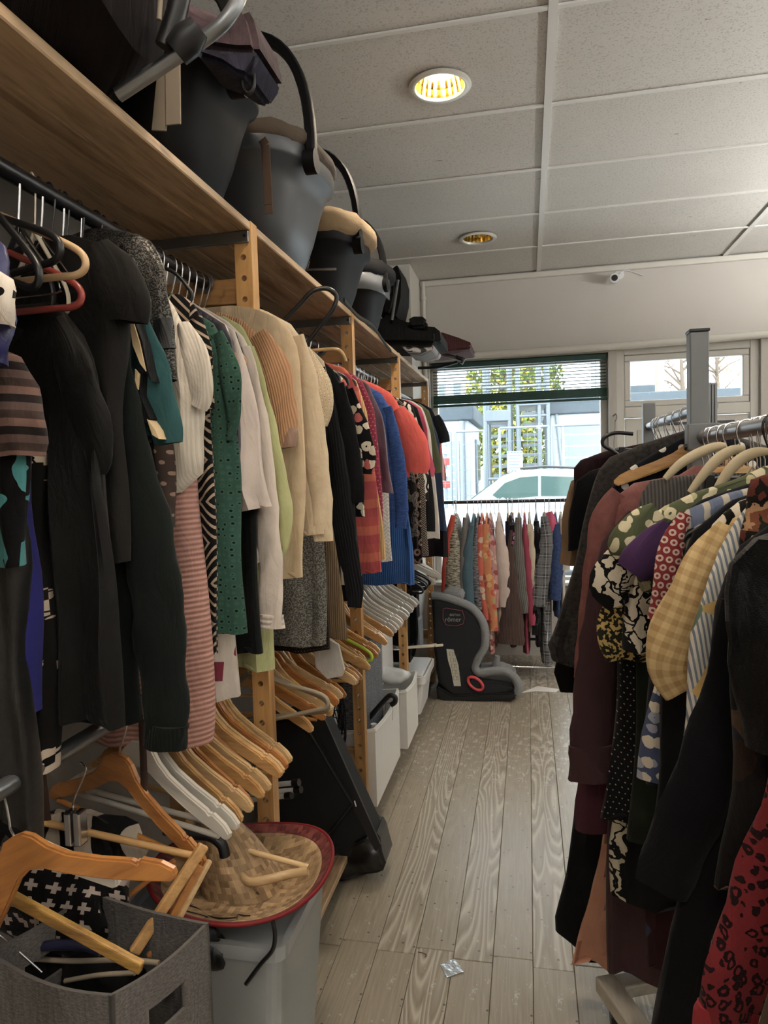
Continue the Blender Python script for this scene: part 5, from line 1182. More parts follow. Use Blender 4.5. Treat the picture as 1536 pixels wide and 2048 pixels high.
tapered(TBX[0] - .012, TBX[1] + .012, TBX[2] - .012, TBX[3] + .012, .482, .512, .002, .016).build('box_rim', plain('frosted_rim', '#9da1a3', .3, .5), tub)
lump('cloth_bundle', 'glossy black cloth spilling over the front rim of the storage box', 'cloth', (-.70, 1.275, .49), .075, .03, .05, fab('plain', '#101012', rough=.3, spec=.5), 44)
lump('cloth_bundle', 'black clothes heaped in the translucent storage box', 'cloth', (-.69, 1.44, .36), .13, .12, .16, fab('plain', '#121214', rough=.5), 31)
tube_hanger([(546,1843,0), (550,1870,0), (545,1900,0), (520,1930,0), (492,1968,0)], 1.245, .0045, M_hblack, 'black hanger hook leaning on the storage box rim')
# -- sombrero
HX, HY, HZ = -.640, 1.415, .545
som = thing('sombrero', 'straw sombrero with red-edged brim, on the storage box', 'hat', (HX, HY, HZ))
M_straw = fab('weave', '#806038', '#b8945f', s=.012, rough=.6, spec=.35, bump=1.0)
M_strawred = fab('weave', '#571519', '#8a4036', s=.012, rough=.6, spec=.35, bump=1.0)
def hat_ring(r0, r1, zf, n=64, m=8, y_squash=1.0):
    mb = MB(); vs = []; fs = []; uv = []
    for i in range(m + 1):
        r = r0 + (r1 - r0) * i / m
        for k in range(n + 1):
            a = 2 * PI * k / n; vs.append(Vector((HX + r * math.cos(a), HY + r * math.sin(a), HZ + zf(r, a))))
    for i in range(m):
        for k in range(n):
            f4 = (i * (n + 1) + k, i * (n + 1) + k + 1, (i + 1) * (n + 1) + k + 1, (i + 1) * (n + 1) + k); fs.append(f4)
            uv.append([((vs[j].x - HX), (vs[j].y - HY)) for j in f4])
    mb.add(vs, fs, uv, True); return mb
zb = lambda r, a: .004 + 2.0 * max(0, r - .11) ** 1.6 * (1 + .25 * math.sin(2 * a + .6)) + .004 * math.sin(3 * a)
def solid(o, th):
    md = o.modifiers.new('thick', 'SOLIDIFY'); md.thickness = th; md.offset = -1; return o
solid(hat_ring(.088, .178, zb).build('brim', M_straw, som), .003)
solid(hat_ring(.178, .200, zb).build('brim_border', M_strawred, som), .003)
MB().tube([Vector((HX + .201 * math.cos(a), HY + .201 * math.sin(a), HZ + zb(.2, a))) for a in [2 * PI * k / 64 for k in range(64)]], .0045, 8, closed=True).build('brim_edge', plain('red_hat_binding', '#6f181c', .6, .3), som)
mb = MB(); n = 40; vs = []; fs = []; uv = []; prof = [(.092, .0), (.088, .02), (.080, .055), (.068, .095), (.050, .130), (.034, .148), (.018, .155), (.0, .156)]
for r, z in prof:
    for k in range(n + 1):
        a = 2 * PI * k / n; lean = z * .42; vs.append(Vector((HX - lean + r * (1 + .10 * math.cos(2 * a + .5) * (z / .156)) * math.cos(a), HY + r * (1 - .18 * (z / .156)) * math.sin(a), HZ + z + .004)))
for i in range(len(prof) - 1):
    for k in range(n):
        f4 = (i * (n + 1) + k, i * (n + 1) + k + 1, (i + 1) * (n + 1) + k + 1, (i + 1) * (n + 1) + k); fs.append(f4)
        uv.append([(k * .0145, prof[i][1]), ((k + 1) * .0145, prof[i][1]), ((k + 1) * .0145, prof[i + 1][1]), (k * .0145, prof[i + 1][1])])
mb.add(vs, fs, uv, True); mb.build('crown', M_straw, som)
for q in ([(380,1805),(400,1812),(430,1840),(470,1850),(476,1822),(500,1838)], [(360,1828),(400,1832),(415,1842)]):
    pts = []
    for px, py in smooth_path([(x, y, 0) for x, y in q], 4) and [(v.x, v.y) for v in smooth_path([(x, y, 0) for x, y in q], 4)]:
        p = at_z(px, py, HZ + .02); r = math.hypot(p.x - HX, p.y - HY); pts.append(Vector((p.x, p.y, HZ + (zb(r, 0) + .004 if r > .092 else .02 + (.092 - r) * 1.6))))
    MB().tube(pts, .0014, 6).build('chin_cord', M_blackpl, som)
# pale hanger lying on the brim
ph_ = thing('clothes_hanger', 'pale wooden hanger with trouser bar lying on the sombrero', 'hanger', C3(520, 1740, 1.40))
arm = smooth_path([at_z(x, y, z) for x, y, z in ((440,1712,HZ+.075),(478,1745,HZ+.058),(500,1764,HZ+.05),(540,1758,HZ+.055),(580,1748,HZ+.06),(616,1742,HZ+.068))], 4)
MB().tube(arm, [.010] * len(arm), 10, flat=((0, 1, 0), .7)).build('hanger_arm', M_hw[1], ph_)
MB().tube([at_z(452, 1690, HZ + .10), at_z(617, 1734, HZ + .072)], .006, 8).build('trouser_bar', M_hw[1], ph_)
MB().tube(smooth_path([at_z(x, y, HZ + .045) for x, y in ((498,1765),(506,1776),(520,1790),(512,1786))], 3), .0018, 7).build('hook', M_chrome, ph_)
for k, (q, Y) in enumerate((([(1330,958,0),(1358,930,0),(1394,908,0),(1430,894,0),(1452,892,0)], 1.50), ([(1380,985,0),(1408,948,0),(1436,918,0),(1466,900,0),(1490,898,0)], 1.42), ([(1430,985,0),(1452,950,0),(1480,920,0),(1510,905,0),(1536,903,0)], 1.35))):
    pts = smooth_path([at_y(x, y, Y) for x, y, d in q], 4); t = thing('clothes_hanger', ['upper', 'middle', 'lower'][k] + ' cream wooden hanger shoulder rising behind the grey ribbed sweater', 'hanger', tuple(pts[0]))
    MB().tube(pts, [.006 + .0045 * math.sin(PI * i / (len(pts) - 1)) for i in range(len(pts))], 10, flat=((0, 1, 0), .6)).build('hanger_arm', plain('cream_hanger_wood', '#b7a98c', .45, .35), t)
# black hanger shoulder poking from under the white hangers
tube_hanger([(330,1660,0), (380,1668,0), (420,1672,0), (444,1690,0), (450,1712,0)], 1.24, .011, M_hblack, 'thick black hanger shoulder drooping over the sombrero')
# -- black folded case leaning between the posts
YC = 2.32
case = thing('portfolio_case', 'black folding case leaning out between the first two posts', 'case', C3(660, 1760, YC))
M_case = plain('black_cordura', '#1a1a1b', .7, .3, 0, .1, 6, .3, 400)
M_case2 = plain('black_case_edge', '#202022', .45, .4, 0, .1)
def P2(q, Y): return [((p := at_y(x, y, Y)).x, p.z) for x, y in q]
mb = MB(); mb.prism(P2([(520,1440),(606,1425),(645,1440),(700,1560),(757,1685),(754,1700),(668,1726),(560,1694),(520,1690)], YC), 'y', YC, YC + .10); mb.build('case_body', M_case, case)
mb = MB(); mb.prism(P2([(520,1452),(600,1440),(618,1446),(704,1602),(700,1612),(630,1692),(560,1682),(520,1672)], YC - .02), 'y', YC - .02, YC - .0005); mb.build('front_panel', M_case, case)
edge = [at_y(x, y, YC - .02) for x, y in ((604,1440),(640,1500),(680,1568),(705,1608),(668,1655),(632,1690))]
MB().tube(edge, .005, 8).build('seam_piping', M_case2, case)
mb = MB(); mb.prism(P2([(612,1425),(648,1432),(762,1688),(752,1702),(700,1600)], YC - .004), 'y', YC - .012, YC - .0002); mb.build('edge_flap', M_case2, case)
MB().tube([at_y(709, 1602, YC - .03), at_y(712, 1613, YC - .03)], .0025, 6).build('loose_thread', M_paper, case)
bag = thing('leather_bag', 'glossy black leather bag slumped under the leaning case on the floor', 'bag', C3(700, 1790, 2.36))
M_leather = plain('black_leather', '#101012', .28, .55, 0, .1, 8, .35, 60)
pts = [at_y(x, y, 2.31) for x, y in ((628,1690),(690,1724),(748,1694),(758,1712),(764,1735),(771,1760),(766,1773),(720,1788),(672,1796),(634,1782))]
bm = bmesh.new(); f0 = bm.faces.new([bm.verts.new((p.x, 2.31, p.z)) for p in pts]); ex = bmesh.ops.extrude_face_region(bm, geom=[f0])
for v in ex['geom']:
    if isinstance(v, bmesh.types.BMVert): v.co.y = 2.46
bmesh.ops.recalc_face_normals(bm, faces=bm.faces)
bmesh.ops.bevel(bm, geom=[e for e in bm.edges if len(e.link_faces) == 2 and e.calc_face_angle(0) > 1.2], offset=.012, segments=3, affect='EDGES')
bmesh.ops.triangulate(bm, faces=bm.faces)
for _ in range(3): bmesh.ops.subdivide_edges(bm, edges=[e for e in bm.edges if e.calc_length() > .03], cuts=1); bmesh.ops.triangulate(bm, faces=bm.faces)
for v in bm.verts:
    if v.co.y < 2.40: v.co.y += .010 * math.sin(v.co.x * 38 + v.co.z * 22) + .007 * math.sin(v.co.z * 60 - v.co.x * 25)
mz = min(v.co.z for v in bm.verts)
for v in bm.verts: v.co.z += .001 - mz
mb = MB(); mb.bm(bm, None, True); mb.build('bag_body', M_leather, bag)
cr = thing('folding_crutches', 'bundle of white tubes with black rubber ends right of the first post', 'tubes', C3(560, 1580, 1.90))
for (xa, ya), (xb, yb) in (((500,1574),(586,1566)), ((500,1588),(590,1580)), ((500,1600),(572,1592))):
    p, q = at_y(xa, ya, 1.90), at_y(xb, yb, 1.86)
    MB().tube([p, q], .0075, 10).build('tube', M_whitepl, cr); MB().tube([q, q + (q - p).normalized() * .022], .0105, 10).build('rubber_end', M_blackpl, cr)
gr = thing('artificial_grass', 'tuft of green artificial grass behind the sombrero', 'plant', C3(655, 1735, 1.98))
mb = MB(); rg = random.Random(4); c = at_y(592, 1754, 1.98)
for k in range(70):
    x, y = c.x + rg.uniform(-.035, .035), c.y + rg.uniform(-.03, .03); dx, dy, h = rg.uniform(-.05, .05), rg.uniform(-.03, .03), rg.uniform(.05, .11)
    p0, p1, p2 = Vector((x, y, c.z)), Vector((x + dx * .4, y + dy * .4, c.z + h * .6)), Vector((x + dx, y + dy, c.z + h)); s_ = Vector((.0018, .0006, 0))
    mb.face([p0 - s_, p0 + s_, p1 + s_, p1 - s_]); mb.face([p1 - s_, p1 + s_, p2])
mb.build('grass_blades', plain('green_blades', '#6f9a4a', .5), gr, kind='stuff')
MB().lathe([(.0, c.z - .06), (.030, c.z - .06), (.038, c.z + .002), (.034, c.z + .002), (0, c.z - .005)], (c.x, c.y, 0), 20).build('pot', M_dark, gr)
# -- white boxes
M_wbox = plain('white_canvas_box', '#e9e8e4', .7, .25, 0, .04, 4, .3, 500)
M_wboxin = plain('grey_box_lining', '#9b9789', .8, .2)
def open_box(name, label, x0, x1, y0, y1, z0, z1, rimm=None, bow=.0):
    t = thing(name, label, 'storage box', ((x0 + x1) / 2, (y0 + y1) / 2, z0)); th = .008
    def side(p0, p1, nx, ny):
        mb = MB(); n = 8
        for i in range(n):
            a, b = i / n, (i + 1) / n
            def pt(s_, z, k, bl): 
                bo = bow * math.sin(PI * s_) * bl; return Vector((p0[0] + (p1[0] - p0[0]) * s_ + nx * (bo - th * k), p0[1] + (p1[1] - p0[1]) * s_ + ny * (bo - th * k), z - (.012 * math.sin(PI * s_) if bl else 0)))
            q = [[pt(a, z0, k, 0), pt(b, z0, k, 0), pt(b, z1, k, 1), pt(a, z1, k, 1)] for k in (0, 1)]
            mb.face(q[0]); mb.face(list(reversed(q[1]))); mb.face([q[0][3], q[0][2], q[1][2], q[1][3]]); mb.face([q[0][0], q[1][0], q[1][1], q[0][1]])
        return mb
    for p0, p1, nx, ny in (((x1, y0), (x1, y1), 1, 0), ((x0, y0), (x0, y1), -1, 0), ((x0, y0), (x1, y0), 0, -1), ((x0, y1), (x1, y1), 0, 1)):
        o = side(p0, p1, nx, ny).build('box_side', M_wbox, t)
        rim = [Vector((p0[0] + (p1[0] - p0[0]) * s_ + nx * (bow * math.sin(PI * s_) + .001), p0[1] + (p1[1] - p0[1]) * s_ + ny * (bow * math.sin(PI * s_) + .001), z1 - .012 * math.sin(PI * s_) - .012)) for s_ in [k / 8 for k in range(9)]]
        MB().tube(rim, .005, 8, flat=((nx, ny, 0), .5)).build('rim_binding', M_wbox, t)
    MB().box((x0 + .001, y0 + .001, z0), (x1 - .001, y1 - .001, z0 + .006)).build('box_base', M_wbox, t); return t
open_box('storage_box', 'white canvas storage box beside the second post, black handle inside', -.93, -.622, 2.69, 3.215, BS, EYE - 1.035, bow=.012)
open_box('storage_box', 'cream canvas storage box farther along the bottom shelf', -.90, -.598, 3.29, 3.62, BS, EYE - 1.065, bow=.008)
tb = thing('storage_tub', 'low white plastic tub with rimmed lid, last on the bottom shelf', 'storage box', (-.72, 3.9, BS))
tapered(-.87, -.585, 3.74, 4.12, BS, .30, .025, .004).build('tub_body', M_whitepl, tb)
tapered(-.885, -.57, 3.725, 4.135, .285, .325, .002, .012).build('tub_rim', M_whitepl, tb)
MB().bevbox((-.865, 3.745, .305), (-.59, 4.115, .335), .008).build('tub_lid', M_whitepl, tb)
sc_ = thing('suitcase', 'grey tweed soft suitcase standing in the white box', 'suitcase', (-.71, 2.95, .12))
MB().bevbox((-.80, 2.75, BS + .008), (-.675, 3.12, EYE - .735), .02).build('suitcase_body', fab('melange', '#3d4046', '#777b82', s=.006), sc_)
for x in (-.775, -.70): MB().tube([(x, 2.748, .16), (x, 2.748, EYE - .76)], .004, 8).build('zip_seam', M_blackpl, sc_)
MB().tube(smooth_path([(-.738, 2.86, EYE - .737), (-.738, 2.88, EYE - .71), (-.738, 2.98, EYE - .71), (-.738, 3.0, EYE - .737)], 4), .007, 8).build('suitcase_handle', M_blackpl, sc_)
um = thing('umbrella', 'black crook-handled umbrella leaning in the white box', 'umbrella', C3(740, 1440, 2.84))
pts = smooth_path([at_y(x, y, 2.84) for x, y in ((690,1500),(722,1455),(745,1428),(768,1402),(780,1391),(790,1394),(790,1404),(782,1410))], 5); MB().tube(pts, .011, 10).build('crook_handle', M_blackpl, um)
a = at_y(690, 1500, 2.84); MB().tube([a, Vector((a.x - .035, a.y, .11))], .018, 10).build('umbrella_cloth', M_blackfab, um)
bo = thing('wire_hook', 'twisted wire hook clipped over the white box rim', 'hook', C3(773, 1432, 2.98))
MB().tube(smooth_path([(-.606, 2.97, EYE - 1.10), (-.604, 2.975, EYE - 1.05), (-.612, 2.98, EYE - 1.028), (-.636, 2.985, EYE - 1.03), (-.64, 2.99, EYE - 1.06)], 4), .0016, 6).build('wire', M_chrome, bo)
bt = thing('bottle', 'clear plastic bottle standing in the white box', 'bottle', (-.655, 2.80, BS + .008))
MB().lathe([(0, 0), (.026, 0), (.028, .01), (.028, .19), (.012, .25), (.012, .275), (0, .276)], (-.652, 2.80, BS + .009), 20).build('bottle_body', M_clear, bt)
MB().lathe([(0, .277), (.013, .277), (.013, .295), (0, .296)], (-.652, 2.80, BS + .009), 16).build('bottle_cap', M_whitepl, bt)
lump('plastic_bundle', 'white plastic-wrapped bundle on the cream canvas box', 'bundle', (-.70, 3.40, EYE - 1.03), .10, .08, .038, plain('crinkled_white_plastic', '#d0d2d2', .3, .5, 0, .05, 10, .5, 40), 8, 'wrapping', .12)
for k, (dy, dz, lab) in enumerate(((0, 0, 'upper cream hanger lying on the bundle and poking into the aisle'), (.07, -.022, 'lower cream hanger lying on the bundle and poking into the aisle'))):
    Mh = Matrix.Translation((-.69 - .02 * k, 3.56 + dy, EYE - .935 + dz)) @ Matrix.Rotation(.12 * k, 4, 'Z') @ Matrix.Rotation(math.radians(80), 4, 'X') 
    hanger('white', plain('cream_lacquer_hanger', '#c4bcae', .35, .45), None, label=lab, M=Mh)
bp = thing('backpack', 'black backpack with grey panel, stowed past the far post', 'backpack', (-.76, 4.0, .45))
lump_ = MB(); 
bm = bmesh.new(); bmesh.ops.create_cube(bm, size=1); bmesh.ops.bevel(bm, geom=list(bm.edges), offset=.22, segments=4, affect='EDGES')
for v in bm.verts: v.co = Vector((-.73 + v.co.x * .20, 3.92 + v.co.y * .22 * (1 - .25 * (v.co.z + .5)), .62 + v.co.z * .50))
lump_.bm(bm, None, True); lump_.build('backpack_body', M_blackfab, bp)
MB().bevbox((-.64, 3.86, .45), (-.612, 3.98, .62), .01).build('front_pocket', plain('grey_nylon', '#6f767d', .5, .3), bp)
MB().tube(smooth_path([(-.66, 3.815, .82), (-.63, 3.80, .70), (-.625, 3.81, .55), (-.65, 3.83, .42)], 5), .010, 8).build('shoulder_strap', M_blackfab, bp)
wb = thing('storage_box', 'tall white laminate box behind the third post', 'storage box', (-.8, 3.45, .42))
MB().bevbox((-.93, 3.33, EYE - 1.06), (-.72, 3.60, EYE - .70), .004).build('box_body', M_whitepl, wb)
nb = thing('net_bag', 'black net bag hanging behind the second post', 'bag', (-.8, 2.5, .6))
bm = bmesh.new(); bmesh.ops.create_icosphere(bm, subdivisions=3, radius=1)
for v in bm.verts: v.co = Vector((-.80 + v.co.x * .10, 2.54 + v.co.y * .06, .50 + v.co.z * .22))
mb = MB(); mb.bm(bm, None, True); o = mb.build('net', M_blackfab, nb); md = o.modifiers.new('net', 'WIREFRAME'); md.thickness = .004

tube_hanger([(1266,868,0), (1230,866,0), (1208,876,0), (1207,890,0), (1226,902,0), (1242,914,0)], 2.45, .0065, M_hblack, 'black plastic hanger loop at the far end of right rail')
# ================================================================== CHILD SEATS ON THE TOP SHELF
ST = TOPZ
def sup(a, b, ang, e=.6):
    c, s_ = math.cos(ang), math.sin(ang); return a * math.copysign(abs(c) ** e, c), b * math.copysign(abs(s_) ** e, s_)
def carrier(label, cx, cy, hw, hl, h, shell, cush, y_h, h_top, hmat, hood=None, cush_r=.03, name='infant_carrier', z0=None, taper=.58):
    z0 = ST if z0 is None else z0; t = thing(name, label, 'child seat', (cx, cy, z0)); n = 40
    prof = [(taper - .05, taper, .0), (taper + .02, taper + .06, .018), (taper + .13, taper + .14, h * .3), (taper + .24, taper + .25, h * .62), (.90, .92, h * .80), (.985, .98, h * .84), (1.0, 1.0, h * .87), (1.0, 1.0, h), (.93, .95, h), (.86, .88, h * .8), (.6, .7, h * .35), (.3, .3, h * .28)]
    mb = MB(); vs = []; fs = []
    for a, b, z in prof:
        for k in range(n):
            x, y = sup(hw * a, hl * b, 2 * PI * k / n); vs.append(Vector((cx + x, cy + y, z0 + z + .12 * h * (y / hl) * (z / h))))
    for i in range(len(prof) - 1):
        for k in range(n): fs.append((i * n + k, i * n + (k + 1) % n, (i + 1) * n + (k + 1) % n, (i + 1) * n + k))
    fs += [tuple(reversed(range(n))), tuple((len(prof) - 1) * n + k for k in range(n))]
    mb.add(vs, fs, None, True); mb.build('shell', shell, t)
    rim = []
    for k in range(n):
        x, y = sup(hw * .93, hl * .94, 2 * PI * k / n); rim.append(Vector((cx + x, cy + y, z0 + h + cush_r * .7 + .12 * h * (y / hl) + .004 * math.sin(k * 1.7))))
    MB().tube(rim, cush_r, 10, closed=True).build('seat_cushion', cush, t)
    pts = []
    for k in range(25):
        a = PI * k / 24; pts.append(Vector((cx + (hw + .008) * math.copysign(abs(math.cos(a)) ** .8, math.cos(a)), cy + y_h + .05 * math.sin(a), z0 + h * .80 + (h_top - h * .80) * math.sin(a) ** .85)))
    hb = MB(); 
    hb.tube(pts, .019, 10, flat=((1, 0, 0), 1)) if False else None
    # flat strap-like carrying handle: wide along y
    w2, th = .021, .014; vs = []; fs = []
    for i, p in enumerate(pts):
        tn = (pts[min(i + 1, 24)] - pts[max(i - 1, 0)]).normalized(); nr = Vector((tn.z, 0, -tn.x)).normalized(); yv = Vector((0, 1, 0))
        for k in range(8):
            a = 2 * PI * (k + .5) / 8; vs.append(p + yv * w2 * 1.06 * math.copysign(abs(math.cos(a)) ** .6, math.cos(a)) + nr * th * math.copysign(abs(math.sin(a)) ** .6, math.sin(a)))
    for i in range(24):
        for k in range(8): fs.append((i * 8 + k, i * 8 + (k + 1) % 8, (i + 1) * 8 + (k + 1) % 8, (i + 1) * 8 + k))
    hb.add(vs, fs, None, True); hnd = hb.build('carry_handle', hmat, t)
    for s_ in (-1, 1):
        MB().tube([(cx + s_ * (hw - .01), cy + y_h, z0 + h * .80), (cx + s_ * (hw + .022), cy + y_h, z0 + h * .80)], .032, 16).build('handle_pivot', hmat, hnd)
    return t
M_shell = plain('black_shell_plastic', '#0c0c0e', .6, .14, 0, .08)
M_shellg = plain('dark_grey_shell', '#3a3d42', .38, .5, 0, .06)
M_brown = fab('plain', '#4f4236', rough=.9); M_tan = fab('plain', '#8f7550', rough=.9); M_purple = fab('blotch', '#3a2a2f', '#4d3b42', s=.05); M_navy = fab('blotch', '#22222f', '#34344a', s=.04)
M_web = plain('grey_webbing', '#847a6d', .8, .2); M_webd = plain('brown_webbing', '#4a3c33', .8, .2)
c2 = carrier('black infant carrier with purple padded rim, above the first shelf bay', -.775, 1.43, .20, .215, .235, M_shell, M_purple, -.04, .46, M_shell, cush_r=.034)
def strap_px(q, Y, w, mat, parent, nm='webbing_strap', th=.003):
    for a, b in zip(q[:-1], q[1:]):
        p0, p1 = at_y(a[0], a[1], Y), at_y(b[0], b[1], Y); d = p1 - p0; M = Matrix.Translation(p0) @ d.to_track_quat('X', 'Y').to_matrix().to_4x4()
        MB().bevbox((0, -w / 2, -th / 2), (d.length, w / 2, th / 2), .001, M, 1).build(nm, mat, parent)
strap_px([(332,120),(318,262)], 1.205, .030, M_web, c2); strap_px([(345,105),(347,250)], 1.203, .030, M_web, c2)
# padded hood of carrier two, drooping over its aisle end
def blob(px, Y0, Y1, b=.03):
    pts = [at_y(x, y, Y0) for x, y in px]
    bm = bmesh.new(); f0 = bm.faces.new([bm.verts.new((p.x, Y0, p.z)) for p in pts]); ex = bmesh.ops.extrude_face_region(bm, geom=[f0])
    for v in ex['geom']:
        if isinstance(v, bmesh.types.BMVert): v.co.y = Y1
    bmesh.ops.recalc_face_normals(bm, faces=bm.faces)
    bmesh.ops.bevel(bm, geom=[e for e in bm.edges if len(e.link_faces) == 2 and e.calc_face_angle(0) > .9], offset=b, segments=4, affect='EDGES')
    mb = MB(); mb.bm(bm, None, True); return mb
blob([(395,60),(440,22),(486,4),(502,30),(512,70),(516,104),(470,104),(430,98),(392,90)], 1.22, 1.36, .012).build('hood', M_purple, c2)
blob([(388,92),(430,96),(470,100),(517,100),(512,122),(492,152),(470,146),(440,126),(395,110)], 1.212, 1.33, .008).build('hood_band', M_navy, c2)
MB().tube(smooth_path([at_y(x, y, 1.23) for x, y in ((484,146),(486,175),(497,187),(508,172),(507,140))], 5), .0035, 8).build('elastic_loop', M_blackpl, c2)
c3 = carrier('dark grey infant carrier with brown padded rim and tall arched handle', -.775, 1.985, .212, .285, .275, M_shellg, M_brown, -.13, .60, M_shell, cush_r=.026)
strap_px([(524,278),(531,290),(537,410),(538,428)], 1.672, .022, M_webd, c3)
c4 = carrier('black infant carrier with tan padded rim, third from the viewer', -.795, 2.62, .205, .275, .25, M_shell, M_tan, -.12, .57, M_shell, cush_r=.045)
strap_px([(608,478),(612,520),(608,536)], 2.335, .03, M_web, c4)
MB().tube([at_y(585, 540, 2.33), at_y(672, 538, 2.33)], .004, 8).build('metal_rod', M_steel, c4)
c5 = carrier('black infant carrier with grey plastic band, fourth from the viewer', -.81, 3.19, .195, .255, .26, M_shell, plain('dark_seat_padding', '#202022', .9, .1), -.10, .53, M_shell, cush_r=.04)
mb = MB(); pts = []
for k in range(13):
    a = PI * (k / 12) + PI; x, y = sup(.205, .262, a); pts.append(Vector((-.81 + x, 3.19 + y, ST + .215)))
vs = [p + Vector((0, 0, d)) for p in pts for d in (-.05, .05)]; mb.add(vs, [(2 * i, 2 * i + 2, 2 * i + 3, 2 * i + 1) for i in range(12)], None, True); solid(mb.build('side_band', plain('grey_band', '#6b6f73', .3, .5), c5), .006)
# stroller seat at the very front
s_t = thing('baby_stroller', 'dark stroller seat with chrome bar, top left corner on the shelf', 'stroller', (-.80, 1.0, ST))
M_strol = fab('blotch', '#1c1417', '#2a1f22', s=.06)
bm = bmesh.new(); bmesh.ops.create_cube(bm, size=1); bmesh.ops.subdivide_edges(bm, edges=list(bm.edges), cuts=6, use_grid_fill=True)
for v in bm.verts:
    u = v.co.copy(); n_ = u.normalized() * .62; u = u.lerp(n_, .55)
    v.co = Vector((-.775 + u.x * .42, .99 + u.y * .34, ST + .20 + u.z * .40 + .02 * math.sin(u.x * 9 + u.y * 7)))
mnz = min(v.co.z for v in bm.verts)
for v in bm.verts: v.co.z += ST + .002 - mnz
mb = MB(); mb.bm(bm, None, True); mb.build('seat_fabric', M_strol, s_t)
bar = smooth_path([at_y(x, y, Y) for x, y, Y in ((236,190,1.06),(300,148,1.06),(350,115,1.06),(405,80,1.06),(450,42,1.06),(480,-10,1.07),(490,-70,1.10))], 5)
MB().tube(bar, .0115, 14).build('bumper_bar', M_steel, s_t)
a, b = at_y(352, 105, 1.045), at_y(398, 55, 1.045); MB().tube([a, a.lerp(b, .5), b], [.022, .026, .018], 12).build('bar_joint', M_blackpl, s_t)
MB().tube([at_y(330, 95, 1.05), at_y(352, 30, 1.05), at_y(372, -60, 1.05)], .016, 10).build('frame_leg', M_blackpl, s_t)
MB().tube([at_y(322, -20, 1.02), at_y(318, 40, 1.02)], .004, 8).build('pale_webbing', M_web, s_t)
# booster seats
M_boost = fab('plain', '#17181a', rough=.85)
bs = thing('booster_seat', 'black high-backed booster seat on the shelf near the window', 'child seat', (-.7, 3.95, ST))
blob([(756,560),(766,530),(780,521),(793,528),(800,552),(799,590),(792,622),(782,640),(770,636),(756,640)], 3.78, 4.12, .035).build('backrest', M_boost, bs)
blob([(742,652),(760,622),(790,634),(830,648),(868,652),(878,660),(880,678),(872,690),(850,692),(812,690),(770,690),(748,686)], 3.74, 4.16, .03).build('seat_base', M_boost, bs)
for Y0, Y1 in ((3.72, 3.79), (4.10, 4.17)):
    blob([(812,640),(826,632),(844,632),(854,640),(852,654),(820,656)], Y0, Y1, .015).build('armrest', M_boost, bs)
MB().tube([at_y(784, 640, 3.72), at_y(790, 600, 3.72), at_y(796, 560, 3.73)], .008, 8).build('side_piping', plain('grey_piping', '#4d4f52', .6), bs)
mb = blob([(800,690),(868,690),(864,700),(838,706),(812,702)], 3.78, 4.12, .004); mb.build('label_plate', fab('patch', '#a9a9a8', '#8f9092', '#3a3a3c', '#b9b9b8', '#6a3838', s=.03), bs)
cu = thing('quilted_cushion', 'maroon ribbed cushion jutting from the shelf end above the window blind', 'cushion', C3(900, 685, 4.4))
blob([(850,664),(884,664),(915,674),(940,684),(943,691),(938,698),(900,702),(850,706)], 4.30, 4.66, .012).build('cushion_cover', fab('vstripe', '#4a2728', '#5a3233', s=.012), cu)
sf = thing('folded_buggy', 'folded grey stroller tube jutting past the end of the shelf', 'stroller frame', C3(880, 715, 4.5))
MB().tube([at_y(835, 700, 4.42), at_y(870, 706, 4.42), at_y(918, 717, 4.42)], .011, 12).build('frame_tube', M_steel, sf)
MB().tube([at_y(912, 714, 4.42), at_y(928, 720, 4.42), at_y(922, 727, 4.42)], .014, 12).build('end_joint', M_gunmetal, sf)
MB().tube([at_y(836, 736, 4.46), at_y(875, 735, 4.46), at_y(915, 724, 4.43)], .009, 12).build('frame_tube', M_gunmetal, sf)
MB().tube([at_y(848, 703, 4.40), at_y(856, 705, 4.40)], .016, 12).build('tube_collar', M_gunmetal, sf)
hs = thing('harness_strap', 'black harness strap draped over the shelf edge before the far post', 'strap', C3(760, 680, 3.55))
pts = smooth_path([at_x(x, y, -.640) for x, y in ((688,600),(715,632),(745,652),(765,680),(782,702))], 5); MB().tube(pts, .010, 8, flat=((1, 0, 0), .3)).build('strap', fab('plain', '#1e2320'), hs)
# ================================================================== CAR SEAT ON THE FLOOR
YS = 4.33; DEP = .40
cs = thing('child_seat', 'dark grey child car seat standing on the floor at the aisle end', 'child seat', (-.35, YS + .2, 0))
M_cs = plain('charcoal_seat_fabric', '#232528', .8, .2, 0, .08, 6, .3, 600); M_csg = fab('melange', '#6f7276', '#85888b', s=.004); M_csb = plain('black_seat_base', '#141517', .45, .4)
back = [(863,1196),(880,1197),(925,1212),(952,1232),(966,1262),(966,1292),(952,1318),(946,1340),(958,1362),(1000,1366),(1028,1372),(1030,1384),(1000,1390),(905,1392),(880,1370),(868,1300)]
for Y0, Y1 in ((YS, YS + .075), (YS + DEP - .075, YS + DEP)): blob(back, Y0, Y1, .015).build('side_wing', M_cs, cs)
blob([(865,1205),(905,1212),(925,1240),(915,1310),(930,1350),(1010,1362),(1020,1385),(880,1392),(868,1300)], YS + .076, YS + DEP - .076, .01).build('seat_shell', M_csb, cs)
blob([(872,1372),(905,1390),(1010,1386),(1032,1384),(1034,1396),(1026,1401),(885,1406),(874,1392)], YS - .006, YS + DEP + .006, .012).build('seat_base', M_csb, cs)
rimp = [(864,1192),(880,1193),(915,1203),(944,1216),(964,1242),(970,1268),(968,1294),(956,1316),(950,1334),(960,1346),(985,1342),(1010,1343),(1028,1354),(1037,1372),(1034,1388)]
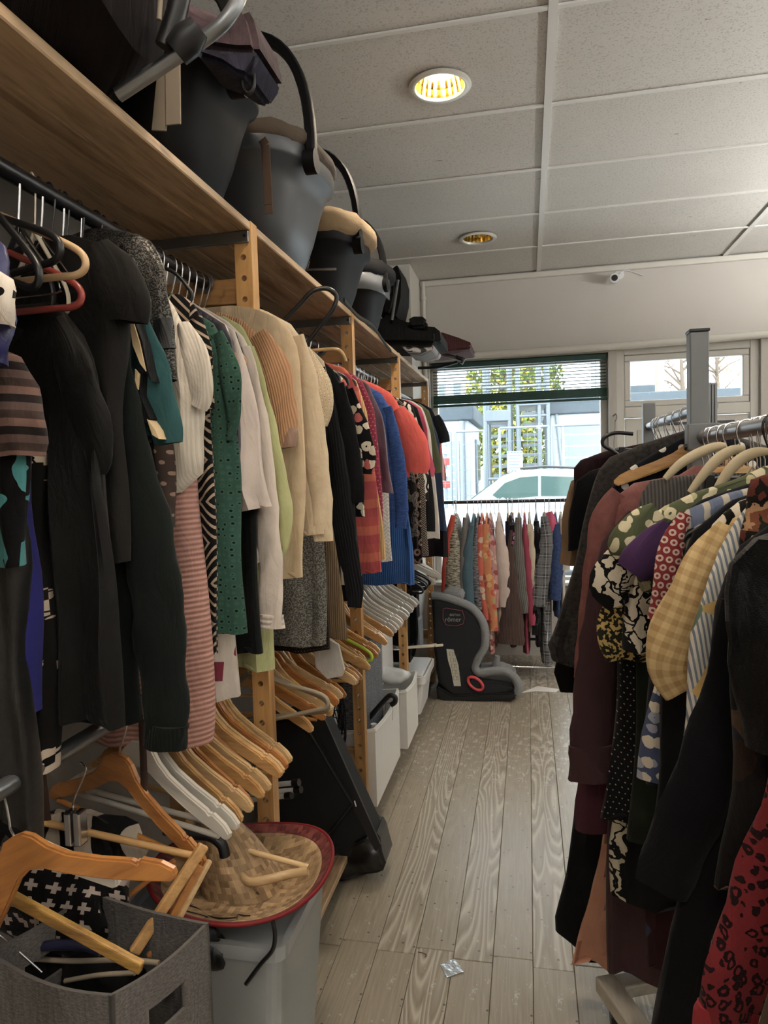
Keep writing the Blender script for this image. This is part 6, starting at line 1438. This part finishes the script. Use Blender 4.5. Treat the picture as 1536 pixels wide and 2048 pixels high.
for Y0 in (YS + .03, YS + DEP - .03):
    pts = smooth_path([at_y(x, y, Y0) for x, y in rimp], 4); pts = [Vector((p.x, Y0, p.z)) for p in pts]; MB().tube(pts, .028, 12).build('grey_bolster', M_csg, cs)
blob([(878,1192),(895,1184),(918,1186),(926,1202),(915,1212),(880,1206)], YS + .08, YS + DEP - .08, .012).build('headrest', M_csg, cs)
blob([(955,1345),(1000,1342),(1028,1352),(1032,1368),(960,1366)], YS + .08, YS + DEP - .08, .012).build('seat_pad', M_csg, cs)
mb = MB(); mb.prism(P2([(886,1218),(892,1216),(925,1222),(929,1236),(926,1248),(912,1252),(892,1250),(886,1238)], YS), 'y', YS - .003, YS - .0002); lg = mb.build('brand_plate', plain('brand_plate_black', '#1b1d20', .5, .3), cs)
pts = [at_y(x, y, YS - .004) for x, y in ((886,1218),(892,1216),(925,1222),(929,1236),(926,1248),(912,1252),(892,1250),(886,1238))]; MB().tube(pts, .0022, 6, closed=True).build('brand_outline', plain('pink_piping', '#7d3f56', .6), lg)
def text(body, px, py, Y, size, mat, parent, name):
    c = bpy.data.curves.new(name, 'FONT'); c.body = body; c.size = size; c.align_x = 'CENTER'; c.extrude = .0006
    o = bpy.data.objects.new(name, c); COL.objects.link(o); o.data.materials.append(mat)
    p = at_y(px, py, Y); o.parent = parent; o.location = Vector(p) - Vector(parent['_o']); o.rotation_euler = (PI / 2, 0, 0)
    bpy.context.view_layer.update(); me = bpy.data.meshes.new_from_object(o.evaluated_get(bpy.context.evaluated_depsgraph_get())); m2 = bpy.data.objects.new(name, me); COL.objects.link(m2); m2.parent = parent; m2.location = o.location; m2.rotation_euler = o.rotation_euler; bpy.data.objects.remove(o); return m2
M_letter = plain('silver_lettering', '#8d9194', .4, .4)
text('BRITAX', 910, 1232, YS - .0045, .020, M_letter, lg, 'brand_lettering'); text('römer', 906, 1243, YS - .0045, .040, M_letter, lg, 'brand_lettering')
mb = MB(); mb.prism(P2([(893,1298),(907,1299),(917,1330),(922,1372),(908,1372),(902,1340),(896,1320)], YS), 'y', YS - .003, YS - .0002); stk = mb.build('instruction_sticker', plain('sticker_paper', '#c9c6ba', .6), cs)
for i, y in enumerate((1304, 1316, 1328, 1340, 1352)):
    for k in range(2):
        x = 898 + i * 1.8 + 9 * k + 1; q = [(x, y), (x + 6, y), (x + 7, y + 8), (x + 1, y + 8)]
        pts = [at_y(a_, b_, YS - .0035) for a_, b_ in q]; MB().tube(pts, .0012, 5, closed=True).build('pictogram', M_gunmetal, stk)
ct = at_y(951, 1367, YS - .004)
mb = MB(); ring = [Vector((ct.x + .046 * math.cos(a), YS - .006, ct.z + .036 * math.sin(a) - .02 * math.cos(a))) for a in [2 * PI * k / 28 for k in range(28)]]
mb.tube(ring, .010, 8, closed=True); mb.build('red_adjuster_ring', plain('coral_plastic', '#b5404a', .4, .4), cs)
MB().tube([Vector((ct.x, YS + .004, ct.z)), Vector((ct.x, YS - .008, ct.z))], .034, 18).build('adjuster_knob', M_blackpl, cs)
MB().tube([at_y(988, 1344, YS + .2), at_y(992, 1325, YS + .2), at_y(995, 1312, YS + .2)], [.022, .026, .018], 12).build('crotch_pad', M_csg, cs)
# ---- litter on the floor
fo = tag(MB().build('foil_scrap', M_dark) if False else MB().prism([(p.x, p.y) for p in (at_z(x, y, .002) for x, y in ((880,1930),(908,1917),(928,1943),(894,1955)))], 'z', .0008, .0022).build('foil_scrap', plain('crumpled_foil', '#c6c9cb', .25, .5, .6, .35, 60, .9, 60)), 'small square of crumpled silver foil on the floor boards', 'litter')
pa = tag(MB().prism([(p.x, p.y) for p in (at_z(x, y, .004) for x, y in ((1040,1386),(1075,1372),(1118,1378),(1112,1384),(1070,1382)))], 'z', .001, .004).build('paper_strip', M_paper), 'torn strip of white paper on the floor by the car seat', 'litter')
tw = thing('twig', 'thin bent wire lying on the floor near the foil square', 'litter', tuple(at_z(846, 1908, .002)))
MB().tube(smooth_path([at_z(x, y, .003) for x, y in ((836,1904),(846,1906),(853,1910),(850,1914))], 3), .0013, 6).build('wire', plain('rusty_wire', '#5b4a3c', .6), tw)
# ---- security camera, blind, hook
sec = thing('security_camera', 'small white dome-lens security camera on the wall above the window', 'camera', (.66, YF - .06, EYE + 1.32))
q = at_y(1228, 556, YF - .10)
MB().tube([Vector((q.x - .01, YF - .10, q.z - .01)), Vector((q.x + .02, YF - .10, q.z + .004))], .035, 20).build('camera_body', M_whitepl, sec) if False else MB().tube([Vector((q.x, YF - .135, q.z - .008)), Vector((q.x + .004, YF - .06, q.z))], [.033, .030], 20).build('camera_body', M_whitepl, sec)
MB().tube([Vector((q.x, YF - .139, q.z - .008)), Vector((q.x, YF - .135, q.z - .008))], .022, 18).build('lens', M_blackpl, sec)
MB().tube([Vector((q.x + .004, YF - .07, q.z)), Vector((q.x + .05, YF - .03, q.z + .04)), Vector((q.x + .05, YF - .001, q.z + .045))], .010, 10).build('bracket', M_whitepl, sec)
MB().tube([Vector((q.x + .05, YF - .004, q.z + .045)), Vector((q.x + .05, YF, q.z + .045))], .034, 18).build('mount_plate', M_whitepl, sec)
MB().tube(smooth_path([Vector((q.x + .05, YF - .01, q.z + .05)), Vector((q.x + .10, YF - .012, q.z + .07)), Vector((q.x + .22, YF - .01, q.z + .02))], 5), .003, 6).build('cable', M_whitepl, sec)
bl = thing('venetian_blind', 'dark green venetian blind half raised over the shop window', 'blind', (-.07, YF + .05, WZ1))
M_green = plain('green_blind_metal', '#12392f', .4, .4, 0, .08); M_slat = plain('dark_slat', '#2a3530', .4, .4, 0, .05)
bx0, bx1 = WX0 + .02, WX1 - .01; BYY = YF + .045
MB().bevbox((bx0, BYY - .022, WZ1 - .045), (bx1, BYY + .022, WZ1 - .004), .004).build('headrail', M_green, bl)
zt, zb_ = WZ1 - .06, EYE + .580
ns = 8
for k in range(ns):
    z = zt + (zb_ - zt) * (k + .5) / ns; Ms = Matrix.Translation((0, BYY, z)) @ Matrix.Rotation(math.radians(-10.5), 4, 'X')
    MB().bevbox((bx0 + .005, -.0125, -.0006), (bx1 - .005, .0125, .0006), .0004, Ms, 1).build('slat', M_slat, bl)
for k in range(9):
    z = zb_ - .004 - .0075 * k; sag = .0
    MB().bevbox((bx0 + .004, BYY - .0125, z - .003), (bx1 - .004 + (.008 if k % 2 else 0), BYY + .0125, z + .0032), .0012, seg=1).build('slat', M_green, bl)
MB().bevbox((bx0, BYY - .016, zb_ - .092), (bx1 + .004, BYY + .016, zb_ - .074), .004).build('bottom_rail', M_green, bl)
for x in (bx0 + .10, bx0 + .52, bx0 + .94, bx1 - .08): MB().tube([(x, BYY - .018, WZ1 - .05), (x, BYY - .018, zb_ - .08)], .0013, 6).build('ladder_cord', M_green, bl)
hk_ = thing('chain_hook', 'white hook and chain on the frame between window and door', 'hook', (.635, YF - .02, EYE + .3))
MB().tube(smooth_path([(.628, YF - .012, EYE + .36), (.645, YF - .03, EYE + .375), (.652, YF - .035, EYE + .345), (.64, YF - .03, EYE + .32)], 5), .0045, 8).build('hook', M_steel, hk_)
MB().tube(smooth_path([(.64, YF - .03, EYE + .32), (.638, YF - .03, EYE + .25), (.63, YF - .025, EYE + .15), (.638, YF - .03, EYE + .02)], 5), .003, 6).build('chain', M_steel, hk_)
# ================================================================== STREET OUTSIDE
GZ = -.12
M_paving = plain('bounce_paving', '#b3b4b4', .9, .2, 0, .1, 2)  # unseen ground, paled to bounce daylight up onto the ceiling
structure('ground', MB().box((-30, YF + T + .01, GZ - .2), (30, 60, GZ)), M_paving)
M_cabin = plain('white_cabin_paint', '#aab1b6', .6, .3, 0, .03); M_cabroof = plain('grey_cabin_roof', '#3c444b', .7, .3, 0, .15, 8)
M_shut = plain('grey_shutter', '#6f777f', .6, .3); M_wglass = plain('dark_window_glass', '#4a535b', .15, .6)
def px_x(px, Y): return at_y(px, 900, Y).x
def cabin(label, x0, x1, y0, y1, h, wins):
    t = thing('site_cabin', label, 'cabin', ((x0 + x1) / 2, y0, GZ))
    MB().bevbox((x0, y0, GZ), (x1, y1, GZ + h), .02).build('cabin_wall', M_cabin, t)
    MB().bevbox((x0 - .12, y0 - .12, GZ + h), (x1 + .12, y1 + .12, GZ + h + .34), .02).build('cabin_roof', M_cabroof, t)
    for (wx0, wx1, wz0, wz1, face) in wins:
        if face == 'f':
            w = MB().bevbox((wx0, y0 - .05, wz0), (wx1, y0 - .001, wz1), .01).build('window', M_frame, t)
            n = 8
            for k in range(n):
                a = wz0 + (wz1 - wz0) * (k + .08) / n; b = wz0 + (wz1 - wz0) * (k + .92) / n
                MB().box((wx0 + .05, y0 - .07, a), (wx1 - .05, y0 - .051, b)).build('shutter_slat', M_shut, w)
        else:
            w = MB().bevbox((x1 + .001, wx0, wz0), (x1 + .06, wx1, wz1), .01).build('window', M_shut, t)
            MB().box((x1 + .061, wx0 + .06, wz0 + .06), (x1 + .066, wx1 - .06, wz1 - .12)).build('pane', M_wglass, w)
    return t
YC1 = 15.0
xl, xr_ = px_x(700, YC1), px_x(938, YC1)
c1 = cabin('white portable site cabin with grey roof, left beyond the fence', xl, xr_, YC1, YC1 + 3.2, 2.62, [(px_x(886, YC1), px_x(918, YC1), EYE - .75, EYE + .62, 'f'), (YC1 + 1.7, YC1 + 2.7, EYE - .6, EYE + .7, 's')])
MB().tube([(px_x(926, YC1), YC1 - .12, GZ), (px_x(926, YC1), YC1 - .12, GZ + 2.6)], .06, 10).build('drain_pipe', M_shut, c1)
YC2 = 14.2
c2_ = cabin('white portable site cabin with roller shutter, right beyond the fence', px_x(1103, YC2), px_x(1480, YC2), YC2, YC2 + 2.6, 2.6, [(px_x(1124, YC2), px_x(1205, YC2), EYE - .95, EYE + .84, 'f')])
MB().tube(smooth_path([(px_x(1112, YC2), YC2 - .06, EYE + 1.2), (px_x(1120, YC2), YC2 - .06, EYE + .3), (px_x(1132, YC2), YC2 - .06, EYE - .8)], 6), .03, 8).build('drain_pipe', M_shut, c2_)
# second storey block behind the right cabin and transom view
up = thing('apartment_block', 'pale upper storey block seen through the light over the door', 'building', (px_x(1300, 22), 22, GZ))
MB().bevbox((px_x(1195, 22), 22, GZ), (px_x(1312, 22), 24, GZ + 8.5), .05).build('block_wall', M_cabin, up)
MB().bevbox((px_x(1190, 22), 21.7, EYE + 1.75), (px_x(1314, 22), 21.99, EYE + 2.3), .03).build('balcony_band', M_cabroof, up)
ck = thing('brick_chimney', 'red-brown brick chimney stack behind the light over the door', 'chimney', (px_x(1324, 20), 20, GZ))
xa, xb = px_x(1315, 20), px_x(1333, 20); M_brick = plain('brick', '#6b4c3f', .9, .1, 0, .25, 3)
bw = (xb - xa) / 3; zc = 2.6; row = 0; base = MB().box((xa + .03, 20.03, GZ), (xb - .03, 20.5, 6.2)).build('mortar_core', plain('mortar', '#7d736a', .9), ck)
bme = MB().box((.008, 0, .006), (bw - .008, .1, .085)).build('brick', M_brick, ck); bme.location = Vector((xa, 20 - .03, zc)) - Vector(ck['_o']) ; _b0 = bme
while zc < 5.9:
    for k in range(3 if row % 2 == 0 else 2):
        if row == 0 and k == 0: continue
        b_ = bpy.data.objects.new('brick', bme.data); COL.objects.link(b_); b_.parent = ck
        b_.location = Vector((xa + bw * (k + (.5 if row % 2 else 0)), 20 - .03, zc))  - Vector(ck['_o'])
    zc += .0945; row += 1
MB().bevbox((xa - .05, 19.95, 6.2), (xb + .05, 20.55, 6.35), .02).build('chimney_cap', M_cabroof, ck)
# scaffold stair tower
YT = 13.3; M_scaf = plain('galvanised_scaffold', '#5a6167', .5, .4, .5, .1)
stt = thing('stair_tower', 'galvanised scaffold stair tower behind the fence', 'scaffold', (px_x(1030, YT), YT, GZ))
xs = [px_x(p, YT) for p in (972, 1020, 1037, 1080, 1097)]
for x in xs:
    for y in (YT, YT + 1.3): MB().tube([(x, y, GZ), (x, y, GZ + 5.6)], .04, 8).build('standard', M_scaf, stt)
for z in (EYE + .95, EYE + 1.5, EYE + 2.6, EYE - .2):
    MB().tube([(xs[0], YT, z), (xs[1], YT, z)], .03, 8).build('ledger', M_scaf, stt); MB().tube([(xs[2], YT, z), (xs[4], YT, z)], .03, 8).build('ledger', M_scaf, stt)
for z, a, b in ((EYE + .98, 0, 1), (EYE + 1.24, 2, 4)): MB().bevbox((xs[a], YT - .04, z - .1), (xs[b], YT + 1.3, z + .1), .01).build('landing', M_scaf, stt)
for k in range(9):
    z = EYE + .8 - .19 * k; MB().bevbox((xs[0] + .1, YT + .1 + .1 * k, z - .03), (xs[1] - .05, YT + .35 + .1 * k, z + .03), .005).build('tread', M_scaf, stt)
for k in range(10):
    z = EYE + 1.0 - .19 * k; MB().bevbox((xs[2] + .08, YT + .1 + .1 * k, z - .03), (xs[3] - .02, YT + .35 + .1 * k, z + .03), .005).build('tread', M_scaf, stt)
# mesh fence
YM = 11.6; M_fence = plain('galvanised_fence', '#687179', .5, .4, .5, .08)
fp_px = [(880, 932), (936, 985), (992, 1096), (1100, 1210)]
def fence_panel(xa, xb, label, sag):
    t = thing('fence_panel', label, 'fence', ((xa + xb) / 2, YM, GZ)); z0, z1 = GZ + .08, EYE + .62 + sag
    for x in (xa + .03, xb - .03): MB().tube([(x, YM, GZ), (x, YM, z1)], .022, 8).build('fence_post', M_fence, t)
    for z in (z0, z1): MB().tube([(xa + .03, YM, z), (xb - .03, YM, z)], .020, 8).build('fence_rail', M_fence, t)
    mb = MB(); n = max(4, int((xb - xa) / .11)); 
    for k in range(1, n): x = xa + .03 + (xb - xa - .06) * k / n; mb.box((x - .003, YM - .003, z0), (x + .003, YM + .003, z1))
    for k in range(1, 10): z = z0 + (z1 - z0) * k / 10; mb.box((xa + .03, YM - .006, z - .003), (xb - .03, YM - .0031, z + .003))
    mb.build('wire_mesh', M_fence, t, kind='stuff'); return t
for i, ((a, b), lab) in enumerate(zip([(838, 905), (908, 972), (996, 1102), (1104, 1215)], ['leftmost galvanised mesh fence panel across the street', 'second mesh fence panel, before the left cabin', 'third mesh fence panel, carrying the notice board', 'rightmost mesh fence panel before the roller shutter'])):
    fence_panel(px_x(a, YM), px_x(b, YM), lab, .0 if i < 2 else .03)
sg = thing('notice_board', 'white notice board with blue striped border hung on the fence', 'sign', (px_x(1030, YM), YM - .04, EYE))
p0, p1 = at_y(1015, 945, YM), at_y(1045, 902, YM)
bd = MB().bevbox((p0.x, YM - .06, p0.z), (p1.x, YM - .03, p1.z), .004).build('board', plain('notice_white', '#b5bbbe', .6), sg)
M_blue = plain('notice_blue', '#2f5580', .6)
for zz in (p0.z + .012, p1.z - .03):
    for k in range(5):
        x = p0.x + (p1.x - p0.x) * (k + .2) / 5; MB().prism([(x, zz), (x + .024, zz), (x + .034, zz + .02), (x + .010, zz + .02)], 'y', YM - .064, YM - .0605).build('border_stripe', M_blue, bd)
for k in range(5):
    z = p1.z - .07 - .05 * k; MB().box((p0.x + .03, YM - .063, z - .008), (p1.x - .03 - .03 * (k % 2), YM - .0605, z + .008)).build('text_line', plain('notice_text', '#55697a', .6), bd)
bin_ = thing('blue_bin', 'small blue bin behind the left fence panels', 'bin', (px_x(909, 12.2), 12.2, GZ))
MB().bevbox((px_x(902, 12.2), 12.1, GZ + .4), (px_x(920, 12.2), 12.4, GZ + .85), .02).build('bin_body', plain('bin_blue', '#2b4268', .5), bin_)
for q in (902, 920): MB().tube([(px_x(q, 12.2), 12.2, GZ), (px_x(q, 12.2), 12.2, GZ + .42)], .02, 8).build('bin_leg', M_fence, bin_)
rb = thing('barrier', 'red and white road barrier behind the left fence panels', 'barrier', (px_x(895, 13.5), 13.5, GZ))
for k in range(4): MB().bevbox((px_x(880, 13.5), 13.5, EYE - .35 + .22 * k), (px_x(902, 13.5), 13.55, EYE - .22 + .22 * k), .01).build('barrier_board', plain('barrier_red', '#7d3430', .6) if k % 2 == 0 else M_whitepl, rb)
MB().bevbox((px_x(889, 13.5) - .03, 13.56, GZ), (px_x(889, 13.5) + .03, 13.6, EYE + .5), .005).build('barrier_post', M_fence, rb)
# silver car
YCAR = 9.4; car = thing('car', 'silver-white parked car, roof and side windows above the rack', 'car', (px_x(1080, YCAR), YCAR + .85, GZ))
M_carp = plain('silver_car_paint', '#93999e', .25, .6, .25, .03); M_carg = plain('tinted_car_glass', '#3f5250', .08, .7, .2, .1)
def cp(q, Y=YCAR): return [((p := at_y(x, y, Y)).x, p.z) for x, y in q]
roofl = [(868,1030),(925,1006),(945,998),(975,975),(1005,952),(1035,942),(1090,938),(1150,940),(1200,948),(1260,975),(1300,1000),(1330,1010),(1345,1040)]
body = cp(roofl) + [(cp([(1345, 1040)])[0][0], GZ + .25), (cp([(868, 1030)])[0][0], GZ + .25)]
mb = MB(); mb.prism(body, 'y', YCAR, YCAR + 1.65); mb.build('car_body', M_carp, car)
mb = MB(); mb.prism(cp([(985,990),(1010,966),(1040,955),(1076,952),(1076,992),(1000,1000)]), 'y', YCAR - .012, YCAR - .001); w1 = mb.build('side_window', M_carg, car)
mb = MB(); mb.prism(cp([(1082,952),(1150,954),(1190,962),(1186,992),(1082,992)]), 'y', YCAR - .012, YCAR - .001); mb.build('side_window', M_carg, car)
q = cp([(938,1000),(975,972),(1003,954),(1000,960),(975,980),(946,1002)]); mb = MB(); mb.prism(q, 'y', YCAR + .02, YCAR + 1.63); mb.build('windscreen', M_carg, car)
MB().tube([Vector((p[0], YCAR + .08, p[1] + .02)) for p in cp([(1040,940),(1090,936),(1160,939)])], .018, 8).build('roof_rail', M_gunmetal, car)
mb = MB(); mb.prism(cp([(996,1000),(1006,994),(1016,1000),(1012,1006),(998,1007)]), 'y', YCAR - .16, YCAR - .02); mb.build('wing_mirror', M_carp, car)
for px in (935, 1255):
    x = px_x(px, YCAR); MB().tube([(x, YCAR - .01, GZ + .31), (x, YCAR + .2, GZ + .31)], .31, 24).build('wheel', M_blackpl, car)
# trees
def tree(label, cx, cy, base, top, r, cols, nleaf, seed, bare=False, name='tree'):
    t = thing(name, label, 'tree', (cx, cy, GZ)); rt = random.Random(seed)
    MB().tube([(cx, cy, GZ), (cx + .1, cy, base), (cx - .05, cy, top - r)], [.16, .13, .05], 8).build('trunk', plain('bark', '#5f5348', .9), t)
    mb = MB()
    for k in range(26 if bare else 14):
        z = rt.uniform(base, top - r * .5); a = rt.uniform(0, 2 * PI); L = r * rt.uniform(.5, 1.1)
        p = Vector((cx, cy, z)); q = p + Vector((math.cos(a) * L, math.sin(a) * L * .5, L * rt.uniform(.3, .9)))
        mb.tube([p, p.lerp(q, .5) + Vector((0, 0, .08)), q], [.05, .03, .012], 5)
        if bare:
            for j in range(4):
                s_ = p.lerp(q, rt.uniform(.4, .95)); e_ = s_ + Vector((rt.uniform(-.5, .5), rt.uniform(-.2, .2), rt.uniform(.1, .6))); mb.tube([s_, e_], [.015, .006], 4)
    mb.build('branches', plain('bark', '#5f5348', .9), t, kind='stuff')
    per = nleaf // len(cols)
    for c in cols:
        mb = MB()
        for k in range(per):
            a = rt.uniform(0, 2 * PI); rr_ = r * rt.random() ** .45; z = rt.uniform(base, top)
            s_ = math.sin(PI * min(1, max(0, (z - base) / (top - base)))) ** .4
            p = Vector((cx + rr_ * s_ * math.cos(a), cy + rr_ * s_ * math.sin(a) * .6, z)); u = Vector((rt.uniform(-1, 1), rt.uniform(-1, 1), rt.uniform(-1, 1))).normalized() * .10; v = u.cross(Vector((rt.uniform(-1, 1), rt.uniform(-1, 1), rt.uniform(-1, 1)))).normalized() * .06
            mb.face([p - u, p + v, p + u, p - v])
        mb.build('leaves', plain('leaf_' + c[1:], c, .6), t, kind='stuff')
tree('yellow-green autumn tree behind the stair tower', px_x(1010, 20.5), 20.5, 1.0, 6.2, 1.1, ['#6f7a35', '#91883a', '#566832'], 4200, 5)
tree('second yellow-green autumn tree, right behind the stair tower', px_x(1066, 23.5), 23.5, .2, 6.4, 1.1, ['#627035', '#868438', '#4c6030'], 3600, 6)
tree('bare tree left of the steel post, through the light over the door', px_x(1365, 27), 27.0, 2.4, 7.2, 1.6, ['#8f7660'], 160, 7, True)
tree('bare tree right of the steel post, through the light over the door', px_x(1435, 30), 30.0, 2.2, 7.4, 1.4, ['#8f7660'], 120, 8, True)
far = thing('row_house', 'pale house row far behind the site cabins', 'building', (px_x(1000, 34), 34, GZ))
MB().bevbox((px_x(820, 34), 34, GZ), (px_x(975, 34), 40, GZ + 6.5), .05).build('house_wall', M_cabin, far)
for k in range(4): MB().bevbox((px_x(846 + 32 * k, 34), 33.95, 4.2), (px_x(860 + 32 * k, 34), 33.999, 5.6), .01).build('window', M_wglass, far)
